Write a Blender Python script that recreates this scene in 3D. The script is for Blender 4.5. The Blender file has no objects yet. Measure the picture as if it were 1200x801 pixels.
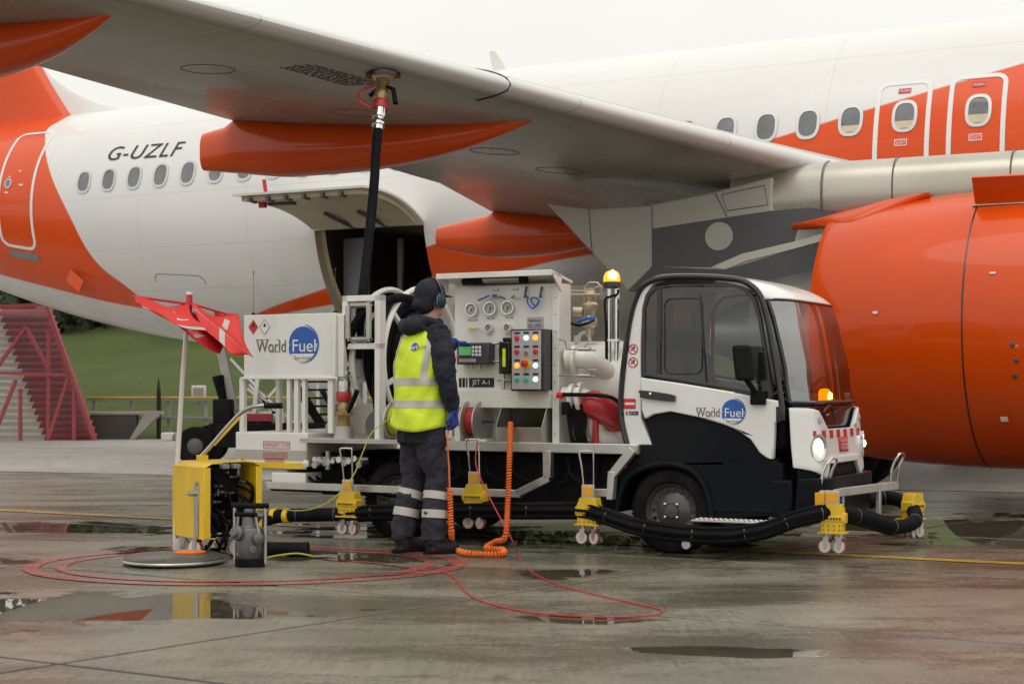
import bpy, bmesh, math, random
from mathutils import Vector, Matrix
from mathutils.geometry import tessellate_polygon
R = math.radians
random.seed(7)
scene = bpy.context.scene
col = scene.collection

# ------------------------------------------------------------------ camera
CAM_F, CAM_YH, CAM_H = 1900.0, 454.0, 1.12        # focal length in photo pixels, horizon row, eye height
cam_d = bpy.data.cameras.new('camera'); cam = bpy.data.objects.new('camera', cam_d); col.objects.link(cam)
cam_d.sensor_width = 36.0; cam_d.lens = CAM_F / 1200 * 36.0
cam_d.shift_y = (CAM_YH - 400.5) / 1200
cam_d.clip_start = 0.1; cam_d.clip_end = 3000
cam.location = (0, 0, CAM_H); cam.rotation_euler = (R(90), 0, 0)
cam_d.dof.use_dof = True; cam_d.dof.focus_distance = 11.4; cam_d.dof.aperture_fstop = 5.6
scene.camera = cam

# ------------------------------------------------------------------ overcast sky and soft sun
SUN_EL, SUN_AZ = R(65), R(200)
world = bpy.data.worlds.new('World'); scene.world = world; world.use_nodes = True
wn = world.node_tree.nodes; wl = world.node_tree.links; wn.clear()
w_out = wn.new('ShaderNodeOutputWorld'); w_bg = wn.new('ShaderNodeBackground')
sky = wn.new('ShaderNodeTexSky'); sky.sky_type = 'NISHITA'; sky.sun_disc = False
sky.sun_elevation = SUN_EL; sky.sun_rotation = SUN_AZ; sky.dust_density = 6; sky.air_density = 1.0
hs = wn.new('ShaderNodeHueSaturation'); hs.inputs['Saturation'].default_value = 0.10
wl.new(sky.outputs[0], hs.inputs['Color'])
# even cloud deck: luminance of a standard overcast sky, brighter overhead than at the horizon
tc = wn.new('ShaderNodeTexCoord'); sep = wn.new('ShaderNodeSeparateXYZ'); wl.new(tc.outputs['Generated'], sep.inputs[0])
mr = wn.new('ShaderNodeMapRange'); mr.inputs['From Min'].default_value = 0.0; mr.inputs['From Max'].default_value = 1.0
mr.inputs['To Min'].default_value = 10.0; mr.inputs['To Max'].default_value = 14.5
wl.new(sep.outputs['Z'], mr.inputs['Value'])
cn = wn.new('ShaderNodeTexNoise'); cn.inputs['Scale'].default_value = 2.2; cn.inputs['Detail'].default_value = 4
wl.new(tc.outputs['Generated'], cn.inputs['Vector'])
cm = wn.new('ShaderNodeMapRange'); cm.inputs['To Min'].default_value = 0.94; cm.inputs['To Max'].default_value = 1.06
wl.new(cn.outputs[0], cm.inputs['Value'])
mm = wn.new('ShaderNodeMath'); mm.operation = 'MULTIPLY'; wl.new(mr.outputs[0], mm.inputs[0]); wl.new(cm.outputs[0], mm.inputs[1])
cc = wn.new('ShaderNodeCombineColor')
for i, k in enumerate((1.0, 0.985, 0.94)):
    q = wn.new('ShaderNodeMath'); q.operation = 'MULTIPLY'; q.inputs[1].default_value = k
    wl.new(mm.outputs[0], q.inputs[0]); wl.new(q.outputs[0], cc.inputs[i])
mx = wn.new('ShaderNodeMix'); mx.data_type = 'RGBA'; mx.inputs['Factor'].default_value = 0.92
wl.new(hs.outputs[0], mx.inputs['A']); wl.new(cc.outputs[0], mx.inputs['B'])
wl.new(mx.outputs['Result'], w_bg.inputs['Color']); w_bg.inputs['Strength'].default_value = 0.10
wl.new(w_bg.outputs[0], w_out.inputs[0])
sun_d = bpy.data.lights.new('sun', 'SUN'); sun_d.energy = 0.6; sun_d.angle = R(40); sun_d.color = (1, 0.965, 0.90)
sun = bpy.data.objects.new('sun', sun_d); col.objects.link(sun)
sun.rotation_euler = (R(90) - SUN_EL, 0, R(-25)); sun.location = (-10, -20, 30)
vs_ = scene.view_settings
vs_.view_transform = 'Standard'; vs_.look = 'None'; vs_.gamma = 1; vs_.use_curve_mapping = False
vs_.exposure = -0.10
scene.render.engine = 'CYCLES'
scene.cycles.max_bounces = 8; scene.cycles.transparent_max_bounces = 16

# ------------------------------------------------------------------ frames: aircraft and truck stand parallel, nose to the right and 28 degrees towards us
ANG = R(28)
UX, UY = math.cos(ANG), -math.sin(ANG); WX, WY = math.sin(ANG), math.cos(ANG)
T0 = (1.068, 10.97); A0 = (4.026, 21.716)
def on_plane(px, py, org, c):
    """photo pixel -> (x, c, z) in the frame at org, on its vertical plane y = c"""
    dx, dz = (px - 600) / CAM_F, (CAM_YH - py) / CAM_F
    t = (c + org[0]*WX + org[1]*WY) / (dx*WX + WY)
    qx, qy = dx*t - org[0], t - org[1]
    return Vector((qx*UX + qy*UY, c, CAM_H + dz*t))
def tp(px, py, c=0.0): return on_plane(px, py, T0, c)
def ap(px, py, c=0.0): return on_plane(px, py, A0, c)
def gp(px, py, z=0.0):
    Y = CAM_F*(CAM_H - z)/(py - CAM_YH); return Vector(((px-600)/CAM_F*Y, Y, z))
def wp(px, py, Y): return Vector(((px-600)/CAM_F*Y, Y, CAM_H + (CAM_YH-py)/CAM_F*Y))
def to_local(p, org):
    qx, qy = p.x-org[0], p.y-org[1]; return Vector((qx*UX+qy*UY, qx*WX+qy*WY, p.z))
def to_world(p, org):
    return Vector((org[0]+p[0]*UX+p[1]*WX, org[1]+p[0]*UY+p[1]*WY, p[2]))

# ------------------------------------------------------------------ materials
MATS = {}
def mat(name, c=(.5,.5,.5), rough=.5, metal=0.0, var=.12, scale=6.0, bump=0.0, bscale=60.0, coat=0.0, emit=None, es=0.0, spec=.5, dirt=None, dirtamt=.0, rvar=.15, ior=None, trans=0.0, alpha=None):
    m = bpy.data.materials.new(name); m.use_nodes = True; MATS[name] = m
    nt = m.node_tree; n = nt.nodes; l = nt.links; b = n['Principled BSDF']
    b.inputs['Metallic'].default_value = metal; b.inputs['Specular IOR Level'].default_value = spec
    b.inputs['Coat Weight'].default_value = coat; b.inputs['Coat Roughness'].default_value = .04
    if trans: b.inputs['Transmission Weight'].default_value = trans
    if ior: b.inputs['IOR'].default_value = ior
    t = n.new('ShaderNodeTexCoord')
    ns = n.new('ShaderNodeTexNoise'); ns.inputs['Scale'].default_value = scale; ns.inputs['Detail'].default_value = 6; ns.inputs['Roughness'].default_value = .62
    l.new(t.outputs['Object'], ns.inputs['Vector'])
    mp = n.new('ShaderNodeMapRange'); mp.inputs['From Min'].default_value = .3; mp.inputs['From Max'].default_value = .7
    mp.inputs['To Min'].default_value = 1-var; mp.inputs['To Max'].default_value = 1+var*.6; l.new(ns.outputs[0], mp.inputs['Value'])
    vm = n.new('ShaderNodeVectorMath'); vm.operation = 'SCALE'; vm.inputs[0].default_value = c; l.new(mp.outputs[0], vm.inputs['Scale'])
    out = vm.outputs[0]
    if dirt:
        n2 = n.new('ShaderNodeTexNoise'); n2.inputs['Scale'].default_value = scale*.45; n2.inputs['Detail'].default_value = 9; n2.inputs['Roughness'].default_value = .7
        mpp = n.new('ShaderNodeMapping'); mpp.inputs['Scale'].default_value = (1, 1, .35); mpp.inputs['Location'].default_value = (3.1, 7.7, 1.3)
        l.new(t.outputs['Object'], mpp.inputs[0]); l.new(mpp.outputs[0], n2.inputs['Vector'])
        m2 = n.new('ShaderNodeMapRange'); m2.inputs['From Min'].default_value = .48; m2.inputs['From Max'].default_value = .75; m2.inputs['To Max'].default_value = dirtamt
        l.new(n2.outputs[0], m2.inputs['Value'])
        mc = n.new('ShaderNodeMix'); mc.data_type = 'RGBA'; mc.inputs['B'].default_value = (*dirt, 1)
        l.new(m2.outputs[0], mc.inputs['Factor']); l.new(out, mc.inputs['A']); out = mc.outputs['Result']
    l.new(out, b.inputs['Base Color'])
    rr = n.new('ShaderNodeMapRange'); rr.inputs['From Min'].default_value = .3; rr.inputs['From Max'].default_value = .7
    rr.inputs['To Min'].default_value = max(.02, rough*(1-rvar)); rr.inputs['To Max'].default_value = min(1, rough*(1+rvar*1.6)); l.new(ns.outputs[0], rr.inputs['Value'])
    l.new(rr.outputs[0], b.inputs['Roughness'])
    if bump:
        nb = n.new('ShaderNodeTexNoise'); nb.inputs['Scale'].default_value = bscale; nb.inputs['Detail'].default_value = 5; l.new(t.outputs['Object'], nb.inputs['Vector'])
        bp = n.new('ShaderNodeBump'); bp.inputs['Strength'].default_value = bump; bp.inputs['Distance'].default_value = .02
        l.new(nb.outputs[0], bp.inputs['Height']); l.new(bp.outputs[0], b.inputs['Normal'])
    if emit:
        b.inputs['Emission Color'].default_value = (*emit, 1); b.inputs['Emission Strength'].default_value = es
    return m
GRIME = (.12, .10, .075)
mat('white_paint', (.80,.785,.74), .35, var=.05, scale=3, coat=.2, dirt=GRIME, dirtamt=.28)
mat('cab_white', (.80,.79,.76), .22, var=.03, scale=2, coat=.5, dirt=GRIME, dirtamt=.12)
mat('vessel_white', (.78,.755,.69), .32, var=.06, scale=4, coat=.25, dirt=GRIME, dirtamt=.25)
mat('black_plastic', (.009,.010,.012), .45, var=.3, scale=8, dirt=(.035,.03,.026), dirtamt=.35, spec=.07)
mat('cab_black', (.009,.0105,.013), .40, var=.2, scale=3, bump=.06, bscale=220, dirt=(.03,.028,.026), dirtamt=.3, spec=.07)
mat('gloss_black', (.010,.011,.013), .22, var=.2, coat=.4)
mat('rubber', (.011,.0105,.0105), .75, var=.3, scale=12, bump=.15, bscale=90, dirt=(.045,.04,.033), dirtamt=.45, spec=.07)
mat('hose_black', (.007,.008,.011), .62, var=.25, scale=14, bump=.1, bscale=160, dirt=(.035,.033,.03), dirtamt=.3, spec=.07)
mat('underbody', (.010,.010,.011), .7, var=.4, scale=8, dirt=(.035,.03,.024), dirtamt=.5, spec=.07)
mat('steel', (.52,.51,.48), .33, metal=.9, var=.15, scale=10, dirt=(.25,.22,.18), dirtamt=.35)
mat('aluminium', (.56,.55,.52), .42, metal=.75, var=.15, scale=7, dirt=(.22,.19,.15), dirtamt=.4)
mat('chrome', (.72,.72,.70), .14, metal=1.0, var=.05)
mat('dark_steel', (.13,.13,.125), .45, metal=.7, var=.2)
mat('cast_grey', (.17,.17,.168), .42, metal=.6, var=.2, scale=14, bump=.2, bscale=120)
mat('brass', (.42,.30,.14), .38, metal=.7, var=.25, scale=16, dirt=(.12,.08,.04), dirtamt=.5)
mat('yellow_paint', (.83,.54,.015), .38, var=.08, scale=4, coat=.15, dirt=(.16,.11,.03), dirtamt=.35)
mat('amber_pad', (.78,.36,.01), .4, var=.08)
mat('red_paint', (.50,.025,.03), .32, var=.12, scale=6, coat=.3, dirt=(.08,.02,.02), dirtamt=.3)
mat('red_print', (.55,.03,.04), .45, var=.08)
mat('white_print', (.8,.8,.78), .45, var=.04)
mat('grey_print', (.10,.10,.10), .5, var=.08)
mat('blue_print', (.02,.11,.42), .4, var=.06)
mat('black_print', (.012,.012,.014), .5)
mat('caster_white', (.72,.66,.62), .45, var=.12, dirt=(.25,.13,.1), dirtamt=.5)
mat('caster_red', (.38,.10,.09), .5, var=.2)
mat('gauge_face', (.80,.80,.77), .5, var=.03)
mat('screen_grey', (.055,.055,.06), .4, var=.1)
mat('panel_grey', (.42,.41,.43), .4, var=.06)
mat('orange_cable', (.85,.18,.02), .42, var=.1)
mat('red_cable', (.50,.03,.03), .5, var=.1)
mat('yellow_cable', (.42,.45,.03), .5, var=.1)
mat('flag_red', (.66,.028,.02), .55, var=.12, scale=5, bump=.15, bscale=40, trans=.0)
mat('flag_back', (.60,.02,.03), .6, var=.12, scale=5)
mat('reflective_grey', (.50,.48,.43), .42, var=.08, scale=20)
mat('navy_cloth', (.010,.013,.023), .85, var=.3, scale=10, bump=.35, bscale=45)
mat('trouser_cloth', (.024,.024,.035), .85, var=.2, scale=8, bump=.3, bscale=40)
mat('hivis', (.66,.84,.03), .6, var=.08, scale=6, bump=.25, bscale=30)
mat('glove_blue', (.02,.05,.30), .6, var=.25, scale=14, bump=.2, bscale=80)
mat('seat_cloth', (.07,.072,.075), .8, var=.2, scale=10)
mat('skin', (.55,.32,.23), .5, var=.1)
mat('boot', (.012,.012,.013), .5, var=.3, bump=.2)
mat('fence_red', (.30,.028,.035), .5, var=.2, scale=2.5, dirt=(.16,.03,.03), dirtamt=.5)
mat('fence_truss', (.40,.075,.085), .5, var=.15, scale=2.5)
mat('fence_white', (.70,.68,.62), .55, var=.12, scale=2.5, dirt=(.3,.3,.26), dirtamt=.5)
mat('concrete_far', (.36,.34,.31), .8, var=.2, scale=1.5)
mat('concrete_dark', (.085,.08,.075), .85, var=.3, scale=1.5)
mat('window_frame', (.60,.60,.58), .35, metal=.5, var=.06)
mat('airliner_white', (.80,.79,.765), .28, var=.025, scale=.8, coat=.35, dirt=(.45,.43,.40), dirtamt=.10)
mat('wing_grey', (.47,.46,.42), .34, var=.07, scale=.9, coat=.15, dirt=(.26,.24,.20), dirtamt=.30)
mat('fairing_beige', (.46,.435,.375), .36, var=.06, scale=1.2, dirt=(.25,.23,.18), dirtamt=.30)
mat('pylon_silver', (.50,.47,.40), .28, metal=.7, var=.10, scale=1.2, dirt=(.30,.27,.20), dirtamt=.3)
mat('pylon_dark', (.10,.10,.105), .45, metal=.3, var=.12, scale=2)
mat('nacelle_orange', (.70,.072,.0008), .30, var=.09, scale=.9, coat=.55, bump=.02, bscale=3, dirt=(.40,.03,.002), dirtamt=.2, spec=.15)
mat('exhaust_metal', (.42,.41,.38), .35, metal=.8, var=.12, scale=2)
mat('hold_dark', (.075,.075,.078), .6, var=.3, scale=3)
mat('hold_lining', (.50,.45,.33), .55, var=.12, scale=3)
mat('door_lining', (.52,.45,.31), .5, var=.10, scale=2.5, dirt=(.2,.16,.1), dirtamt=.4)
mat('hold_lamp', (.8,.5,.1), .4, emit=(1,.55,.10), es=2.5)
mat('cabin_dark', (.10,.095,.09), .15, var=.2, scale=2, coat=.6)
mat('door_grey', (.22,.23,.24), .5, var=.1)
mat('led_red', (.4,.01,.02), .25, emit=(1,.02,.02), es=.15)
mat('led_amber', (.7,.25,.02), .25, emit=(1,.35,.03), es=1.6)
mat('led_white', (.6,.8,.75), .25, emit=(.7,1,.9), es=1.0)
mat('led_green', (.03,.30,.22), .25, emit=(.1,.8,.55), es=.10)
mat('screen_green', (.05,.2,.08), .3, emit=(.2,.7,.25), es=.35)
mat('headlamp', (.9,.88,.75), .1, emit=(1,.88,.55), es=12)
mat('headlamp_bowl', (.8,.78,.7), .15, metal=.4, emit=(1,.9,.65), es=1.3)
mat('beacon_glow', (.9,.3,.02), .15, emit=(1,.26,.0), es=2.2)
mat('beacon_core', (1,.7,.3), .2, emit=(1,.55,.12), es=9)
mat('leaf_dark', (.020,.032,.012), .7, var=.4, scale=3)
mat('leaf_mid', (.035,.055,.018), .7, var=.4, scale=3)
mat('brass_pale', (.55,.47,.34), .35, metal=.6, var=.15, scale=14)
mat('dark_rim', (.085,.085,.09), .30, metal=.3, var=.2, dirt=(.12,.10,.08), dirtamt=.5)
mat('lid_metal', (.13,.125,.11), .38, metal=.5, var=.3, scale=9, dirt=(.16,.10,.05), dirtamt=.6)
mat('ear_navy', (.016,.022,.045), .4, var=.2); mat('ear_blue', (.05,.20,.38), .4, var=.2)
def glass(name, c, rough=.03, density=.75, spec=.5):
    m = bpy.data.materials.new(name); m.use_nodes = True; MATS[name] = m
    nt = m.node_tree; n = nt.nodes; l = nt.links; n.remove(n['Principled BSDF'])
    t = n.new('ShaderNodeBsdfTransparent'); t.inputs[0].default_value = (*c, 1)
    g = n.new('ShaderNodeBsdfGlossy'); g.inputs['Roughness'].default_value = rough
    fr = n.new('ShaderNodeFresnel'); fr.inputs['IOR'].default_value = 1.6 if spec < 1 else spec
    nz = n.new('ShaderNodeTexNoise'); nz.inputs['Scale'].default_value = 90; nz.inputs['Detail'].default_value = 2
    tcx = n.new('ShaderNodeTexCoord'); l.new(tcx.outputs['Object'], nz.inputs['Vector'])
    bp = n.new('ShaderNodeBump'); bp.inputs['Strength'].default_value = density*.1; bp.inputs['Distance'].default_value = .004; l.new(nz.outputs[0], bp.inputs['Height'])
    l.new(bp.outputs[0], g.inputs['Normal'])
    mxs = n.new('ShaderNodeMixShader'); l.new(fr.outputs[0], mxs.inputs[0]); l.new(t.outputs[0], mxs.inputs[1]); l.new(g.outputs[0], mxs.inputs[2])
    l.new(mxs.outputs[0], n['Material Output'].inputs[0])
    return m
glass('cab_glass', (.82,.84,.85), .02, .3)
glass('screen_glass', (.92,.92,.92), .02, .5, 3.4)
glass('gauge_glass', (.95,.95,.95), .03, 0)

# ------------------------------------------------------------------ mesh builder
def cr(pts, n=8, closed=False):
    """Catmull-Rom through points"""
    P = [Vector(p) for p in pts]; out = []
    m = len(P); rng = range(m if closed else m-1)
    for i in rng:
        if closed: a, b, c, d = P[(i-1) % m], P[i], P[(i+1) % m], P[(i+2) % m]
        else: a, b, c, d = P[max(i-1,0)], P[i], P[i+1], P[min(i+2,m-1)]
        for k in range(n):
            t = k/n
            out.append(.5*((2*b)+(c-a)*t+(2*a-5*b+4*c-d)*t*t+(3*b-a-3*c+d)*t**3))
    if not closed: out.append(P[-1].copy())
    return out
class MB:
    def __init__(s): s.v = []; s.f = []; s.mi = []; s.cur = 0
    def add(s, vs, fs):
        o = len(s.v); s.v += [tuple(v) for v in vs]; s.f += [tuple(i+o for i in f) for f in fs]; s.mi += [s.cur]*len(fs); return s
    def box(s, x0, x1, y0, y1, z0, z1):
        v = [(x,y,z) for z in (z0,z1) for y in (y0,y1) for x in (x0,x1)]
        return s.add(v, [(0,2,3,1),(4,5,7,6),(0,1,5,4),(2,6,7,3),(0,4,6,2),(1,3,7,5)])
    def obox(s, c, ax, ay, az):
        c, ax, ay, az = Vector(c), Vector(ax), Vector(ay), Vector(az)
        v = [c+ax*i+ay*j+az*k for k in (-1,1) for j in (-1,1) for i in (-1,1)]
        return s.add(v, [(0,2,3,1),(4,5,7,6),(0,1,5,4),(2,6,7,3),(0,4,6,2),(1,3,7,5)])
    def bar(s, p0, p1, w, h, up=(0,0,1)):
        p0, p1 = Vector(p0), Vector(p1); d = (p1-p0); L = d.length/2; d.normalize()
        u = Vector(up); a = d.cross(u)
        if a.length < 1e-4: a = d.cross(Vector((1,0,0)))
        a.normalize(); b = a.cross(d)
        return s.obox((p0+p1)/2, d*L, a*(w/2), b*(h/2))
    def tube(s, pts, r, n=8, caps=True, closed=False, flat=1.0):
        P = [Vector(p) for p in pts]; m = len(P); rs = r if isinstance(r, (list, tuple)) else [r]*m
        T = []
        for i in range(m):
            a = P[i-1] if (i or closed) else P[i]; b = P[(i+1) % m] if (i < m-1 or closed) else P[i]
            t = b-a; T.append(t.normalized() if t.length > 1e-9 else Vector((0,0,1)))
        nn = T[0].orthogonal().normalized(); o = len(s.v)
        for i in range(m):
            nn = nn - T[i]*nn.dot(T[i]); nn.normalize(); bb = T[i].cross(nn)
            for k in range(n):
                a = 2*math.pi*k/n; s.v.append(tuple(P[i]+nn*(rs[i]*math.cos(a))+bb*(rs[i]*flat*math.sin(a))))
        for i in range(m if closed else m-1):
            j = (i+1) % m
            for k in range(n): s.f.append((o+i*n+k, o+i*n+(k+1) % n, o+j*n+(k+1) % n, o+j*n+k)); s.mi.append(s.cur)
        if caps and not closed:
            s.f.append(tuple(o+k for k in range(n))[::-1]); s.mi.append(s.cur)
            s.f.append(tuple(o+(m-1)*n+k for k in range(n))); s.mi.append(s.cur)
        return s
    def cyl(s, p0, p1, r, r1=None, n=16): return s.tube([p0, p1], [r, r if r1 is None else r1], n)
    def lathe(s, prof, org, axis, n=24, ref=None, ring=False, open_=False):
        """prof = [(radius, height along axis)]"""
        ax = Vector(axis).normalized(); a = Vector(ref) if ref else ax.orthogonal(); a = (a-ax*a.dot(ax)).normalized(); b = ax.cross(a); org = Vector(org); o = len(s.v)
        for r, h in prof:
            for k in range(n):
                t = 2*math.pi*k/n; s.v.append(tuple(org+ax*h+a*(r*math.cos(t))+b*(r*math.sin(t))))
        m = len(prof)
        for i in range(m-1):
            for k in range(n): s.f.append((o+i*n+k, o+i*n+(k+1) % n, o+(i+1)*n+(k+1) % n, o+(i+1)*n+k)); s.mi.append(s.cur)
        if ring:
            for k in range(n): s.f.append((o+(m-1)*n+k, o+(m-1)*n+(k+1) % n, o+(k+1) % n, o+k)); s.mi.append(s.cur)
        if ring or open_: return s
        if prof[0][0] > 1e-6: s.f.append(tuple(o+k for k in range(n))[::-1]); s.mi.append(s.cur)
        if prof[-1][0] > 1e-6: s.f.append(tuple(o+(m-1)*n+k for k in range(n))); s.mi.append(s.cur)
        return s
    def grid(s, fn, nu, nv, cu=False, cv=False):
        o = len(s.v)
        for i in range(nu):
            for j in range(nv): s.v.append(tuple(fn(i/(nu if cu else nu-1), j/(nv if cv else nv-1))))
        for i in range(nu if cu else nu-1):
            for j in range(nv if cv else nv-1):
                a, b = (i+1) % nu, (j+1) % nv
                s.f.append((o+i*nv+j, o+a*nv+j, o+a*nv+b, o+i*nv+b)); s.mi.append(s.cur)
        return s
    def prism(s, loops, fn, t0, t1):
        """flat outline with holes; fn(a, b, t) -> point"""
        loops = [[(float(p[0]), float(p[1])) for p in lp] for lp in loops]
        tri = tessellate_polygon([[Vector((a, b, 0)) for a, b in lp] for lp in loops])
        flat = [p for lp in loops for p in lp]; n = len(flat)
        vs = [fn(a, b, t0) for a, b in flat]+[fn(a, b, t1) for a, b in flat]; fs = []
        for t in tri: fs.append(tuple(t)); fs.append(tuple(i+n for i in t[::-1]))
        o = 0
        for lp in loops:
            m = len(lp)
            for i in range(m): fs.append((o+i, o+(i+1) % m, n+o+(i+1) % m, n+o+i))
            o += m
        return s.add(vs, fs)
    def ball(s, c, r, nu=16, nv=10, squash=None):
        c = Vector(c); q = squash or (1,1,1)
        return s.grid(lambda u, v: c+Vector((r*q[0]*math.cos(2*math.pi*u)*math.sin(math.pi*(.001+.998*v)), r*q[1]*math.sin(2*math.pi*u)*math.sin(math.pi*(.001+.998*v)), r*q[2]*math.cos(math.pi*(.001+.998*v)))), nu, nv, cu=True)
    def mesh(s, name, mats, smooth=38, recalc=True, merge=False):
        me = bpy.data.meshes.new(name); me.from_pydata(s.v, [], s.f)
        mats = mats if isinstance(mats, (list, tuple)) else [mats]
        for m in mats: me.materials.append(MATS[m] if isinstance(m, str) else m)
        if len(mats) > 1: me.polygons.foreach_set('material_index', s.mi)
        if recalc:
            bm = bmesh.new(); bm.from_mesh(me)
            if merge: bmesh.ops.remove_doubles(bm, verts=bm.verts, dist=1e-5)
            bmesh.ops.recalc_face_normals(bm, faces=bm.faces); bm.to_mesh(me); bm.free()
        if smooth:
            me.polygons.foreach_set('use_smooth', [True]*len(me.polygons)); me.set_sharp_from_angle(angle=R(smooth))
        me.update(); return me
    def build(s, name, mats, parent=None, smooth=38, bevel=0, seg=2, recalc=True, solid=0, sub=0, loc=None):
        return link(name, s.mesh(name, mats, smooth, recalc), parent, bevel, seg, solid, sub, loc)
def each(q, name, mats, parent, **kw):
    """one object for every separate piece in the builder"""
    par = list(range(len(q.v)))
    def find(i):
        while par[i] != i: par[i] = par[par[i]]; i = par[i]
        return i
    for f in q.f:
        for k in f[1:]: par[find(k)] = find(f[0])
    groups = {}
    for f in q.f: groups.setdefault(find(f[0]), []).append(f)
    for fs in groups.values():
        ids = sorted({i for f in fs for i in f}); mp = {v: k for k, v in enumerate(ids)}
        b_ = MB(); b_.add([q.v[i] for i in ids], [tuple(mp[i] for i in f) for f in fs]); b_.build(name, mats, parent, **kw)
def link(name, me, parent=None, bevel=0, seg=2, solid=0, sub=0, loc=None):
    o = bpy.data.objects.new(name, me); col.objects.link(o)
    if parent is not None: o.parent = parent
    if loc is not None: o.location = loc
    if solid:
        m = o.modifiers.new('solid', 'SOLIDIFY'); m.thickness = solid; m.offset = 0
    if sub:
        m = o.modifiers.new('sub', 'SUBSURF'); m.levels = sub; m.render_levels = sub
    if bevel:
        m = o.modifiers.new('bevel', 'BEVEL'); m.width = bevel; m.segments = seg; m.limit_method = 'ANGLE'; m.angle_limit = R(40); m.harden_normals = False
    return o
def tag(o, label=None, cat=None, group=None, kind=None):
    if label: o['label'] = label
    if cat: o['category'] = cat
    if group: o['group'] = group
    if kind: o['kind'] = kind
    return o
def thing(name, loc=(0,0,0), rz=0.0, label=None, cat=None, group=None):
    o = bpy.data.objects.new(name, None); col.objects.link(o); o.empty_display_size = .2
    o.location = loc; o.rotation_euler = (0, 0, rz); return tag(o, label, cat, group)
def copy_tree(o, parent=None):
    c = o.copy(); col.objects.link(c)
    if parent is not None: c.parent = parent
    for ch in list(o.children): copy_tree(ch, c)
    return c
def text_mesh(body, size, shear=0.0, spacing=1.0):
    cu = bpy.data.curves.new('lettering', 'FONT'); cu.body = body; cu.size = size; cu.shear = shear; cu.space_character = spacing
    ob = bpy.data.objects.new('lettering', cu); me = bpy.data.meshes.new_from_object(ob)
    vs = [tuple(v.co) for v in me.vertices]; fs = [tuple(p.vertices) for p in me.polygons]
    bpy.data.objects.remove(ob); bpy.data.curves.remove(cu); bpy.data.meshes.remove(me); return vs, fs
def text(name, body, size, fn, m, parent=None, shear=0.0, spacing=1.0, width=None, bold=0.0):
    """fn(a, b) -> point for the flat lettering; width fits the line to that length"""
    vs, fs = text_mesh(body, size, shear, spacing)
    k = 1.0
    if width: k = width/max(1e-6, max(v[0] for v in vs)-min(v[0] for v in vs))
    b = MB(); b.add([fn(v[0]*k, v[1]) for v in vs], fs)
    return b.build(name, m, parent, smooth=0, recalc=False)
def rrect(x0, x1, z0, z1, r, n=5):
    out = []
    for cx, cz, a0 in ((x1-r, z1-r, 0), (x0+r, z1-r, 90), (x0+r, z0+r, 180), (x1-r, z0+r, 270)):
        for k in range(n+1):
            a = R(a0+90*k/n); out.append((cx+r*math.cos(a), cz+r*math.sin(a)))
    return out
def ellipse(cx, cz, a, b, n=24, e=2.0):
    out = []
    for k in range(n):
        t = 2*math.pi*k/n; c, s_ = math.cos(t), math.sin(t)
        out.append((cx+a*math.copysign(abs(c)**(2/e), c), cz+b*math.copysign(abs(s_)**(2/e), s_)))
    return out
def XZ(y): return lambda a, b, t: Vector((a, y+t, b))     # outline in the side plane, thickness along y

# ================================================================== the setting
def node_helpers(m):
    nt = m.node_tree; n = nt.nodes; l = nt.links
    def math_(op, a, b=None, clamp=False):
        q = n.new('ShaderNodeMath'); q.operation = op; q.use_clamp = clamp
        for i, x in enumerate((a, b)):
            if x is None: continue
            if isinstance(x, (int, float)): q.inputs[i].default_value = x
            else: l.new(x, q.inputs[i])
        return q.outputs[0]
    def noise(vec, scale, detail=6, rough=.6, dist=0.0):
        q = n.new('ShaderNodeTexNoise'); q.inputs['Scale'].default_value = scale; q.inputs['Detail'].default_value = detail
        q.inputs['Roughness'].default_value = rough; q.inputs['Distortion'].default_value = dist; l.new(vec, q.inputs['Vector']); return q.outputs[0]
    def rng(x, a, b, c=0.0, d=1.0):
        q = n.new('ShaderNodeMapRange'); q.inputs['From Min'].default_value = a; q.inputs['From Max'].default_value = b
        q.inputs['To Min'].default_value = c; q.inputs['To Max'].default_value = d; l.new(x, q.inputs['Value']); return q.outputs[0]
    def mapping(vec, loc=(0,0,0), rot=(0,0,0), sc=(1,1,1), kind='POINT'):
        q = n.new('ShaderNodeMapping'); q.vector_type = kind; q.inputs['Location'].default_value = loc; q.inputs['Rotation'].default_value = rot; q.inputs['Scale'].default_value = sc
        l.new(vec, q.inputs[0]); return q.outputs[0]
    def mixc(f, a, b):
        q = n.new('ShaderNodeMix'); q.data_type = 'RGBA'
        for nm, x in (('Factor', f), ('A', a), ('B', b)):
            if isinstance(x, tuple): q.inputs[nm].default_value = (*x, 1)
            elif isinstance(x, (int, float)): q.inputs[nm].default_value = x
            else: l.new(x, q.inputs[nm])
        return q.outputs['Result']
    return nt, n, l, math_, noise, rng, mapping, mixc

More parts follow.
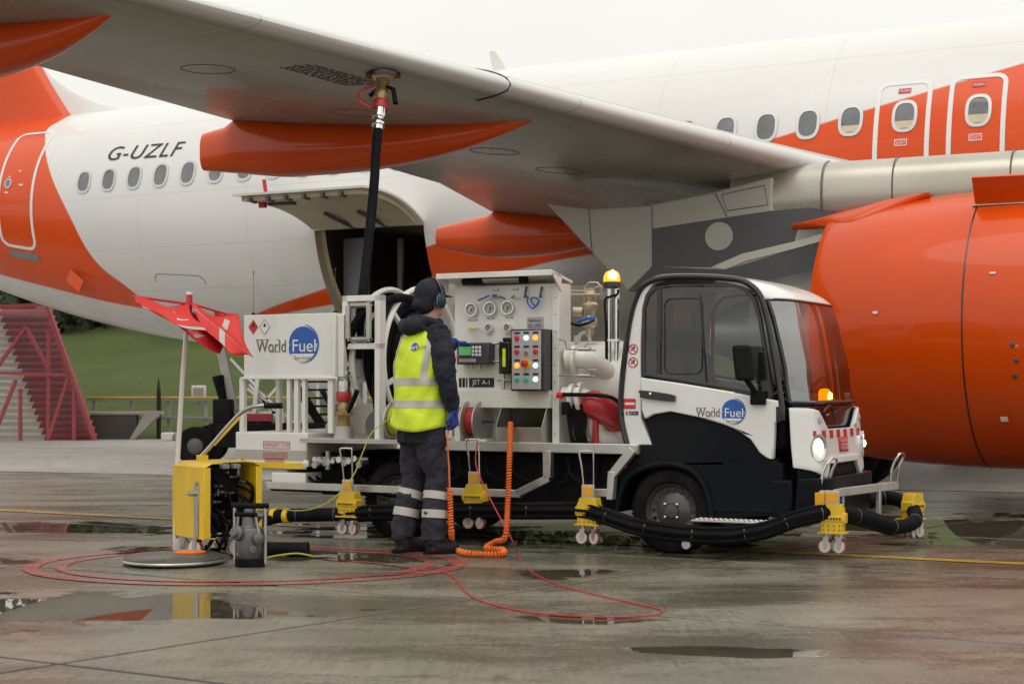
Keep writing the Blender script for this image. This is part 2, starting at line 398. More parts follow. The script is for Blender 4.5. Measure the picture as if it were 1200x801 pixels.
def concrete(name, paint=None, light=False, cover=.75):
    """rain-wet concrete; puddles where it lies low; paint = worn marking colour on top of it"""
    m = bpy.data.materials.new(name); m.use_nodes = True; MATS[name] = m
    nt, n, l, M_, noise, rng, mapping, mixc = node_helpers(m); b = n['Principled BSDF']
    g = n.new('ShaderNodeNewGeometry').outputs['Position']
    along = mapping(g, rot=(0,0,R(30)), sc=(.55, 1.5, 1))
    big = noise(along, .8, 7, .62, .4); mid = noise(g, 3.5, 7, .65); fine = noise(g, 55, 4, .7); speck = noise(g, 160, 2, .5)
    base = mixc(rng(big, .36, .64), (.130,.116,.087), (.255,.231,.178)) if not light else mixc(rng(big, .35, .65), (.36,.345,.32), (.47,.455,.43))
    base = mixc(M_('MULTIPLY', rng(mid, .45, .70), .5), base, (.105,.095,.075))
    base = mixc(M_('MULTIPLY', rng(fine, .45, .7), .6), base, (.33,.30,.24))
    base = mixc(M_('MULTIPLY', rng(speck, .62, .78), .5), base, (.10,.085,.06))
    rust = noise(mapping(g, loc=(4, 2, 0), rot=(0,0,R(24)), sc=(.35, 1.7, 1)), 1.4, 5, .6)
    base = mixc(M_('MULTIPLY', rng(rust, .58, .78), .3), base, (.19,.105,.055))
    brush = noise(mapping(g, rot=(0,0,R(51)), sc=(1, .05, 1)), 38, 5, .7); base = mixc(M_('MULTIPLY', rng(brush, .48, .72), .45), base, (.085,.07,.048))
    oil = noise(mapping(g, loc=(9, 4, 0)), 2.1, 3, .5, 1.0); base = mixc(M_('MULTIPLY', rng(oil, .66, .74), .55), base, (.045,.038,.03))
    # puddles: hollows in the slab surface
    def blob(x, y, rx, ry, rot):
        v = mapping(g, loc=(x, y, 0), rot=(0,0,rot), sc=(rx, ry, 1), kind='TEXTURE')
        q = n.new('ShaderNodeVectorMath'); q.operation = 'LENGTH'; l.new(v, q.inputs[0]); return M_('SUBTRACT', 1.0, q.outputs['Value'])
    spots = [(4.6, 12.6, 3.6, 2.1, -.40), (-2.1, 8.25, 1.4, .85, -.12), (-3.2, 7.5, 1.2, .6, .1), (-4.6, 10.6, 2.2, .5, -.2), (.35, 7.85, .45, .22, -.1), (.0, 12.2, 2.6, 1.1, -.5), (-3.9, 13.0, 2.2, .65, -.2), (.35, 9.75, .5, .32, .2), (-1.5, 10.9, 1.6, .5, -.3), (.9, 6.9, .6, .18, -.2)]
    acc = None
    for s_ in spots:
        d = blob(*s_); acc = d if acc is None else M_('MAXIMUM', acc, d)
    wob = M_('SUBTRACT', noise(mapping(g, rot=(0,0,R(12)), sc=(.8, 1.5, 1)), 1.5, 10, .66, .5), .5)
    hollow = M_('ADD', M_('ADD', M_('MULTIPLY', acc, 1.7), M_('MULTIPLY', wob, 3.4)), M_('MULTIPLY', M_('SUBTRACT', mid, .5), .7))
    pud = rng(hollow, .35, .60)
    gen = rng(M_('ADD', M_('MULTIPLY', noise(along, .9, 12, .72, .3), .75), M_('MULTIPLY', noise(g, 26, 6, .75), .25)), .46, .55)
    if light: pud = M_('MULTIPLY', pud, 0.0)
    wet = M_('MAXIMUM', pud, M_('MULTIPLY', gen, .62 if not light else .18))
    dark = n.new('ShaderNodeMix'); dark.data_type = 'RGBA'; dark.blend_type = 'MULTIPLY'; l.new(wet, dark.inputs['Factor']); l.new(base, dark.inputs['A']); dark.inputs['B'].default_value = (.42,.39,.35,1)
    colr = dark.outputs['Result']
    if paint:
        worn = rng(M_('ADD', M_('MULTIPLY', noise(g, 9, 7, .7), .6), M_('MULTIPLY', noise(g, 70, 4, .7), .4)), .47, .64, cover, cover*.25)
        colr = mixc(worn, colr, paint)
    l.new(colr, b.inputs['Base Color'])
    rough = rng(wet, 0, 1, .34 if not light else .6, .11 if not light else .3)
    rough = M_('ADD', rough, M_('MULTIPLY', pud, -.10)); l.new(rough, b.inputs['Roughness'])
    b.inputs['Specular IOR Level'].default_value = .42
    bp = n.new('ShaderNodeBump'); bp.inputs['Distance'].default_value = .006
    l.new(M_('MULTIPLY', M_('SUBTRACT', 1.0, pud), .55), bp.inputs['Strength'])
    l.new(M_('ADD', M_('ADD', M_('MULTIPLY', fine, .6), M_('MULTIPLY', mid, .9)), M_('MULTIPLY', brush, .5)), bp.inputs['Height']); l.new(bp.outputs[0], b.inputs['Normal'])
    return m
concrete('wet_concrete'); concrete('dry_concrete', light=True)
concrete('red_marking', (.46,.07,.065), cover=.7); concrete('yellow_marking', (.62,.40,.03), cover=.9); concrete('thin_yellow', (.50,.46,.05), cover=.6)
mat('joint_seal', (.03,.027,.024), .6, var=.3)

b = MB(); b.add([(-900,-60,-.004),(900,-60,-.004),(900,1500,-.004),(-900,1500,-.004)], [(0,1,2,3)])
ground = tag(b.build('ground', 'joint_seal', smooth=0), kind='structure')
# apron slabs, 2.5 m by 5 m, laid along the parking line; the joints between them are open grooves
DB = Vector((.8625, -.506, 0)); DA = Vector((.629, .777, 0)); C0 = Vector((-.256, 8.546, 0))
LA, LB, GAP = 2.52, 5.05, .016
def slab_mesh():
    q = MB(); bm_v = []
    for z, ins in ((-.03, 0), (-.008, 0), (0, .006)):
        for s1, s2 in ((0,0),(1,0),(1,1),(0,1)):
            x = (GAP+ins) if s1 == 0 else LB-GAP-ins; y = (GAP+ins) if s2 == 0 else LA-GAP-ins
            bm_v.append(DB*x+DA*y+Vector((0,0,z)))
    fs = [(8,9,10,11)]
    for k in (0, 4): fs += [(k+i, k+(i+1) % 4, k+4+(i+1) % 4, k+4+i) for i in range(4)]
    q.add(bm_v, fs); return q.mesh('concrete_slab', 'wet_concrete', smooth=0)
sm = slab_mesh()
for i in range(-3, 5):
    for j in range(-3, 7):
        c = C0+DB*(i*LB)+DA*(j*LA); mid_ = c+DB*LB/2+DA*LA/2
        if mid_.y < 1.5 or abs(mid_.x) > mid_.y*.5+6: continue
        link('concrete_slab', sm, ground, loc=(c.x, c.y, random.uniform(-.0015, .001)))
# lighter, drier taxiway beyond the stand
b = MB(); e0, e1 = Vector((-6.86, 21.7)), Vector((5.46, 17.3)); d_ = (e1-e0).normalized()
pA, pB = e0-d_*300, e1+d_*300; nrm = Vector((-d_.y, d_.x))
b.add([(pA.x,pA.y,.004),(pB.x,pB.y,.004),(pB.x+nrm.x*700,pB.y+nrm.y*700,.004),(pA.x+nrm.x*700,pA.y+nrm.y*700,.004)], [(0,1,2,3)])
tag(b.build('taxiway', 'dry_concrete', smooth=0), kind='structure')
def strip(name, pts, w, m, z=.004):
    P = [Vector(p) for p in pts]; q = MB(); vs = []
    for i, p in enumerate(P):
        t = (P[min(i+1, len(P)-1)]-P[max(i-1, 0)]); t.z = 0; t.normalize(); s_ = Vector((-t.y, t.x, 0))*w/2
        vs += [p+s_+Vector((0,0,z)), p-s_+Vector((0,0,z))]
    q.add(vs, [(2*i, 2*i+1, 2*i+3, 2*i+2) for i in range(len(P)-1)])
    return tag(q.build(name, m, smooth=0), kind='structure')
ly = [gp(0, 597.5), gp(175, 606.5), gp(940, 648), gp(1200, 660.5)]; dl = (ly[3]-ly[2]).normalized()
strip('yellow_line', [ly[0]-(ly[1]-ly[0])*3, ly[0], ly[1], ly[2], ly[3], ly[3]+dl*20], .14, 'yellow_marking')
strip('thin_line', [gp(-200, 612), gp(0, 618), gp(205, 623)], .035, 'thin_yellow')
strip('thin_line', [gp(-200, 592), gp(0, 594), gp(200, 591)], .03, 'thin_yellow')
# worn red circle round the hydrant pit
cc_ = gp(290, 661); ring = []
for rad, w in ((1.30, .10), (1.12, .07)):
    pts = []
    for k in range(97):
        a = 2*math.pi*k/96
        pts.append(Vector((cc_.x+rad*1.03*math.cos(a), cc_.y+rad*.82*math.sin(a), 0)))
    strip('red_circle', pts, w, 'red_marking', .0045)
strip('red_band', [gp(380, 655), gp(440, 660), gp(500, 668), gp(530, 662), gp(505, 672), gp(400, 676)], .05, 'red_marking', .006)

# ------------------------------------------------------------------ grass bank and woods
m = bpy.data.materials.new('grass'); m.use_nodes = True; MATS['grass'] = m
nt, n, l, M_, noise, rng, mapping, mixc = node_helpers(m); bs = n['Principled BSDF']
g = n.new('ShaderNodeNewGeometry').outputs['Position']
c1 = mixc(rng(noise(mapping(g, sc=(1,.5,3)), .35, 6, .6), .35, .65), (.056,.095,.012), (.11,.15,.022))
c1 = mixc(M_('MULTIPLY', rng(noise(g, 3.0, 6, .7), .4, .7), .3), c1, (.09,.108,.026))
c1 = mixc(M_('MULTIPLY', rng(noise(mapping(g, sc=(1,.6,2.5)), 9, 8, .75), .42, .66), .5), c1, (.055,.072,.018))
bpg = n.new('ShaderNodeBump'); bpg.inputs['Strength'].default_value = .8; bpg.inputs['Distance'].default_value = .25; l.new(noise(mapping(g, sc=(1,.6,2.5)), 5, 8, .75), bpg.inputs['Height']); l.new(bpg.outputs[0], bs.inputs['Normal'])
l.new(c1, bs.inputs['Base Color']); bs.inputs['Roughness'].default_value = .95
def hill_z(x, y):
    d = y-35.2
    if d < 0: return -.02
    k = min(1, d/1.2)
    return min(9.0, .17*d*k)+.22*math.sin(x*.31+y*.11)*k*min(1, d/6)+.12*math.sin(x*.9-y*.5)*k*min(1, d/4)
b = MB(); b.grid(lambda u, v: (lambda x, y: Vector((x, y, hill_z(x, y))))(-90+180*u, 34.9+v*v*160), 140, 60)
tag(b.build('grass_bank', 'grass', smooth=60), kind='structure')
rnd = random.Random(3)
b = MB()
for k in range(60):
    x0 = rnd.uniform(-30, 12); y0 = rnd.uniform(49, 56); zb = hill_z(x0, y0); rx = rnd.uniform(1.5, 3.0); rz = rnd.uniform(1.2, 2.4)
    for q in range(420):
        d = Vector((rnd.gauss(0,1), rnd.gauss(0,1), rnd.gauss(0,1))).normalized()*rnd.random()**.4
        p = Vector((x0+d.x*rx, y0+d.y*rx, max(zb-.1, zb+rz*.8+d.z*rz))); a = Vector((rnd.gauss(0,1), rnd.gauss(0,1), rnd.gauss(0,1))).normalized(); c = a.orthogonal().normalized(); s_ = rnd.uniform(.12, .3)
        b.cur = rnd.randint(0, 1)
        b.add([p+a*s_, p+c*s_*.6, p-a*s_, p-c*s_*.6], [(0,1,2,3)])
tag(b.build('woodland', ['leaf_dark', 'leaf_mid'], smooth=0, recalc=False), 'dark wood along the top of the green bank', 'woodland', kind='stuff')

# ------------------------------------------------------------------ things behind the stand
# slatted blast fence with red truss
YF = 34.6
t = thing('blast_fence', wp(40, 516, YF)*1.0, 0, 'slatted blast fence painted red and white with red steel truss', 'fence')
t.location.z = 0; o0 = t.location.copy()
def fl(px_, py_, dy=0.0): p = wp(px_, py_, YF); return Vector((p.x-o0.x, dy, p.z))
def xr(y_): return 60+(y_-360)*(55/155)           # right rim of the fence, sloping outwards to the ground
def xm(y_): return -2+(y_-365)*(55/150)           # boundary red / white
nsl = 20
for k in range(nsl):
    ya = 362+k*7.7; yb = ya+8.4
    for nm, a0_, a1_, mt in (('red_slat', xm((ya+yb)/2), xr((ya+yb)/2)-2, 'fence_red'), ('white_slat', -70, xm((ya+yb)/2), 'fence_white')):
        if a1_-a0_ < 3: continue
        q = MB(); p0, p1 = fl(a0_, yb, -.10), fl(a1_, yb, -.10); p2, p3 = fl(a1_, ya, .16), fl(a0_, ya, .16)
        tck = Vector((0, .02, .012))
        q.add([p0,p1,p2,p3,p0+tck,p1+tck,p2+tck,p3+tck], [(0,1,2,3),(7,6,5,4),(0,4,5,1),(1,5,6,2),(2,6,7,3),(3,7,4,0)])
        q.build(nm, mt, t, smooth=0)
for a_, b_ in (((60,357),(117,517)),((62,386),(62,517)),((36,384),(62,432)),((86,440),(62,514)),((92,452),(92,517)),((36,384),(2,432)),((2,360),(2,517)),((25,445),(0,508)),((30,455),(30,517)),((0,437),(86,439)),((-70,362),(60,358)),((-30,384),(-30,517)),((-60,450),(-30,514))):
    q = MB(); dy_ = -.18-.012*len(t.children)/3; q.bar(fl(*a_, dy_), fl(*b_, dy_), .07 if a_ != (60,357) else .13, .07); q.build('truss_bar', 'fence_truss', t, smooth=0)
q = MB(); q.bar(fl(-70, 362, -.04), fl(58, 358, -.04), .1, .09); q.build('top_rail', 'fence_truss', t, smooth=0)
q = MB(); q.box(fl(47,0).x, fl(62,0).x, -.3, -.25, fl(0,362).z, fl(0,350).z); q.build('notice_plate', 'fence_white', t, smooth=0)
# drain head wall, guard rail
t = thing('head_wall', (wp(130, 510, 35.1).x, 35.1, 0), 0, 'dark concrete drain head wall with sloping wing wall by the fence', 'wall')
q = MB(); q.box(-.75, .55, 0, .25, 0, .53); q.build('wall_face', 'concrete_dark', t, bevel=.02)
q = MB(); q.prism([[(.45,0),(.55,0),(1.05,.5),(1.05,.62),(.82,.62)]], lambda a, b_, tt: Vector((a, tt, b_)), -.25, .05); q.build('wing_wall', 'concrete_far', t, smooth=0)
q = MB(); q.box(-.85, 1.1, -.02, .32, .53, .6); q.build('coping', 'concrete_far', t, bevel=.015)
t = thing('guard_rail', (wp(104, 500, 35.6).x, 35.6, .15), 0, 'grey post and rail barrier along the foot of the grass bank', 'barrier')
for zc_, hh_, nm in ((.86-.15, .07, 'upper_rail'), (.46-.15, .055, 'lower_rail')):
    q = MB(); q.box(-.05, 9.5, -.04, .04, zc_-hh_/2, zc_+hh_/2); q.build(nm, 'door_grey', t, bevel=.008)
q = MB(); q.box(-.05, 9.5, -.05, .05, .748, .775); q.build('yellow_edge', 'yellow_paint', t, smooth=0)
pm = MB().box(-.035, .035, -.035, .035, -.3, .70).mesh('rail_post', 'concrete_far', 0)
for k in range(12): link('rail_post', pm, t, bevel=.006, loc=(.1+k*.82, .09, 0))
t = thing('marker_post', gp(186, 508), 0, 'thin black pointed post in the grass by the guard rail', 'post')
t.location = (wp(186,500,35.3).x, 35.3, 0); q = MB(); q.lathe([(.05,0),(.05,1.0),(.03,1.25),(0,1.35)], (0,0,0), (0,0,1), 8); q.build('post_shaft', 'gloss_black', t)
t = thing('airfield_sign', (wp(233,460,37).x, 37.0, .25), 0, 'small white airfield lamp box on a post in the grass', 'sign')
q = MB(); q.box(-.16, .16, -.06, .06, .55, .92); q.build('lamp_box', 'fence_white', t, bevel=.02)
q = MB(); q.cyl((0,0,-.3), (0,0,.56), .03, n=8); q.build('post', 'door_grey', t)
q = MB(); q.box(-.12, .12, -.068, -.058, .60, .86); q.build('lamp_face', 'concrete_far', t, smooth=0)
for k, (px_, lb, mt) in enumerate(((197, 'low white concrete block beside the grass verge', 'fence_white'), (213, 'low grey concrete block beside the grass verge', 'concrete_far'))):
    q = MB(); q.box(-.12, .12, -.15, .15, 0, .17); o = q.build('kerb_block', mt, bevel=.02); o.location = (wp(px_, 515, 34.2).x, 34.2, .004); tag(o, lb, 'block', 'blocks beside the grass')

# belt loader under the aircraft hold: white lattice, stair and black running gear
Yl = 24.0
base = Vector((wp(300, 530, Yl).x, Yl, 0)); t = thing('hold_loader', base, 0, 'white lattice hold loader with dark stair and black wheels under the fuselage', 'loader')
def ll(px_, py_, dy=0.0): p = wp(px_, py_, Yl+dy); return Vector((p.x-base.x, dy, p.z))
q = MB(); q.bar(ll(258,405), ll(283,520), .13, .13); q.build('prop_leg', 'concrete_far', t, bevel=.01)
for a_, b_, w in (((326,440),(332,515),.07),((302,440),(296,505),.06),((352,440),(352,515),.06),((372,440),(374,515),.05)):
    q = MB(); q.bar(ll(*a_), ll(*b_), w, w); q.build('upright', 'white_paint', t, smooth=0)
for a_, b_ in (((270,420),(300,452)),((292,450),(335,500)),((330,447),(293,490)),((286,483),(330,483)),((300,455),(350,500)),((332,490),(290,455))):
    q = MB(); q.bar(ll(*a_, .05), ll(*b_, .05), .035, .035); q.build('lattice_bar', 'white_paint', t, smooth=0)
q = MB(); q.add([ll(352,438,.3),ll(430,438,.3),ll(430,505,.3),ll(395,505,.3)]+[ll(352,438,.36),ll(430,438,.36),ll(430,505,.36),ll(395,505,.36)], [(0,1,2,3),(7,6,5,4),(0,4,5,1),(1,5,6,2),(2,6,7,3),(3,7,4,0)]); q.build('chute', 'white_paint', t, smooth=0)
for k in range(6):
    q = MB(); y_ = 447+k*9.5; q.bar(ll(347+k*7, y_, .05), ll(388+k*2, y_, .05), .16, .03); q.build('stair_tread', 'underbody', t, smooth=0)
q = MB(); q.bar(ll(337,436), ll(386,512), .06, .13); q.build('stair_string', 'underbody', t, smooth=0)
q = MB(); q.box(ll(252,0).x, ll(430,0).x, -.5, .5, .25, .6); q.box(ll(255,0).x, ll(275,0).x, -.4, .3, .6, .95); q.cyl(ll(262,470,-.1), ll(270,520,-.1), .06, n=8); q.cyl(ll(255,440,-.1), ll(264,480,-.1), .09, .05, n=8); q.cyl(ll(262,480,-.1), ll(292,500,-.1), .035, n=8); q.build('chassis', 'underbody', t, bevel=.02)
q = MB(); q.tube(cr([ll(288,500,-.2), ll(300,492,-.2), ll(315,496,-.2), ll(322,502,-.2)]), .035, 8); q.build('cable_loop', 'rubber', t)
q = MB(); q.box(ll(285,0).x, ll(322,0).x, -.25, -.15, .62, .74); q.build('tail_lamps', 'fence_red', t, bevel=.01)
for px_, y_ in ((238, -.55), (238, .55), (400, -.55), (400, .55)):
    q = MB(); c = Vector((ll(px_,0).x, y_, .28)); q.lathe([(.12,-.09),(.26,-.09),(.28,-.06),(.28,.06),(.26,.09),(.12,.09)], c, (0,1,0), 24, ring=True); w_ = q.build('wheel', 'rubber', t)
    q = MB(); q.lathe([(.05,-.095),(.14,-.07),(.14,.07),(.05,.095)], c, (0,1,0), 16); q.build('rim', 'dark_steel', w_)

# ================================================================== the airliner
air = thing('airliner', (A0[0], A0[1], 0), -ANG, 'orange and white twin-engined airliner parked on the stand with its hold door open', 'airliner')
def fus(x):
    zb = 1.63+(0.0205*(x+7)**2 if x < -7 else 0); zt = 5.77-(0.009*(x+12)**2 if x < -12 else 0)
    hw = 1.975-(0.0128*(x+8)**2 if x < -8 else 0)
    if x > 12:                                     # nose
        k = min(1, (x-12)/6.2); s_ = math.sqrt(max(0.0, 1-k**2.2)); hw = 1.975*s_+.02; zb = 2.75-(2.75-1.63)*s_; zt = 2.80+(5.77-2.80)*max(0, 1-k**1.9)**.8
        if zt < zb+.04: zt = zb+.04
    return (zb+zt)/2, max(hw, .12), (zt-zb)/2
def S(x, phi, off=0.0):
    """point on the starboard skin: phi = 0 at the widest line, 90 at the crown; off = metres outside the skin"""
    zc, hw, hh = fus(x); c, s_ = math.cos(phi), math.sin(phi)
    nx, nz = c/hw, s_/hh; q = math.hypot(nx, nz)
    return Vector((x, -(hw*c+off*nx/q), zc+hh*s_+off*nz/q))
def phi_at(x, z): zc, hw, hh = fus(x); return math.asin(max(-1, min(1, (z-zc)/hh)))
HX0, HX1 = -6.72, -4.90; HP0, HP1 = R(-47), R(-9.5)
xs = sorted(set([round(-19.6+.35*k, 3) for k in range(109)]+[HX0, HX1, 18.15]))
xs = [x for x in xs if x <= 18.15 and (x in (HX0, HX1) or min(abs(x-HX0), abs(x-HX1)) > .12)]
ph = sorted(set([R(-90+180*k/60) for k in range(61)]+[HP0, HP1])); ph = [p for p in ph if p in (HP0, HP1) or min(abs(p-HP0), abs(p-HP1)) > R(1)]
ang = ph+[math.pi-p for p in ph[::-1][1:-1]]
# paint scheme in the fuselage's own x / z
def livery():
    m = bpy.data.materials.new('livery'); m.use_nodes = True; MATS['livery'] = m
    nt, n, l, M_, noise, rng, mapping, mixc = node_helpers(m); b = n['Principled BSDF']
    tcn = n.new('ShaderNodeTexCoord').outputs['Object']; sp = n.new('ShaderNodeSeparateXYZ'); l.new(tcn, sp.inputs[0]); X, Z = sp.outputs['X'], sp.outputs['Z']
    def curve(pts, val, lo, hi, vlo, vhi):
        """piecewise curve value(val) from points"""
        f = n.new('ShaderNodeFloatCurve'); c = f.mapping.curves[0]
        P = [((a-lo)/(hi-lo), (v-vlo)/(vhi-vlo)) for a, v in pts]
        c.points[0].location = P[0]; c.points[1].location = P[-1]
        for p in P[1:-1]: c.points.new(*p)
        f.mapping.update(); l.new(rng(val, lo, hi), f.inputs['Value']); return rng(f.outputs[0], 0, 1, vlo, vhi)
    E_ = .012
    top = curve([(-9.2,1.9),(-8.1,2.25),(-6.68,2.57),(-4.85,3.07),(.09,4.18),(1.09,4.42),(2.09,4.66),(3.03,4.89),(6,5.65),(8,6.2)], X, -9.2, 8, 1.5, 6.5)
    bot = curve([(-9.2,2.02),(-8.6,2.11),(-6.79,2.32),(-4.76,2.55),(-3.65,2.69),(-2.74,2.83),(0,3.0),(8,1.9)], X, -9.2, 8, 1.5, 6.5)
    sw = M_('MULTIPLY', rng(M_('SUBTRACT', top, Z), -E_, E_), rng(M_('SUBTRACT', Z, bot), -E_, E_))
    sw = M_('MULTIPLY', sw, rng(X, -9.2, -9.1))
    aft = curve([(1.5,-9.9),(2.0,-10.05),(2.27,-10.2),(2.64,-10.5),(3.05,-11.0),(3.86,-11.5),(4.51,-11.99),(5.14,-12.47),(5.4,-12.66),(5.57,-12.6),(5.85,-12.9),(6.4,-13.4)], Z, 1.5, 6.4, -14, -9)
    low = curve([(-20,3.9),(-16,3.5),(-13.63,3.0),(-12.41,2.74),(-10.75,2.41),(-9,2.2)], X, -20, -9, 1.5, 4.5)
    af = M_('MULTIPLY', rng(M_('SUBTRACT', aft, X), -E_, E_), rng(M_('SUBTRACT', Z, low), -E_, E_))
    orange = M_('MAXIMUM', sw, af)
    big = noise(tcn, .7, 4, .6); st = noise(mapping(tcn, sc=(.25,1,2)), 3, 6, .65)
    white = mixc(rng(big, .3, .7), (.72,.71,.69), (.76,.75,.73)); white = mixc(M_('MULTIPLY', rng(st, .5, .8), .12), white, (.5,.48,.44))
    org = mixc(rng(big, .3, .7), (.70,.066,.0008), (.76,.080,.001))
    c = mixc(orange, white, org)
    # lap joints between skin panels
    def seam(v, p0, w=.004): return M_('LESS_THAN', M_('ABSOLUTE', M_('SUBTRACT', v, p0)), w)
    s_ = None
    for z0 in (2.62, 3.25, 4.05, 5.2): q = seam(Z, z0); s_ = q if s_ is None else M_('MAXIMUM', s_, q)
    for x0 in (-12.1, -10.0, -7.9, -5.8, -3.6, -1.5, .75, 3.3, 5.0): s_ = M_('MAXIMUM', s_, seam(X, x0))
    c = mixc(M_('MULTIPLY', s_, .30), c, (.25,.24,.22))
    grime = noise(mapping(tcn, sc=(.5,.5,.16)), 4.5, 8, .7); c = mixc(M_('MULTIPLY', M_('MULTIPLY', rng(grime, .52, .8), rng(Z, 3.6, 1.7)), .45), c, (.33,.29,.23))
    bpn = n.new('ShaderNodeBump'); bpn.inputs['Strength'].default_value = .12; bpn.inputs['Distance'].default_value = .05; l.new(noise(mapping(tcn, sc=(1.8,1,1.2)), 1.3, 2, .5), bpn.inputs['Height']); l.new(bpn.outputs[0], b.inputs['Normal']); l.new(bpn.outputs[0], b.inputs['Coat Normal'])
    l.new(c, b.inputs['Base Color']); l.new(rng(big, .3, .7, .2, .3), b.inputs['Roughness']); b.inputs['Coat Weight'].default_value = .2; b.inputs['Coat Roughness'].default_value = .08; b.inputs['Specular IOR Level'].default_value = .3
livery()
q = MB(); na = len(ang)
vs = [S(x, p) for x in xs for p in ang]; fs = []
for i in range(len(xs)-1):
    for k in range(na):
        k2 = (k+1) % na
        if k < len(ph)-1 and xs[i] >= HX0-1e-6 and xs[i+1] <= HX1+1e-6 and ph[k] >= HP0-1e-6 and ph[k+1] <= HP1+1e-6: continue
        fs.append((i*na+k, (i+1)*na+k, (i+1)*na+k2, i*na+k2))
fs.append(tuple(range(na))); fs.append(tuple((len(xs)-1)*na+k for k in range(na))[::-1])
q.add(vs, fs); fuselage = q.build('fuselage', 'livery', air, smooth=50)

def skin(loops, m, name, parent, x0, phi0, t0, t1, kx=1.0):
    """flat outline (metres along x, metres up the skin) wrapped on the skin at x0, phi0"""
    q = MB(); q.prism(loops, lambda a, b_, t: S(x0+a, phi0+b_/2.03, t), t0, t1); return q.build(name, m, parent, smooth=30)
mat('pane', (.16,.165,.175), .06, var=.5, scale=1.7, coat=.6)
mat('window_blind', (.62,.52,.34), .4, var=.1)
def window(x, blind=0.0):
    p0 = phi_at(x, 4.34)
    w = skin([ellipse(0,0,.152,.205,28,2.7), ellipse(0,0,.115,.165,28,2.7)[::-1]], 'window_frame', 'window', air, x, p0, -.01, .014)
    skin([ellipse(0,0,.120,.170,28,2.7)], 'pane', 'pane', w, x, p0, -.01, .005)
    if blind: skin([[(-.10,-.150),(.10,-.150),(.114,-.10),(.114,-.16+.33*blind),(-.114,-.16+.33*blind),(-.114,-.10)]], 'window_blind', 'blind', w, x, p0, .004, .0065)
    return w
for k in range(-21, 3): window(k*.5334, {1: .0, 2: .28}.get(k, 0))
window(1.72, .30); window(2.58, .33)
for k in range(7, 17): window(k*.5334)
def outline(cx, z0, z1, hw_, r, w, m, name, parent=air):
    p0, p1 = phi_at(cx, z0), phi_at(cx, z1); h = (p1-p0)*2.03
    def dense(lp):
        out = []
        for i, a in enumerate(lp):
            b_ = lp[(i+1) % len(lp)]; nn_ = max(1, int(math.hypot(b_[0]-a[0], b_[1]-a[1])/.06))
            out += [(a[0]+(b_[0]-a[0])*j/nn_, a[1]+(b_[1]-a[1])*j/nn_) for j in range(nn_)]
        return out
    return skin([dense(rrect(-hw_, hw_, 0, h, r)), dense(rrect(-hw_+w, hw_-w, w, h-w, max(.02, r-w)))[::-1]], m, name, parent, cx, p0, .001, .008)
for cx in (1.69, 2.56):
    e_ = outline(cx, 3.70, 4.79, .335, .14, .055, 'white_print', 'overwing_exit')
    pz = phi_at(cx, 4.02); lab = skin([rrect(-.075,.075,-.04,.04,.008,2), rrect(-.066,.066,-.031,.031,.006,2)[::-1]], 'white_print', 'exit_plate', e_, cx, pz, .001, .006)
    text('exit_lettering', 'EXIT', .062, lambda a, b_, cx=cx, pz=pz: S(cx-.055+a, pz+(b_-.022)/2.03, .007), 'white_print', e_, width=.11)
    pz = phi_at(cx, 4.66); skin([rrect(-.075,.075,-.035,.035,.006,2)], 'red_print', 'push_plate', e_, cx, pz, .001, .006)
    text('push_lettering', 'PUSH', .045, lambda a, b_, cx=cx, pz=pz: S(cx-.06+a, pz+(b_-.016)/2.03, .009), 'white_print', e_, width=.12)
# rear cabin door
dcx = -12.78
d_ = outline(dcx, 3.38, 5.32, .44, .20, .055, 'white_print', 'cabin_door')
p0 = phi_at(dcx, 3.27); skin([rrect(-.30,.42,-.07,.07,.02,2)], 'door_grey', 'scuff_plate', d_, dcx, p0, .001, .01)
p0 = phi_at(dcx, 4.42); w_ = skin([ellipse(-.2,0,.085,.10,20), ellipse(-.2,0,.06,.075,20)[::-1]], 'window_frame', 'window', d_, dcx, p0, -.01, .014); 
q = skin([ellipse(-.2,0,.065,.08,20)], 'pane', 'pane', d_, dcx, p0, -.01, .006)
for a_, b_, w, h in ((.03,.26,.05,.03),(.12,-.02,.09,.03),(-.22,-.18,.08,.03),(-.2,.14,.05,.02)):
    skin([rrect(a_-w/2, a_+w/2, b_-h/2, b_+h/2, .008, 2)], 'white_print', 'door_mark', d_, dcx, p0, .001, .005)
# registration
rx0 = -10.86; rp = phi_at(rx0, 4.66)
text('registration', 'G-UZLF', .385, lambda a, b_: S(rx0+a, rp+b_/2.03+.012*(a/1.5), .010), 'black_print', air, shear=.22, spacing=1.08, width=1.52)
# service panel outline, drain mast, vent flap
skin([rrect(-.5,.5,-.55,.25,.12), rrect(-.49,.49,-.54,.24,.11)[::-1]], 'grey_print', 'access_panel', air, -9.38, phi_at(-9.38, 2.62), .0005, .003)
q = MB(); c = S(-11.6, phi_at(-11.6, 2.87)); q.obox(c+Vector((.03,-.10,-.06)), (.14,0,-.10), (0,.012,0), (.05,.0,.09)); q.build('outflow_flap', 'nacelle_orange', air, bevel=.008)
q = MB(); q.prism([[(0,0),(.26,0),(.02,.36),(-.08,.36)]], lambda a, b_, t_: Vector((-4.86+a, t_, 5.74+b_)), -.02, .02); q.build('antenna', 'airliner_white', air, bevel=.008)

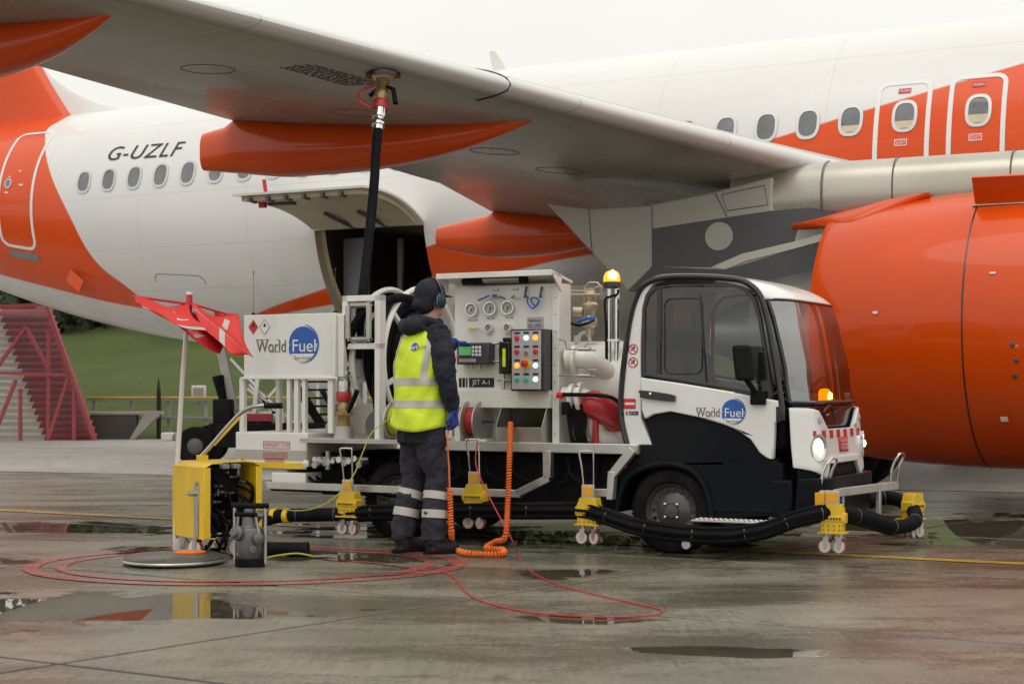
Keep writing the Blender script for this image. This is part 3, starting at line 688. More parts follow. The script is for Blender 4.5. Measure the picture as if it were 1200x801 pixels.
# ---- hold opening, hold and open hold door
q = MB()
for k in range(24):
    pa, pb = HP0+(HP1-HP0)*k/24, HP0+(HP1-HP0)*(k+1)/24
    for x in (HX0, HX1):
        sx = .06 if x == HX0 else -.06
        q.add([S(x,pa,.004), S(x,pb,.004), S(x,pb,-.16), S(x,pa,-.16)], [(0,1,2,3)]); q.add([S(x,pa,-.16), S(x,pb,-.16), S(x+sx,pb,-.18), S(x+sx,pa,-.18)], [(0,1,2,3)])
for pa, off in ((HP0, -.06), (HP1, -.06)):
    q.add([S(HX0,pa,.004), S(HX1,pa,.004), S(HX1,pa,-.2), S(HX0,pa,-.2)], [(0,1,2,3)])
q.build('hold_frame', 'door_lining', air)
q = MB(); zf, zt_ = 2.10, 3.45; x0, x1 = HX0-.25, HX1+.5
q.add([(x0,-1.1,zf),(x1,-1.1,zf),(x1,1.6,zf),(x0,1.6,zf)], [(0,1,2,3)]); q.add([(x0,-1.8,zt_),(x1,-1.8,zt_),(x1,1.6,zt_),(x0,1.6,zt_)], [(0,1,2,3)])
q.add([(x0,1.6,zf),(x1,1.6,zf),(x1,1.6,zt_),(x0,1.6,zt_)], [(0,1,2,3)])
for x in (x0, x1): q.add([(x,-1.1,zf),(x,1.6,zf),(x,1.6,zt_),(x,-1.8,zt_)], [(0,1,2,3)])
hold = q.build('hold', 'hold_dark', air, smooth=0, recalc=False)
q = MB(); q.box(HX0+.03, HX0+.42, -1.25, -1.2, 2.1, 3.3); q.build('hold_side_panel', 'door_grey', hold, smooth=0)
q = MB(); q.box(-5.9,-5.0,-.15,-.05,3.1,3.14); q.build('hold_light', 'hold_lamp', hold, smooth=0)
q = MB(); q.box(-5.35,-5.12,-.75,-.74,2.72,3.0); q.build('hold_placard', 'hold_lining', hold, smooth=0)
q = MB(); q.box(-5.98,-5.90,-.9,-.85,2.1,3.3); q.box(-6.3,-6.28,-1.2,-1.16,2.1,3.3); q.build('net_post', 'pylon_dark', hold, smooth=0)
for k in range(7):
    q = MB(); z_ = 2.2+.13*k; q.tube([(x0+1.0,-.6,z_), (x1-1.5,-.6,z_)], .012, 6); q.build('cargo_net_strap', 'navy_cloth', hold)
# door leaf, swung out and up about its top hinge
hx, hz = -1.965, 3.36; fw, fz = -3.5, 3.68
def leaf(u, v, off=0.0):                               # u along x, v from hinge to free edge
    y = hx+(fw-hx)*v; z = hz+(fz-hz)*v+.62*v*(1-v)*(1-.35*v)*1.0
    d_y, d_z = (fw-hx), (fz-hz)+.62*(1-2*v); L = math.hypot(d_y, d_z); ny, nz = -d_z/L*-1, d_y/L*-1
    return Vector((HX0-.02-.24*v+(HX1-HX0+.04+.24*v)*u, y+off*(d_z/L), z-off*(d_y/L)))
q = MB(); q.grid(lambda u, v: leaf(u, v, .05), 12, 16); q.grid(lambda u, v: leaf(u, v, .02), 12, 16)
for fn in (lambda u, v: leaf(u, 1, .02+.03*v), lambda u, v: leaf(0, u, .02+.03*v), lambda u, v: leaf(1, u, .02+.03*v), lambda u, v: leaf(u, 0, .02+.03*v)): q.grid(fn, 16, 2)
hd = q.build('hold_door', 'airliner_white', air, smooth=40)
q = MB(); q.grid(lambda u, v: leaf(.04+.92*u, .05+.9*v, -.05), 12, 16); q.grid(lambda u, v: leaf(.04+.92*u, .05+.9*v, .0195), 12, 16)
for fn in (lambda u, v: leaf(.04+.92*u, .95, -.05+.0695*v), lambda u, v: leaf(.04, .05+.9*u, -.05+.0695*v), lambda u, v: leaf(.96, .05+.9*u, -.05+.0695*v)): q.grid(fn, 16, 2)
q.build('door_lining', 'door_lining', hd, smooth=40)
for u in (.12,.26,.40,.54,.68,.82):
    q = MB(); q.bar(leaf(u,.985,-.03), leaf(u,.90,-.06), .05, .05); q.build('latch', 'pylon_dark', hd, smooth=0)
for u in (.4, .68):
    q = MB(); q.tube([leaf(u,.02,-.02), leaf(u,.2,-.10), leaf(u-.06,.34,-.07)], .028, 8); q.build('hinge_arm', 'pylon_dark', hd)
q = MB(); q.obox(leaf(.22,.72,-.06), (.2,0,0), (0,.06,.0), (0,0,.03)); q.build('lock_box', 'pylon_dark', hd, bevel=.01)
q = MB(); q.obox(leaf(.10,.78,-.07), (.05,0,0), (0,.03,0), (0,0,.05)); q.build('warning_tag', 'red_print', hd, smooth=0)
q = MB(); lp = [leaf(.80,.28,-.055), leaf(.93,.28,-.055), leaf(.93,.5,-.055), leaf(.80,.5,-.055)]; q.tube(lp, .006, 4, closed=True); q.build('door_placard', 'hold_lining', hd)
q = MB(); q.bar(leaf(.14,.8,.06), leaf(.17,.86,.24), .05, .02); q.build('prop_flag', 'red_print', hd, smooth=0)

# ---- wing
WING = [  # v, LE x, LE z, TE x, TE z, thickness ratio
    (1.2, 4.22, 2.78, -2.95, 2.98, .135), (2.2, 3.70, 2.92, -2.95, 3.08, .135), (3.4, 3.07, 3.03, -2.88, 3.22, .13), (5.3, 2.08, 3.24, -2.68, 3.43, .125), (6.2, 1.62, 3.34, -2.80, 3.50, .12),
    (8.0, .68, 3.56, -3.15, 3.70, .115), (9.9, -.31, 3.80, -3.40, 3.83, .11), (11.2, -.98, 3.96, -3.64, 3.94, .108), (14.0, -2.44, 4.30, -4.35, 4.22, .105), (16.6, -3.79, 4.62, -5.20, 4.52, .10), (17.0, -4.15, 4.66, -5.25, 4.56, .06)]
def wing_sec(v):
    for a, b_ in zip(WING, WING[1:]):
        if a[0] <= v <= b_[0]:
            k = (v-a[0])/(b_[0]-a[0]); return [a[i]+(b_[i]-a[i])*k for i in range(1, 6)]
    return list(WING[-1][1:])
def wing_pt(v, c, upper, off=0.0):
    """c = 0 leading edge .. 1 trailing edge"""
    lx, lz, tx, tz, th = wing_sec(v); ch = lx-tx
    yt = 5*th*(.2969*math.sqrt(max(c,0))-.126*c-.3516*c*c+.2843*c**3-.1015*c**4)*ch
    camb = .012*ch*math.sin(math.pi*min(1, c))
    kf = .95 if upper else .70
    z = lz+(tz-lz)*c+camb*(1 if upper else -.3)+(yt*kf if upper else -yt*kf)
    return Vector((lx-ch*c, -v, z+(off if upper else -off)))
cs = [(.5-.5*math.cos(math.pi*k/26)) for k in range(27)]
prof = [(c, True) for c in cs[::-1]]+[(c, False) for c in cs[1:-1]]
def wing_mesh(mirror):
    vvs = [1.2,1.7,2.2,2.8,3.4,4,4.6,5.3,5.75,6.2,6.8,7.4,8,8.6,9.2,9.9,10.5,11.2,12,13,14,15,16,16.6,17]
    q = MB(); n_ = len(prof); vs = []
    for v in vvs:
        for c, up in prof:
            p = wing_pt(v, c, up); vs.append((p.x, -p.y if mirror else p.y, p.z))
    fs = [(i*n_+k, i*n_+(k+1) % n_, (i+1)*n_+(k+1) % n_, (i+1)*n_+k) for i in range(len(vvs)-1) for k in range(n_)]
    fs += [tuple(range(n_)), tuple((len(vvs)-1)*n_+k for k in range(n_))[::-1]]
    q.add(vs, fs); return q
# wing paint: grey box, white slat ahead, panel lines and fasteners under it
def wing_mat():
    m = bpy.data.materials.new('wing_skin'); m.use_nodes = True; MATS['wing_skin'] = m
    nt, n, l, M_, noise, rng, mapping, mixc = node_helpers(m); b = n['Principled BSDF']
    tcn = n.new('ShaderNodeTexCoord').outputs['Object']; sp = n.new('ShaderNodeSeparateXYZ'); l.new(tcn, sp.inputs[0]); X, Y, Z = sp.outputs
    lead = M_('ADD', X, M_('MULTIPLY', M_('ADD', Y, 5.75), -.5206))     # distance ahead of / behind the leading edge line
    slat = rng(lead, 1.70, 1.78)
    big = noise(tcn, .8, 6, .62); str_ = noise(mapping(tcn, rot=(0,0,R(28)), sc=(.5,3.5,1)), 1.6, 7, .65)
    base = mixc(rng(big, .3, .7), (.31,.302,.272), (.41,.398,.36)); base = mixc(M_('MULTIPLY', rng(str_, .5, .78), .35), base, (.24,.22,.18))
    base = mixc(M_('MULTIPLY', rng(noise(tcn, 14, 4, .7), .66, .74), .5), base, (.10,.09,.07))
    c = mixc(slat, base, mixc(rng(big, .3, .7), (.66,.645,.61), (.73,.715,.68)))
    # panel joints run along the spars and ribs
    def seam(v, p0, w): return M_('LESS_THAN', M_('ABSOLUTE', M_('SUBTRACT', v, p0)), w)
    s_ = M_('MAXIMUM', seam(lead, 1.66, .006), M_('MAXIMUM', seam(lead, .95, .004), seam(lead, -.35, .004)))
    for y0 in (-6.9, -8.35, -10.9, -12.4): s_ = M_('MAXIMUM', s_, seam(M_('ADD', Y, M_('MULTIPLY', X, -.12)), y0, .004))
    rib = n.new('ShaderNodeMath'); rib.operation = 'PINGPONG'; l.new(M_('ADD', Y, M_('MULTIPLY', X, -.30)), rib.inputs[0]); rib.inputs[1].default_value = .36
    s_ = M_('MAXIMUM', s_, M_('MULTIPLY', M_('LESS_THAN', rib.outputs[0], .003), .35))
    c = mixc(M_('MULTIPLY', s_, .55), c, (.10,.09,.075))
    l.new(c, b.inputs['Base Color']); l.new(rng(big, .3, .7, .22, .38), b.inputs['Roughness']); b.inputs['Coat Weight'].default_value = .15
    l.new(b.outputs[0], n['Material Output'].inputs[0])
wing_mat()
wing = wing_mesh(False).build('wing', 'wing_skin', air, smooth=45)
wing_mesh(True).build('wing', 'wing_skin', air, smooth=45)
# raised tank access plates and the gap at the slat end
for v, c in ((4.3,.42),(5.0,.46),(6.6,.45),(7.4,.45),(8.9,.47),(10.4,.45)):
    q = MB(); pc = wing_pt(v, c, False); q.prism([ellipse(0,0,.24,.14,28), ellipse(0,0,.232,.132,28)[::-1]], lambda a, b_, t_, v=v, c=c: (lambda vv, cc2: wing_pt(vv, cc2, False, t_))(v+b_, c-a/ (wing_sec(v)[0]-wing_sec(v)[2])), -.002, .003); q.build('tank_plate', 'pylon_dark', wing, smooth=0)
q = MB(); pts = [wing_pt(8.95, c, True, .004) for c in (.10,.06,.03,.01,0)]+[wing_pt(8.95, c, False, .004) for c in (.01,.03,.05,.075,.095)]; q.tube(pts, .008, 6); q.build('slat_gap', 'gloss_black', wing)
q = MB(); pts = [wing_pt(12.35, c, True, .004) for c in (.10,.06,.03,.01,0)]+[wing_pt(12.35, c, False, .004) for c in (.01,.03,.05,.075,.095)]; q.tube(pts, .008, 6); q.build('slat_gap', 'gloss_black', wing)
# stencilled refuelling notes: rows of tiny marks
q = MB(); rnd = random.Random(11)
for r_ in range(9):
    a = 0.0
    while a < .62:
        w = rnd.uniform(.012, .045); q.prism([[(a,0),(a+w,0),(a+w,.02),(a,.02)]], lambda aa, bb, t_, r_=r_: wing_pt(9.62+aa*.95+.05*r_*.2, .155+(r_*.034+bb)/3.1, False, t_+.001), 0, .0025); a += w+rnd.uniform(.01, .03)
q.build('stencil', 'grey_print', wing, smooth=0)
# tail fin, dorsal fillet, tailplane
q = MB()
def fin_pt(u, v, s_):
    zz = 5.35+v*6.3; xl = (-13.15-(zz-5.9)*.80) if zz > 5.9 else -13.15+(5.9-zz)*1.2
    xt = -18.9-(zz-5.35)*.28; ch = xl-xt; th = .10*ch*(1-.15*v)
    yt = 5*.10*(.2969*math.sqrt(u)-.126*u-.3516*u*u+.2843*u**3-.1015*u**4)*ch
    return Vector((xl-ch*u, s_*yt, zz))
us = [(.5-.5*math.cos(math.pi*k/16)) for k in range(17)]; pf = [(u, -1) for u in us]+[(u, 1) for u in us[::-1][1:-1]]
nv_ = 14; vs = [fin_pt(u, v/(nv_-1), s_) for v in range(nv_) for u, s_ in pf]; k_ = len(pf)
q.add(vs, [(i*k_+j, i*k_+(j+1) % k_, (i+1)*k_+(j+1) % k_, (i+1)*k_+j) for i in range(nv_-1) for j in range(k_)]+[tuple((nv_-1)*k_+j for j in range(k_))])
fin = q.build('tail_fin', 'nacelle_orange', air, smooth=45)
q = MB(); q.grid(lambda u, v: Vector((-10.9-3.0*u, (.10*u+.02)*(1-2*v)*(1-.0*u), 5.60+(.16+1.05*u**2.6)*(1-abs(2*v-1)**2.2)*1.0)), 18, 13); q.build('dorsal_fillet', 'airliner_white', air, smooth=60)
for s_ in (-1, 1):
    q = MB(); q.prism([[(-15.4,0),(-18.6,0),(-19.4,-4.9),(-18.0,-5.2)]], lambda a, b_, t_, s_=s_: Vector((a, s_*(b_-.4), 4.75-b_*.10+t_)), -.10, .10); q.build('tailplane', 'airliner_white', air, bevel=.06)

# ---- flap track fairings (orange canoes)
def canoe(v, xa, xf, za, zf, zb, w, zt=None, name='flap_fairing', zlip=None):
    """xa, xf = aft and forward end; za, zf their height; zb = lowest point; follows the wing above"""
    q = MB(); n_ = 26; k_ = 22; vs = []
    for i in range(n_):
        u = i/(n_-1); x = xa+(xf-xa)*u; ctr = za+(zf-za)*u
        env = (min(1, .26+u/.36)**.75)*(max(0.0, 1-max(0, (u-.45)/.55)**1.9))
        lo = ctr-(ctr-zb)*env if True else 0
        cc2 = (wing_sec(v)[0]-x)/(wing_sec(v)[0]-wing_sec(v)[2]); hi = wing_pt(v, max(.02, cc2), False).z+.05 if cc2 < 1 else min(ctr+.10+.02*(1), wing_sec(v)[3]+.02)
        if cc2 >= 1: hi = wing_sec(v)[3]-.02-(cc2-1)*(wing_sec(v)[0]-wing_sec(v)[2])*.16
        if hi < lo+.03: hi = lo+.03
        hw_ = max(.015, w*env)
        for j in range(k_):
            a = 2*math.pi*j/k_; cy, cz = math.cos(a), math.sin(a)
            ey = math.copysign(abs(cy)**.75, cy); ez = math.copysign(abs(cz)**.85, cz)
            vs.append(Vector((x, -v+hw_*ey*(1 if cz < 0 else 1), (lo+hi)/2+(hi-lo)/2*ez)))
    fs = [(i*k_+j, i*k_+(j+1) % k_, (i+1)*k_+(j+1) % k_, (i+1)*k_+j) for i in range(n_-1) for j in range(k_)]+[tuple(range(k_)), tuple((n_-1)*k_+j for j in range(k_))[::-1]]
    q.add(vs, fs); return q.build(name, 'nacelle_orange', air, smooth=50)
canoe(3.7, -3.62, -.9, 2.95, 2.95, 2.70, .24)
pa_, pf_, pb_ = ap(240,192,-8.3), ap(622,143,-8.3), ap(330,208,-8.3)
canoe(8.3, pa_.x, pf_.x, pa_.z, pf_.z, pb_.z, .22)
canoe(11.7, -4.6, -1.7, 3.72, 3.95, 3.55, .20)
# ---- belly fairing
q = MB()
def belly(u, v):
    x = 7.2-14.2*u; e = math.sin(math.pi*min(1, max(0, u)))**.55; a = math.pi*(1.08*v-.04)
    return Vector((x, (2.16*e+.02)*-math.cos(a), 2.35-(.82*e)*math.sin(a)+.12*(1-e)))
q.grid(belly, 48, 30); q.build('belly_fairing', 'fairing_beige', air, smooth=60)

# ---- pylon
V0 = -5.75; pw = .30
def pyl(loop, m, name, w, off=0.0, bevel=.02, y0=V0): q = MB(); q.prism([loop], lambda a, b_, t_: Vector((a, y0+t_, b_)), -w-off, w+off); return q.build(name, m, air, bevel=bevel, smooth=30)
def pp(*pts): return [(lambda p: (p.x, p.z))(ap(x, y, V0-pw)) for x, y in pts]
mainp = pp((640,238),(690,244),(760,240),(830,226),(905,207),(905,246),(980,240),(1000,262),(1000,340),(735,341))
pyl(mainp, 'fairing_beige', 'pylon', pw)
dark = pp((764,268),(903,247),(982,240),(984,262),(935,268),(930,285),(870,297),(833,313),(764,312)); pyl(dark, 'pylon_dark', 'pylon_side_panel', pw, .006, .003)
q = MB(); c = ap(843, 277, V0-pw); q.prism([ellipse(c.x, c.z, .145, .14, 28)], XZ(V0-pw-.012), -.006, .006); q.build('pylon_patch', 'fairing_beige', air, bevel=.003)
strip_ = pp((833,313),(870,297),(930,283),(985,268),(985,276),(930,292),(875,306),(850,316)); pyl(strip_, 'pylon_silver', 'pylon_trim', pw, .012, .003)
lower = pp((764,312),(850,316),(930,292),(985,278),(1000,340),(735,341)); pyl(lower, 'pylon_dark', 'pylon_lower_panel', pw, .004, .003)
for a_, b_ in (((690,246),(694,300)),((764,242),(765,335)),((838,226),(852,254))):
    q = MB(); pa, pb = ap(*a_, V0-pw-.004), ap(*b_, V0-pw-.004); q.bar(pa, pb, .006, .006); q.build('pylon_joint', 'grey_print', air, smooth=0)
p4 = pp((846,228),(896,217),(900,240),(852,247)); q = MB(); q.tube([Vector((a, V0-pw-.003, b_)) for a, b_ in p4], .005, 4, closed=True); q.build('pylon_hatch', 'grey_print', air)
# rounded silver top of the pylon running forward over the engine
q = MB(); n_ = 28; k_ = 24; vs = []
for i in range(n_):
    u = i/(n_-1); x = 1.05+4.4*u; top = 3.30-.02*u; r_ = .33*(.75+.25*min(1, u*4)); bt = 2.62
    for j in range(k_):
        a = 2*math.pi*j/k_; vs.append(Vector((x, V0+r_*1.02*math.copysign(abs(math.cos(a))**.8, math.cos(a)), (top+bt)/2+(top-bt)/2*math.copysign(abs(math.sin(a))**.8, math.sin(a)))))
q.add(vs, [(i*k_+j, i*k_+(j+1) % k_, (i+1)*k_+(j+1) % k_, (i+1)*k_+j) for i in range(n_-1) for j in range(k_)]+[tuple(range(k_)), tuple((n_-1)*k_+j for j in range(k_))[::-1]])
q.build('pylon_top', 'pylon_silver', air, smooth=50)
for x in (2.0, 2.68, 3.75):
    q = MB(); q.tube([Vector((x, V0+.342*math.copysign(abs(math.cos(a))**.8, math.cos(a)), 2.96+.345*math.copysign(abs(math.sin(a))**.8, math.sin(a)))) for a in [R(95+k*9) for k in range(13)]], .006, 5); q.build('pylon_joint', 'grey_print', air)

# ---- engine
EZ = 1.66; ER = 1.29
nac = [(2.14,1.15),(2.2,1.172),(2.5,1.218),(2.9,1.252),(3.3,1.277),(3.7,1.285),(4.2,1.292),(4.8,1.275),(5.3,1.22),(5.7,1.12),(5.9,1.02),(5.96,.95),(5.92,.89),(5.75,.86),(5.3,.87),(4.6,.90)]
def engine(s_):
    yy = s_*5.75
    q = MB(); q.lathe([(r, x) for x, r in nac], (0, yy, EZ), (1,0,0), 72, ref=(0,0,1), open_=True); q.lathe([(1.15, 2.14),(1.12,2.2),(.98,2.6),(.92,3.4)], (0,yy,EZ), (1,0,0), 72, ref=(0,0,1), open_=True)
    e = q.build('nacelle', 'nacelle_orange', air, smooth=50)
    q = MB(); q.tube([Vector((3.55+.02*math.sin(a), yy+1.2795*math.sin(a), EZ+1.2795*math.cos(a))) for a in [R(k*5) for k in range(72)]], .009, 5, closed=True); q.build('cowl_joint', 'gloss_black', e)
    q = MB(); q.lathe([(.90,3.0),(.74,2.4),(.62,1.7),(.56,1.35),(.54,1.35),(.5,2.2)], (0,yy,EZ), (1,0,0), 48); q.build('core_cowl', 'exhaust_metal', e, smooth=50)
    q = MB(); q.lathe([(.0,.55),(.10,.62),(.30,1.05),(.40,1.5),(.44,2.1)], (0,yy,EZ), (1,0,0), 40); q.build('exhaust_plug', 'exhaust_metal', e, smooth=50)
    q = MB(); q.lathe([(.0,4.75),(.88,4.7),(.88,4.72),(.0,4.8)], (0,yy,EZ), (1,0,0), 40); q.build('fan', 'pylon_dark', e)
    return e
eng = engine(-1); engine(1)
# upper cowl tongue that runs back to the pylon, strake, drain fitting
tu = cr([ap(930,266,-6.12), ap(950,260,-6.12), ap(975,252,-6.12), ap(1005,244,-6.12), ap(1045,234,-6.1), ap(1090,229,-6.1)], 5); tb_ = cr([ap(930,269,-6.14), ap(955,268,-6.2), ap(972,267,-6.35), ap(1000,262,-6.45), ap(1045,246,-6.3), ap(1090,231,-6.12)], 5)
q = MB(); q.grid(lambda u, v: (lambda a, b_: a+(b_-a)*v+Vector((0,-.06*math.sin(math.pi*v),.03*math.sin(math.pi*v))))(tu[min(len(tu)-1,int(u*(len(tu)-1)+.5))], tb_[min(len(tb_)-1,int(u*(len(tb_)-1)+.5))]), len(tu), 7); q.build('cowl_tongue', 'nacelle_orange', eng, smooth=60, solid=.012)
q = MB()
a0_ = R(33); pc = lambda r_, x, a: Vector((x, V0-r_*math.sin(a), EZ+r_*math.cos(a)))
q.prism([[(3.52,1.25),(4.9,1.27),(4.75,1.47),(4.3,1.55),(3.52,1.56)]], lambda a, b_, t_: pc(b_, a, a0_)+Vector((0, -math.cos(a0_)*t_, -math.sin(a0_)*t_)), -.015, .015); q.build('nacelle_strake', 'nacelle_orange', eng, bevel=.006)
q = MB(); q.bar(pc(1.285,3.50,a0_+.01), pc(1.29,4.9,a0_+.01), .05, .012); q.build('strake_foot', 'aluminium', eng, bevel=.004)
for x, a_ in ((3.95, R(98)), (3.98, R(104)), (3.96, R(110))):
    q = MB(); c = pc(1.288, x, a_); q.lathe([(.022,-.01),(.022,.006),(.015,.009)], c, c-Vector((x,V0,EZ)), 10); q.build('cowl_latch', 'pylon_dark', eng)
q = MB(); c = pc(1.24, 3.15, R(62)); q.tube([pc(1.237, 3.15+.09*math.cos(t_), R(62)+.075*math.sin(t_)) for t_ in [R(k*15) for k in range(24)]], .004, 4, closed=True); q.build('cowl_port', 'grey_print', eng)
for x, a_, w, h, mt in ((2.75,R(84),.04,.018,'white_print'),(3.75,R(70),.05,.012,'white_print'),(3.8,R(128),.06,.035,'white_print')):
    rr_ = 1.248 if x < 3.2 else (1.27 if x < 3.6 else 1.292)
    q = MB(); q.add([pc(rr_, x, a_), pc(rr_, x+w, a_), pc(rr_, x+w, a_+h), pc(rr_, x, a_+h)], [(0,1,2,3)]); q.build('placard', mt, eng, smooth=0, solid=.008)
for k in range(6):
    x = 2.5+k*.28 if k < 4 else 3.7+(k-4)*.3; rr_ = 1.183+.045*min(1,(x-2.5)/.5)+.035*max(0,min(1,(x-3)/.5)); q = MB(); q.add([pc(rr_+.004, x, R(158)), pc(rr_+.004, x+.10, R(158)), pc(rr_+.004, x+.10, R(161)), pc(rr_+.004, x, R(161))], [(0,1,2,3)]); q.build('cowl_latch', 'pylon_dark', eng, smooth=0, solid=.008)
# ---- main landing gear
for s_ in (-1, 1):
    yy = s_*3.79
    q = MB(); q.cyl((1.5,yy,.58), (1.35,yy-.25*s_*-1,2.7), .13, .16, n=16); q.cyl((1.5,yy-.5,.58), (1.5,yy+.5,.58), .09); q.bar((1.5,yy,1.2), (2.1,yy-.9*s_,2.3), .09, .09); g_ = q.build('gear_leg', 'fairing_beige', air)
    for dy in (-.46, .46):
        q = MB(); q.lathe([(.28,-.19),(.48,-.20),(.56,-.16),(.585,-.08),(.585,.08),(.56,.16),(.48,.20),(.28,.19)], (1.5,yy+dy,.583), (0,1,0), 40, ring=True); w_ = q.build('gear_wheel', 'rubber', air)
        q = MB(); q.lathe([(.06,-.16),(.27,-.19),(.29,-.1),(.29,.1),(.27,.19),(.06,.16)], (1.5,yy+dy,.583), (0,1,0), 24); q.build('hub', 'exhaust_metal', w_)
q = MB(); q.cyl((13.6,0,.4),(13.6,0,2.2),.1); q.cyl((13.6,-.3,.38),(13.6,.3,.38),.06); q.build('gear_leg', 'fairing_beige', air)
for dy in (-.24, .24):
    q = MB(); q.lathe([(.16,-.11),(.34,-.1),(.38,-.05),(.38,.05),(.34,.1),(.16,.11)], (13.6,dy,.38), (0,1,0), 32, ring=True); q.build('gear_wheel', 'rubber', air)

# ================================================================== the hydrant dispenser truck
trk = thing('fuel_truck', (T0[0], T0[1], 0), -ANG, 'small white and black electric fuel dispenser truck beneath the wing', 'truck')
WD = 1.30                                              # body width
def tl(*pts, c=0.0): return [(lambda p: (p.x, p.z))(tp(x, y, c)) for x, y in pts]
def smooth2(pts, n=6, closed=True): return [(p.x, p.y) for p in cr([(a, b_, 0) for a, b_ in pts], n, closed)]
def side(loops, m, name, y0, y1, parent=trk, bevel=0, smooth=35): q = MB(); q.prism(loops, lambda a, b_, t_: Vector((a, t_, b_)), y0, y1); return q.build(name, m, parent, bevel=bevel, smooth=smooth)

# ---- chassis and running gear
q = MB()
q.box(-3.55,.75,.30,.40,.30,.42); q.box(-3.55,.75,.90,1.0,.30,.42); q.box(-1.75,-.40,.10,1.2,.27,.64); q.box(-2.95,-2.55,.15,1.15,.30,.62); q.box(-3.4,-2.9,.2,1.1,.38,.50); q.box(-1.9,-1.7,.2,1.1,.4,.66)
q.cyl((-2.18,.1,.28),(-2.18,1.2,.28),.06); q.cyl((0,.1,.28),(0,1.2,.28),.05); q.box(-.35,.9,.25,1.05,.30,.60)
for x in (-2.75,-2.6,-1.55,-1.3,-1.1,-.8): q.cyl((x,.12,.45),(x+.05,.12,.66),.02,n=8)
q.build('chassis', 'underbody', trk, bevel=.012)
q = MB(); rnd = random.Random(5)
for k in range(9):
    y0 = rnd.uniform(.02,.2); x0 = -3.3+k*.1; z0 = rnd.uniform(.40,.5)
    q.tube(cr([(x0,y0,z0),(x0+.25,y0-.05,z0-.1),(x0+.55,y0,z0-.06),(x0+.9,y0+.05,z0+.1)]), .012, 6)
for k in range(6):
    x0 = -1.9+k*.22; q.tube(cr([(x0,.06,.64),(x0+.05,.03,.50),(x0+.2,.05,.46),(x0+.24,.08,.62)]), .010, 6)
q.build('wiring', 'rubber', trk)
def wheel(x, y, face):
    w = MB(); R_ = .288
    prof = [(.185,-.075),(.20,-.088),(.245,-.094),(.272,-.086),(.284,-.066),(R_,-.04),(R_,.04),(.284,.066),(.272,.086),(.245,.094),(.20,.088),(.185,.075)]
    w.lathe(prof, (0,0,0), (0,1,0), 56, ring=True)
    wh = w.build('wheel', 'rubber', trk, smooth=30, loc=(x, y, R_-.002))
    t = MB()
    for k in range(64):
        a = 2*math.pi*k/64; c, s_ = math.cos(a), math.sin(a)
        for y0, y1 in ((-.068,-.034),(-.022,.022),(.034,.068)):
            t.obox((c*(R_+.002), (y0+y1)/2, s_*(R_+.002)), (-s_*.0095, 0, c*.0095), (0,(y1-y0)/2,0), (c*.004,0,s_*.004))
    t.build('tread', 'rubber', wh, smooth=0)
    r = MB(); f = face
    r.lathe([(.188,-.07*f),(.182,-.078*f),(.172,-.060*f),(.160,-.040*f),(.125,-.030*f),(.10,-.045*f),(.055,-.060*f),(.045,-.075*f),(.0,-.078*f)], (0,0,0), (0,1,0), 48, open_=True); r.lathe([(.186,.07*f),(.15,.05*f),(0,.05*f)], (0,0,0), (0,1,0), 24)
    rim = r.build('rim', 'dark_rim', wh, smooth=30)
    h = MB()
    for k in range(16):
        a = 2*math.pi*k/16; c = (math.cos(a)*.143, -.036*f, math.sin(a)*.143); h.lathe([(.0135,-.003*f),(.0135,.006*f)], c, (0,-1,0), 10)
    each(h, 'vent_hole', 'gloss_black', rim)
    bolts = MB()
    for k in range(4):
        a = R(45+90*k); c = (math.cos(a)*.062, -.064*f, math.sin(a)*.062); bolts.lathe([(.011,0),(.011,.014),(.006,.016)], c, (0,-f,0), 6)
    each(bolts, 'wheel_nut', 'chrome', rim)
wheel(0, .094, 1); wheel(-2.18, .094, 1); wheel(0, WD-.094, -1); wheel(-2.18, WD-.094, -1)

# ---- cab
ARC = [(722,600),(725,583),(731,566),(740,555),(760,546),(783,543),(803,547),(818,557),(828,575),(832,590),(834,606)]
low = tl((735,521),(764,521),(757,492),(768,486),(787,482.5),(822,489),(852,498),(880,514),(891,530),(907,539),(917,545),(917,604))+tl(*ARC[::-1])+tl((720,575),(716,545))
side([low], 'cab_black', 'lower_body', 0.0, .09, bevel=.006)
side([low], 'cab_black', 'lower_body', WD-.09, WD, bevel=.006)
q = MB(); arc3 = cr([tp(x, y, -.012) for x, y in ARC], 3); q.tube(arc3, .022, 8); q.build('arch_lip', 'cab_black', trk)
q = MB(); q.tube([Vector((p.x, .10, p.z)) for p in arc3], .01, 4); q.grid(lambda u, v: (lambda p: Vector((p.x, .0+.28*v, p.z)))(arc3[int(u*(len(arc3)-1))]), len(arc3), 2); q.build('wheel_well', 'underbody', trk)
q = MB(); p0, p1 = tp(832,578,0), tp(917,562,0); q.prism([[(.27,.30),(.74,.30),(.74,.40),(.27,.40)]], lambda a, b_, t_: Vector((a, -.012+t_, b_)), 0, .01); q.build('sill_panel', 'cab_black', trk, bevel=.006)
pillar = tl((727,470),(730,436),(737,381),(745,350),(756,333),(768,328),(757,345),(753,360),(751,400),(751,441),(751,490),(764,521),(736,521))
side([pillar], 'cab_white', 'rear_pillar', -.004, .06, bevel=.006)
side([pillar], 'cab_white', 'rear_pillar', WD-.06, WD+.004, bevel=.006)
doorp = tl((751.5,442),(800,449),(860,459),(916,470),(917,491),(909,495),(908,520),(907,538),(899,536),(891,530),(880,514),(866,504),(852,498),(822,489),(787,482),(768,485),(757,491),(753,480))
door = side([doorp], 'cab_white', 'side_door', -.022, .03, bevel=.012)
side([doorp], 'cab_white', 'side_door', WD-.03, WD+.022, bevel=.012)
glz = tl((754,360),(758,346),(768,336),(790,333),(862,333),(876,338),(886,350),(893,375),(907,464),(860,457),(800,447),(753,440))
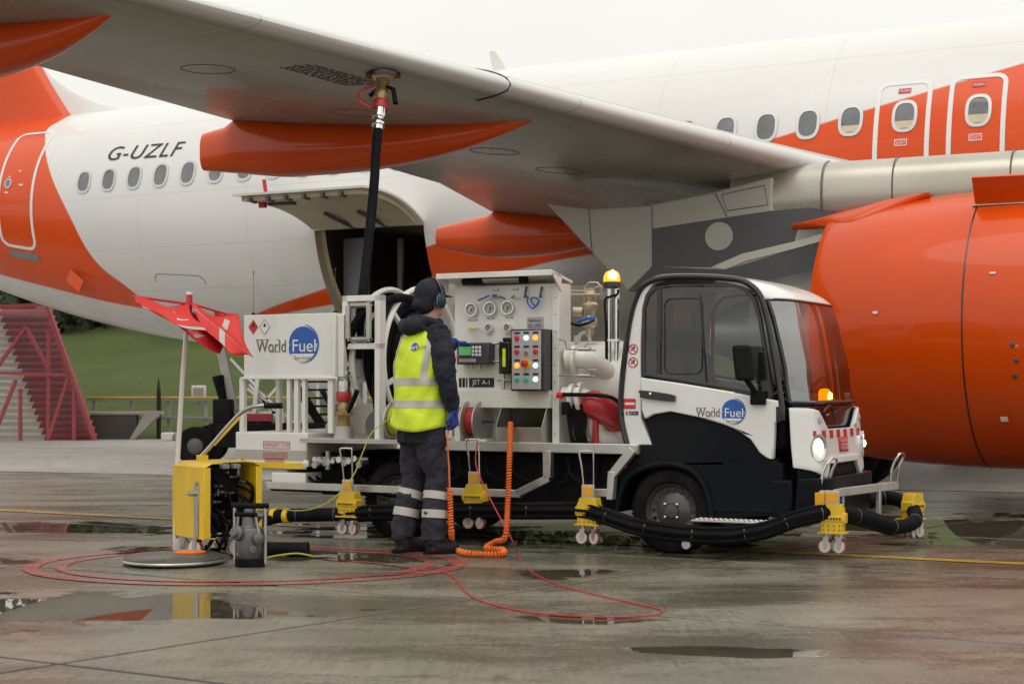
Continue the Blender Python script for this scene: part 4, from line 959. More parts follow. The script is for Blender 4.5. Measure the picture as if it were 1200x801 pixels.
ringi = tl((757,362),(761,348),(769,339),(790,336),(861,336),(873,341),(882,352),(889,376),(902,461),(860,454),(800,444),(756,437))
side([glz, ringi[::-1]], 'gloss_black', 'window_frame', -.012, .02, door, bevel=.003)
side([ringi], 'cab_glass', 'window_glass', -.002, .002, door)
side([glz, ringi[::-1]], 'gloss_black', 'window_frame', WD-.02, WD+.012, trk, bevel=.003)
side([ringi], 'cab_glass', 'window_glass', WD-.002, WD+.002, trk)
for a_, b_, w in (((773,339),(772,438),.030),((820,345),(828,448),.010)):
    q = MB(); q.bar(tp(*a_, -.004), tp(*b_, -.004), w, .02, up=(0,1,0)); q.build('window_divider', 'gloss_black', door, bevel=.003)
q = MB(); q.tube([Vector((a, -.006, b_)) for a, b_ in rrect(*[tp(779,0).x, tp(823,0).x], tp(800,438).z, tp(800,350).z, .05)], .004, 6, closed=True); q.build('slider_frame', 'gloss_black', door)
q = MB(); q.tube(cr([tp(x, y, -.008) for x, y in ((735,521),(729,495),(727.5,470),(730,436),(737,381),(745,350),(756,333),(778,325),(820,324),(862,327),(878,333),(890,345),(897,365),(906,410),(915.5,470),(916.5,492))], 6), .021, 8); q.build('door_seal', 'gloss_black', trk)
q = MB(); q.tube(cr([Vector((p.x, WD+.008, p.z)) for p in [tp(x, y, 0) for x, y in ((735,521),(727.5,470),(730,436),(737,381),(745,350),(756,333),(778,325),(820,324),(862,327),(890,345),(906,410),(916,490))]], 6), .021, 8); q.build('door_seal', 'gloss_black', trk)
hh_ = tl((754,457),(790,462),(793,467),(790,470),(756,466),(753,462)); hd_ = side([smooth2(hh_, 4)], 'gloss_black', 'door_handle', -.045, -.015, door, bevel=.006)
q = MB(); q.ball(tp(762,461.5,-.045), .013, 10, 8); q.build('handle_lock', 'chrome', hd_)
side([tl((911,476),(917,476),(917,494),(911,494))], 'gloss_black', 'door_hinge', -.03, 0, door, bevel=.004)
side([tl((862,455),(904,462),(905,467),(862,460))], 'gloss_black', 'window_sill', -.02, .0, door, bevel=.002)
side([tl((889,412),(899,412),(905,464),(890,462))], 'gloss_black', 'quarter_panel', -.016, .0, door, bevel=.002)

# front surface: the nose bulges forward in the middle
def sx(z):                                             # x of the side edge of the nose / windscreen at height z
    P = [(.28,.80),(.55,.82),(.75,.80),(1.03,.785),(1.25,.765),(1.42,.725),(1.6,.68),(1.73,.63),(1.82,.50)]
    for a, b_ in zip(P, P[1:]):
        if a[0] <= z <= b_[0]: k = (z-a[0])/(b_[0]-a[0]); return a[1]+(b_[1]-a[1])*k
    return P[0][1] if z < P[0][0] else P[-1][1]
def nose(y, z, off=0.0):
    pe = 7+4*max(0, min(1, (1.12-z)/.15)); k = max(0, 1-abs((y-WD/2)/(WD/2))**pe); bul = .16 if z > 1.1 else .16+.01*min(1, (1.1-z)/.3)
    return Vector((sx(z)+bul*k+off, y, z))
def fpatch(y0, y1, zt, zb, m, name, parent=trk, off=0.0, nu=20, nv=10, solid=.012, bevel=0):
    """patch of the front surface between two heights (functions of y allowed)"""
    q = MB(); f0 = zt if callable(zt) else (lambda y: zt); f1 = zb if callable(zb) else (lambda y: zb)
    q.grid(lambda u, v: (lambda y: nose(y, f1(y)+(f0(y)-f1(y))*v, off))(y0+(y1-y0)*u), nu, nv)
    return q.build(name, m, parent, smooth=60, solid=solid, bevel=bevel)
ws = fpatch(.02, WD-.02, 1.70, 1.02, 'screen_glass', 'windscreen', solid=0, nu=28, nv=16)
# glossy rim of the screen and the dark band below it
q = MB(); q.tube([nose(.02+(WD-.04)*k/30, 1.02, .004) for k in range(31)], .014, 6); q.tube([nose(WD-.015, 1.02+.68*k/12, .004) for k in range(13)], .016, 6); q.tube([nose(.02, 1.02+.68*k/12, .006) for k in range(13)], .018, 6); q.tube([nose(.02+(WD-.04)*k/30, 1.70, .0) for k in range(31)], .010, 6); q.build('screen_rubber', 'gloss_black', trk)
fpatch(.04, WD-.04, 1.02, .84, 'gloss_black', 'scuttle', off=-.02, nu=24, nv=6)
# roof: from the rear top edge to the head of the screen
def roof(u, v):
    y = WD*u; k = max(0, 1-abs(2*u-1)**3); xa = -.27; xb = nose(max(.02, min(WD-.02, y)), 1.70).x
    P = [(0,1.70),(.06,1.785),(.14,1.83),(.25,1.855),(.38,1.86),(.55,1.85),(.72,1.826),(.84,1.795),(.93,1.755),(1,1.70)]
    t_ = v*(len(P)-1); i = min(int(t_), len(P)-2); f = t_-i; a, b_ = P[i], P[i+1]; fr = a[0]+(b_[0]-a[0])*f
    return Vector((xa+(xb-xa)*fr, y, a[1]+(b_[1]-a[1])*f+.03*k*math.sin(math.pi*fr)))
q = MB(); q.grid(roof, 22, 29); q.build('roof', 'cab_white', trk, smooth=70, solid=.012)
q = MB(); q.box(-.27,-.24,.05,WD-.05,.75,1.20); q.build('cab_back_panel', 'cab_black', trk, bevel=.01)
q = MB(); q.box(-.268,-.262,.08,WD-.08,1.2,1.75); q.build('rear_window', 'cab_glass', trk, smooth=0)
q = MB(); q.tube([(-.265,.07,1.2),(-.265,WD-.07,1.2),(-.255,WD-.07,1.76),(-.255,.07,1.76)], .02, 6, closed=True); q.tube([(-.265,WD/2,1.2),(-.255,WD/2,1.76)], .015, 6); q.build('rear_window_frame', 'gloss_black', trk)
# interior
for y0, y1 in ((.14,.58),(.72,1.16)):
    q = MB(); q.box(-.12,.34,y0,y1,.66,.80); q.obox((-.14,(y0+y1)/2,1.08), (.06,0,-.008), (0,(y1-y0)/2,0), (-.05,0,.30)); s_ = q.build('seat', 'seat_cloth', trk, bevel=.04, seg=3)
    q = MB(); q.obox((-.20,(y0+y1)/2,1.46), (.045,0,0), (0,.10,0), (0,0,.09)); q.build('headrest', 'black_plastic', s_, bevel=.03, seg=3)
q = MB(); q.box(.50,.80,.06,WD-.06,.70,.98); q.build('dashboard', 'black_plastic', trk, bevel=.04)
q = MB(); wc = Vector((.44,.92,1.06)); ax_ = Vector((-.75,0,.66)).normalized(); a_ = ax_.orthogonal().normalized(); b2 = ax_.cross(a_); q.tube([wc+(a_*math.cos(t_)+b2*math.sin(t_))*.17 for t_ in [R(k*10) for k in range(36)]], .014, 8, closed=True); q.bar(wc-a_*.17, wc+a_*.17, .03, .015); q.cyl(wc, wc-ax_*.2, .025, n=10); q.build('steering_wheel', 'black_plastic', trk)
q = MB(); q.box(.0,.75,.03,WD-.03,.60,.66); q.build('cab_floor', 'black_plastic', trk, smooth=0)
q = MB(); pz = tp(925,446,.3); q.prism([ellipse(0,0,.035,.035,16)], lambda a, b_, t_: nose(.16+a, 1.13+b_, -.004+t_), 0, .002); q.build('tax_sticker', 'white_print', ws)

# white nose panel
def top_edge(y):
    d = min(y, WD-y); 
    if d < .20: return 1.00-.02*(d/.20)**2-.012
    if d < .36: return .968-.125*((d-.20)/.16)**1.0*1.0
    return .845
def bot_edge(y):
    d = min(y, WD-y)
    if d < .26: return .60-.09*(d/.26)**1.1
    if d < .34: return .51+.11*((d-.26)/.08)
    return .62
nosep = fpatch(.012, WD-.012, top_edge, bot_edge, 'cab_white', 'nose_panel', off=.014, nu=64, nv=14, solid=.03, bevel=.006)
fpatch(.33, WD-.33, .66, .615, 'cab_white', 'nose_lip', nosep, off=.035, nu=20, nv=4, solid=.03, bevel=.006)
fpatch(.03, WD-.03, .63, .50, 'cab_black', 'grille', off=-.005, nu=24, nv=4)
bmp = fpatch(-.0, WD, .53, .27, 'cab_black', 'bumper', off=.075, nu=36, nv=10, solid=.03, bevel=.01)
q = MB(); q.grid(lambda u, v: nose(WD*u, .53, -.02+.09*v), 30, 3); q.build('bumper_top', 'gloss_black', bmp, smooth=60)
q = MB(); q.box(.70,.86,-.006,.05,.27,.52); q.box(.70,.86,WD-.05,WD+.006,.27,.52); each(q, 'bumper_corner', 'cab_black', bmp, bevel=.02)
# checker band
n_ck = 15
for k in range(n_ck):
    y0 = .05+(WD-.10)*k/n_ck; y1 = .05+(WD-.10)*(k+1)/n_ck
    if k % 2 == 1: continue
    fpatch(y0, y1, .838, .783, 'red_print', 'red_square', nosep, off=.031, nu=5, nv=3, solid=0)
pl = fpatch(.56, .76, .785, .685, 'red_print', 'warning_plate', nosep, off=.034, nu=6, nv=4, solid=.004)
for k, (s_, z_) in enumerate((('DANGER', .758), ('NO SMOKING', .732), ('KEEP CLEAR', .708))):
    text('plate_lettering', s_, .026, lambda a, b_, z_=z_: nose(.585+a, z_-.006+b_, .042), 'white_print', pl, width=.15)
text('fleet_number', '17023', .032, lambda a, b_: nose(.92+a, .848+b_*.9-.002, .032), 'grey_print', nosep, width=.10)
for y in (.135, WD-.15):
    c = nose(y, .725, .03); nr = Vector((1, -.55 if y < .5 else .35, 0)).normalized(); sdv = Vector((-nr.y, nr.x, 0))
    q = MB(); q.lathe([(.058,-.03),(.07,.0),(.072,.012),(.064,.012),(.05,.0)], (0,0,0), (1,0,0), 32, open_=True); q.v = [tuple(c+nr*v[0]+sdv*v[1]+Vector((0,0,v[2]*1.28))) for v in q.v]; hl = q.build('headlight', 'chrome', trk)
    q = MB(); q.lathe([(.0,-.02),(.05,.0),(.064,.010)], (0,0,0), (1,0,0), 28, open_=True); q.v = [tuple(c+nr*v[0]+sdv*v[1]+Vector((0,0,v[2]*1.28))) for v in q.v]; q.build('lamp_bowl', 'headlamp_bowl', hl)
    q = MB(); q.ball(c+nr*.004, .026, 14, 10, (1,1,1.2)); q.build('lamp_bulb', 'headlamp', hl)
    q = MB(); q.lathe([(.024,0),(.024,.008),(.0,.012)], nose(y+(.04 if y < .5 else -.04), .905, .028), nr, 16); q.build('indicator', 'panel_grey', trk)
# beacon standing on the dash, seen through the screen, wiper, mirrors
q = MB(); q.tube(cr([nose(.55,.90,.02), nose(.48,1.0,.02), nose(.30,.955,.02)]), .007, 6); q.tube(cr([nose(.36,.93,.015), nose(.70,.975,.02), nose(.80,.985,.02)]), .006, 6); q.build('wiper', 'gloss_black', trk)
db = thing('dash_beacon', (0,0,0), 0, 'lit orange beacon standing inside behind the cab windscreen', 'beacon'); db.location = to_world((.86,.70,.98), T0)
q = MB(); q.lathe([(.05,0),(.05,.05),(.04,.055)], (0,0,0), (0,0,1), 20); q.build('beacon_base', 'gloss_black', db)
q = MB(); q.lathe([(.042,.055),(.042,.11),(.03,.13),(0,.135)], (0,0,0), (0,0,1), 20); q.build('beacon_lens', 'beacon_glow', db)
q = MB(); q.lathe([(.02,.06),(.02,.10),(0,.115)], (0.03,-.025,0), (0,0,1), 10); q.build('beacon_lamp', 'beacon_core', db)
mir = MB(); c0 = tp(871,425,-.14); mir.obox(c0, (.055,.02,0), (-.02,.03,0), (-.012,0,.115)); mo = mir.build('wing_mirror', 'black_plastic', trk, bevel=.02, seg=3)
q = MB(); q.tube([tp(873,442,-.13), tp(882,455,-.08), tp(888,466,-.0)], .02, 8); q.obox(tp(889,466,-.03), (.05,0,0), (0,.03,0), (0,0,.045)); q.build('mirror_arm', 'black_plastic', mo, bevel=.006)
q = MB(); q.obox((.80, WD+.07, 1.17), (.03,0,0), (0,.05,0), (0,0,.10)); mo = q.build('wing_mirror', 'black_plastic', trk, bevel=.02, seg=3)
q = MB(); q.tube([(.79,WD+.06,1.10),(.77,WD,1.05)], .018, 8); q.build('mirror_arm', 'black_plastic', mo)
q = MB(); s0, s1 = tp(812,608,-.12), tp(905,608,-.12); q.box(s0.x, s1.x, -.16, .0, .235, .25); cs_ = q.build('cab_step', 'aluminium', trk, bevel=.004)
for k in range(15):
    for j in range(2):
        q = MB(); x = s0.x+.03+k*(s1.x-s0.x-.06)/14; q.lathe([(.011,0),(.011,.006)], (x, -.12+j*.07, .25), (0,0,1), 8); q.build('grip_stud', 'white_paint', cs_)
# decals: company roundel and lettering
def roundel(cx, cz, r_, y, parent):
    e = y-.0015
    d = MB(); d.prism([ellipse(cx, cz, r_, r_, 40)], XZ(e), 0, .001); rd = d.build('roundel', 'blue_print', parent, smooth=0)
    # blue ball cut by the white name, thin crescent round it
    d = MB(); lo = [(cx+r_*1.01*math.cos(R(a)), cz+r_*1.01*math.sin(R(a))) for a in range(180, 361, 6)]; d.prism([lo], XZ(e-.0015), 0, .001); d.build('roundel_base', 'white_print', rd, smooth=0)
    d = MB(); out = [(cx+r_*1.12*math.cos(R(a)), cz+r_*1.12*math.sin(R(a))) for a in range(-100, 81, 6)]; inn = [(cx-.05*r_+r_*1.06*math.cos(R(a)), cz+r_*1.09*math.sin(R(a))) for a in range(80, -101, -6)]; d.prism([out+inn], XZ(e-.002), 0, .001); d.build('crescent', 'blue_print', rd, smooth=0)
    return rd
def serif(body, x, z, h, width, y, m, parent, name='lettering'):
    """roman lettering: plain strokes with small feet at the stems"""
    o = text(name, body, h*1.38, lambda a, b_: Vector((x+a, y, z+b_)), m, parent, width=width)
    return o
def logo(x0, x1, zb, y, parent, scale):
    """World Fuel Services: x0 start of the W, x1 right end of the roundel, zb baseline, scale = cap height"""
    h = scale; L = x1-x0; wW = L*.475; r_ = L*.225; cx = x1-r_*1.12; cz = zb+h*.62
    roundel(cx, cz, r_, y, parent)
    b_ = MB(); band = [(cx-r_*1.02, zb-h*.10), (cx+r_*.93, zb-h*.10), (cx+r_*.93, zb+h*.10), (cx-r_*1.02, zb+h*.10)]
    lw = serif('World', x0, zb, h, wW, y-.003, 'grey_print', parent)
    q = MB(); blk = [(cx-r_*.96, zb-h*.16), (cx+r_*.90, zb-h*.16), (cx+r_*.96, zb+h*.35), (cx+r_*.9, zb+h*.75), (cx-r_*.9, zb+h*.75), (cx-r_*.99, zb+h*.35)]; q.prism([blk], XZ(y-.0035), 0, .0005); q.build('name_block', 'blue_print', parent, smooth=0)
    serif('Fuel', cx-r_*.80, zb, h, r_*1.62, y-.0042, 'white_print', parent)
    text('lettering', 'Services', h*.44, lambda a, c: Vector((cx-r_*.62+a, y-.0045, zb-h*.62+c)), 'grey_print', parent, width=r_*1.2)
    # serifs
    q = MB(); f = h*.055
    for fx, w, zz in ((.0,.24,1.0),(.30,.13,1.0),(.70,.10,0),(.70,.07,1.0),(.845,.0,0)):
        if w: q.box(x0+wW*fx-f, x0+wW*(fx+w)*1.0+f*.0, y-.0034, y-.003, zb+h*zz-(h*.05 if zz else 0), zb+h*zz+(0 if zz else h*.05))
    q.box(x0+wW*.50, x0+wW*.64, y-.0034, y-.003, zb, zb+h*.05); q.box(x0+wW*.93, x0+wW*1.01, y-.0034, y-.003, zb, zb+h*.05); q.build('serif', 'grey_print', parent, smooth=0)
pL, pR = tp(816,484,-.022), tp(874,481,-.022)
logo(pL.x, pR.x, tp(845,488,-.022).z, -.0235, door, .060)
for z_px, cy_ in ((409, 0), (424.5, 0)):
    c = tp(742, z_px, -.005); q = MB(); q.prism([ellipse(c.x, c.z, .036, .036, 28), ellipse(c.x, c.z, .029, .029, 28)[::-1]], XZ(-.0065), 0, .001); sg = q.build('prohibition_sign', 'red_print', trk, smooth=0)
    q = MB(); q.bar((c.x-.022,-.0062,c.z+.022), (c.x+.022,-.0062,c.z-.022), .007, .001, up=(0,1,0)); q.build('sign_bar', 'red_print', sg, smooth=0)
    q = MB(); q.bar((c.x-.016,-.0058,c.z-.008), (c.x+.014,-.0058,c.z+.012), .008, .001, up=(0,1,0)); q.ball((c.x+.004,-.0058,c.z+.015), .006, 8, 6, (1,.1,1)); q.build('sign_figure', 'black_print', sg, smooth=0)
c = tp(738, 472, -.005); q = MB(); q.prism([rrect(c.x-.045, c.x+.045, c.z-.04, c.z+.03, .006, 2), rrect(c.x-.038, c.x+.038, c.z-.012, c.z+.006, .004, 2)[::-1]], XZ(-.0065), 0, .001); q.build('maker_plate', 'red_print', trk, smooth=0)
c = tp(741, 484, -.005); q = MB(); q.box(c.x-.025, c.x+.045, -.0065, -.0055, c.z-.012, c.z+.014); q.box(c.x-.048,c.x-.042,-.0065,-.0055,c.z-.012,c.z+.014); q.box(c.x-.038,c.x-.034,-.0065,-.0055,c.z-.012,c.z+.014); fl_ = q.build('fuel_label', 'black_print', trk, smooth=0)
text('fuel_lettering', 'JET A-1', .017, lambda a, b_: Vector((c.x-.018+a, -.007, c.z-.005+b_)), 'white_print', fl_, width=.055)
q = MB(); q.lathe([(.012,0),(.012,.008),(0,.01)], tp(733,546,-.002), (0,-1,0), 10); q.build('side_lamp', 'led_red', trk)

# ---- deck, rails
q = MB(); q.box(-2.95,-.40,.0,WD,.70,.722); q.build('deck', 'aluminium', trk, smooth=0)
q = MB(); q.box(-2.0,-.215,-.045,.0,.665,.735); dk = q.build('deck_rail', 'aluminium', trk, bevel=.006)
q = MB(); q.box(-.30,-.22,-.06,-.045,.67,.73); q.build('rail_hinge', 'steel', dk, bevel=.004)
q = MB(); q.box(-3.30,-1.10,-.09,-.05,.345,.40); lr = q.build('side_rail', 'aluminium', trk, bevel=.005)
q = MB(); q.bar((-1.13,-.07,.372), (-.88,-.07,.49), .04, .055); q.box(-.92,-.86,-.09,-.03,.49,.68); q.build('rail_riser', 'steel', lr, bevel=.004)
q = MB(); q.bar(tp(742,526,-.06), tp(718,556,-.06), .05, .06); q.bar(tp(718,552,-.06), tp(716,585,-.06), .06, .05); q.bar(tp(720,577,-.06), tp(688,577,-.06), .04, .055); q.build('hose_bracket', 'aluminium', trk, bevel=.005)

# ---- rear cabinet
q = MB(); q.box(-3.66,-2.98,.0,WD,.515,.775); cabn = q.build('rear_cabinet', 'white_paint', trk, bevel=.008)
q = MB(); q.box(-3.66,-2.98,-.004,.0,.565,.64); q.build('cabinet_seam', 'fairing_beige', cabn, smooth=0)
q = MB(); q.box(-3.665,-2.98,-.012,.0,.497,.545); q.build('yellow_edge', 'yellow_paint', cabn, bevel=.004)
q = MB(); q.box(-3.30,-2.98,-.02,.3,.36,.47); q.box(-3.6,-3.2,.05,.6,.40,.495); q.build('valve_box', 'white_paint', cabn, bevel=.008)
def decal(px0, py0, px1, py1, txt, frame=True):
    a, b_ = tp(px0, py1, 0), tp(px1, py0, 0); q = MB(); w = .004
    q.prism([[(a.x,a.z),(b_.x,a.z),(b_.x,b_.z),(a.x,b_.z)], [(a.x+w,a.z+w),(b_.x-w,a.z+w),(b_.x-w,b_.z-w),(a.x+w,b_.z-w)][::-1]], XZ(-.0065), 0, .002); d = q.build('decal', 'red_print', cabn, smooth=0)
    text('decal_lettering', txt, (b_.z-a.z)*.75, lambda u, v: Vector((a.x+.012+u, -.0065, a.z+(b_.z-a.z)*.25+v)), 'red_print', d, width=b_.x-a.x-.024)
decal(309,517,340,525,'EMERGENCY STOP'); decal(309,530,337,536,'MAX PRESSURE 10 BAR'); decal(311,537,333,540.5,'MAX FLOW')
for x in (284.5, 359):
    a = tp(x, 541, 0); q = MB(); q.prism([[(a.x-.022,a.z),(a.x+.022,a.z),(a.x,a.z+.05)]], XZ(-.007), 0, .002); wt = q.build('hazard_triangle', 'yellow_paint', cabn, smooth=0)
    q = MB(); q.prism([[(a.x-.004,a.z+.01),(a.x+.004,a.z+.01),(a.x+.003,a.z+.032),(a.x-.003,a.z+.032)]], XZ(-.009), 0, .001); q.build('hazard_mark', 'black_print', wt, smooth=0)
# valves below the tray
q = MB()
for k in range(10):
    x = -2.92+.045*k+random.uniform(-.01,.01); q.cyl((x,.0,.56+random.uniform(-.02,.03)), (x,.1,.56), .018+.012*random.random(), n=10)
q.cyl((-2.95,.04,.585),(-2.45,.04,.585),.014,n=8); q.cyl((-2.8,.02,.5),(-2.8,.02,.64),.02,n=8); q.cyl((-2.88,-.01,.535),(-2.88,-.05,.535),.025,n=12); q.build('valve_block', 'steel', trk)
q = MB(); q.lathe([(.022,0),(.03,.01),(.03,.02),(0,.03)], (-2.96,-.03,.545), (0,-1,0), 14); q.build('vent_cap', 'cab_white', trk)
# sign box on posts
q = MB(); q.box(-3.58,-2.72,.0,.46,1.195,1.685); sg = q.build('sign_box', 'white_paint', trk, bevel=.006)
q = MB(); q.box(-3.60,-2.70,-.012,.0,1.185,1.205); q.box(-2.735,-2.715,-.01,.0,1.21,1.68); q.build('sign_trim', 'cab_white', sg, bevel=.003)
q = MB(); q.box(-2.72,-2.66,.02,.44,1.20,1.675); q.build('hose_box', 'white_paint', sg, bevel=.006)
for px_, w in ((284.5,.045),(339,.03),(348,.04),(357,.03),(388,.045)):
    x = tp(px_, 460, .02).x; q = MB(); q.box(x-w/2, x+w/2, .005, .045, .775, 1.195); q.build('sign_post', 'white_paint', trk, bevel=.003)
for x in (-3.55,-2.78):
    q = MB(); q.box(x-.02, x+.02, .40, .44, .775, 1.195); q.build('sign_post', 'white_paint', trk, bevel=.003)
for px_, col_, mt in ((297,0,'red_print'),(310.5,1,'white_print')):
    c = tp(px_, 383, 0); q = MB(); h = .055; q.prism([[(c.x-h*.86,c.z),(c.x,c.z-h*1.05),(c.x+h*.86,c.z),(c.x,c.z+h*1.05)]], XZ(-.003), 0, .002); dm = q.build('hazard_diamond', mt, sg, smooth=0)
    if col_: q = MB(); q.tube([(c.x-h*.86,-.004,c.z),(c.x,-.004,c.z-h*1.05),(c.x+h*.86,-.004,c.z),(c.x,-.004,c.z+h*1.05)], .0022, 4, closed=True); q.build('diamond_edge', 'grey_print', dm)
    q = MB(); q.prism([smooth2([(c.x-.012,c.z+.004),(c.x-.008,c.z+.02),(c.x+.002,c.z+.032),(c.x+.004,c.z+.018),(c.x+.013,c.z+.012),(c.x+.008,c.z+.002)], 3)], XZ(-.0045), 0, .001); q.build('diamond_symbol', 'black_print', dm, smooth=0)
logo(tp(301,0).x, tp(374,0).x, tp(337,412).z, -.002, sg, .098)
for x, zt_ in ((297, 314), (393, 308)):
    a = tp(x, 367, .1); q = MB(); q.lathe([(.022,0),(.022,.014),(.01,.02),(.002,.03),(.0015,.33),(.006,.335),(.006,.345),(0,.348)], (a.x,.1,1.685), (0,0,1), 8); q.build('whip_aerial', 'gloss_black', trk)

# ---- hose tray, guide frame and reel
q = MB(); q.box(-2.98,-2.0,-.10,.5,.722,.738); q.box(-2.98,-2.0,-.10,-.09,.705,.722); tr = q.build('hose_tray', 'aluminium', trk, bevel=.003)
side([tl((362,508),(362,498),(378,483),(408,473),(428,473),(428,508))], 'fairing_beige', 'tray_back', .22, .24)
q = MB(); q.cyl((-2.55,.1,.738),(-2.55,.13,.90),.0,n=6) if False else q.lathe([(.12,-.03),(.12,.03)], (-2.42,.16,.83), (0,1,0), 20); q.build('cable_drum', 'dark_steel', trk, bevel=.004)
gx0, gx1, gz0, gz1 = -2.70, -2.365, 1.41, 1.815
q = MB(); 
for bx_ in ((gx0,gx0+.045,gz0,gz1),(gx1-.045,gx1,.72,gz1),(gx0,gx1,gz1-.045,gz1),(gx0,gx1,gz0,gz0+.045),(gx0,gx0+.03,.9,gz0)): q.box(bx_[0],bx_[1],.06,.15,bx_[2],bx_[3])
gf = q.build('hose_guide', 'white_paint', trk, bevel=.004)
for a_, b_ in (((gx0+.06,.06,gz1-.075),(gx1-.06,.06,gz1-.075)),((gx0+.06,.06,gz0+.075),(gx1-.06,.06,gz0+.075)),((gx0+.075,.03,gz0+.06),(gx0+.075,.03,gz1-.06)),((gx1-.075,.03,gz0+.06),(gx1-.075,.03,gz1-.06))):
    q = MB(); a_, b_ = Vector(a_), Vector(b_); d = (b_-a_).normalized(); q.cyl(a_+d*.02, b_-d*.02, .022, n=14); q.cyl(a_, b_, .008, n=8); q.build('guide_roller', 'steel', gf)
RC = Vector((-2.52,.70,1.335)); RR = .56
reel = MB()
for x in (-2.66, -2.38):
    reel.tube([Vector((x, RC.y+RR*math.cos(t_), RC.z+RR*math.sin(t_))) for t_ in [R(k*7.5) for k in range(48)]], .022, 8, closed=True)
rl = reel.build('hose_reel', 'white_paint', trk)
for x in (-2.66, -2.38):
    for k in range(6):
        a = R(20+60*k); q = MB(); q.bar((x, RC.y+.08*math.cos(a), RC.z+.08*math.sin(a)), (x, RC.y+RR*math.cos(a), RC.z+RR*math.sin(a)), .03, .03, up=(1,0,0)); q.build('reel_spoke', 'white_paint', rl, smooth=0)
q = MB(); q.cyl((-2.70,RC.y,RC.z),(-2.32,RC.y,RC.z),.08,n=20); q.build('reel_hub', 'dark_steel', rl)
for j, (r_, n_) in enumerate(((.42, 3), (.35, 3))):
    for k in range(n_):
        x = -2.61+.078*k+.02*(j % 2); q = MB(); q.tube([Vector((x, RC.y+r_*math.cos(t_), RC.z+r_*math.sin(t_))) for t_ in [R(i*10) for i in range(36)]], .036, 10, closed=True); q.build('wound_hose', 'hose_black', rl)
q = MB(); q.box(-2.75,-2.28,.5,1.0,.72,.78); q.bar((-2.72,RC.y,.75),(-2.72,RC.y,RC.z),.05,.06); q.bar((-2.30,RC.y,.75),(-2.30,RC.y,RC.z),.05,.06); q.build('reel_stand', 'white_paint', rl, bevel=.004)
# stowed hose: reel -> guide -> brass nozzle on the tray
q = MB(); nz = tp(403, 432, .08)
pth = cr([Vector((-2.40,.60,1.80)), Vector((-2.37,.30,1.80)), Vector((-2.50,.10,1.70)), Vector((-2.62,.085,1.56)), Vector((nz.x+.015,.08,1.42)), Vector((nz.x,.08,1.25))], 8)
q.tube(pth, .035, 14); q.build('stowed_hose', 'hose_black', rl)
q = MB(); q.tube(cr([Vector((-2.44,.22,1.42)), Vector((-2.46,.18,1.2)), Vector((-2.44,.16,.98)), Vector((-2.36,.16,.80)), Vector((-2.30,.2,.745))], 8), .04, 14); q.build('hose_tail', 'hose_black', rl)
def nozzle_parts(parent, base, up, scale=1.0):
    """brass underwing nozzle: base = mating end, up = towards the hose"""
    base = Vector(base); up = Vector(up).normalized(); s_ = scale
    def L(prof, name, m, p=parent, n=24): q = MB(); q.lathe([(r_*s_, h*s_) for r_, h in prof], base, up, n); return q.build(name, m, p)
    L([(.058,0),(.058,.05),(.050,.055),(.050,.13),(.056,.14),(.060,.16),(.060,.20),(.050,.215),(.046,.24)], 'nozzle_body', 'brass')
    L([(.058,.235),(.062,.245),(.062,.305),(.058,.315)], 'red_band', 'red_paint')
    col_ = L([(.052,.315),(.052,.345),(.056,.35),(.056,.40),(.048,.41),(.050,.45),(.054,.455),(.054,.475),(.044,.485),(.044,.52)], 'swivel', 'chrome')
    return col_
noz = thing('fuel_nozzle', (0,0,0), -ANG, 'brass refuelling nozzle with black grips standing on the hose tray', 'nozzle'); nb = Vector((nz.x, .08, .738)); noz.location = to_world(nb, T0)
q = MB(); q.lathe([(.075,0),(.075,.09),(.06,.09)], (0,0,0), (0,0,1), 24); q.build('nozzle_socket', 'aluminium', noz)
nozzle_parts(noz, (0,0,.06), (0,0,1), .93)
q = MB(); q.lathe([(.066,.17),(.072,.175),(.072,.20),(.066,.205)], (0,0,0), (0,0,1), 6); q.build('cam_ring', 'brass', noz)
for s_ in (-1, 1):
    q = MB(); q.tube([Vector((s_*.05,-.02,.19)), Vector((s_*.09,-.04,.24)), Vector((s_*.16,-.06,.36))], [.012,.018,.02], 10); q.build('grip', 'black_plastic', noz)

# ---- control cabinet
y0c = .10
q = MB(); q.box(-1.74,-.93,y0c,.27,.98,1.86); cb = q.build('control_cabinet', 'white_paint', trk, bevel=.006)
q = MB(); q.box(-.93,-.875,y0c-.02,.27,.722,1.86); q.box(-1.74,-1.69,y0c,.27,.722,.98); each(q, 'cabinet_post', 'white_paint', cb, bevel=.003)
q = MB(); q.box(-1.72,-.932,y0c-.05,y0c+.1,.975,1.10); q.build('cabinet_sill', 'white_paint', cb, bevel=.004)
q = MB(); q.box(-1.69,-.93,.24,.26,.722,.98); q.build('skirt', 'white_paint', cb, smooth=0)
for k in range(4):
    for zz in (.80,.90): 
        pass
q = MB(); q.prism([[(-.06,1.945),(.28,1.885),(.28,1.865),(-.06,1.925)]], lambda a, b_, t_: Vector((t_, a, b_)), -1.80, -.865); q.box(-1.80,-.865,-.065,-.05,1.905,1.945); aw = q.build('awning', 'white_paint', cb, bevel=.003)
for x in (-1.80,-.875): 
    q = MB(); q.prism([[(-.06,1.93),(y0c,1.92),(y0c,1.80)]], lambda a, b_, t_, x=x: Vector((x+t_, a, b_)), 0, .01); q.build('awning_cheek', 'white_paint', aw, smooth=0)
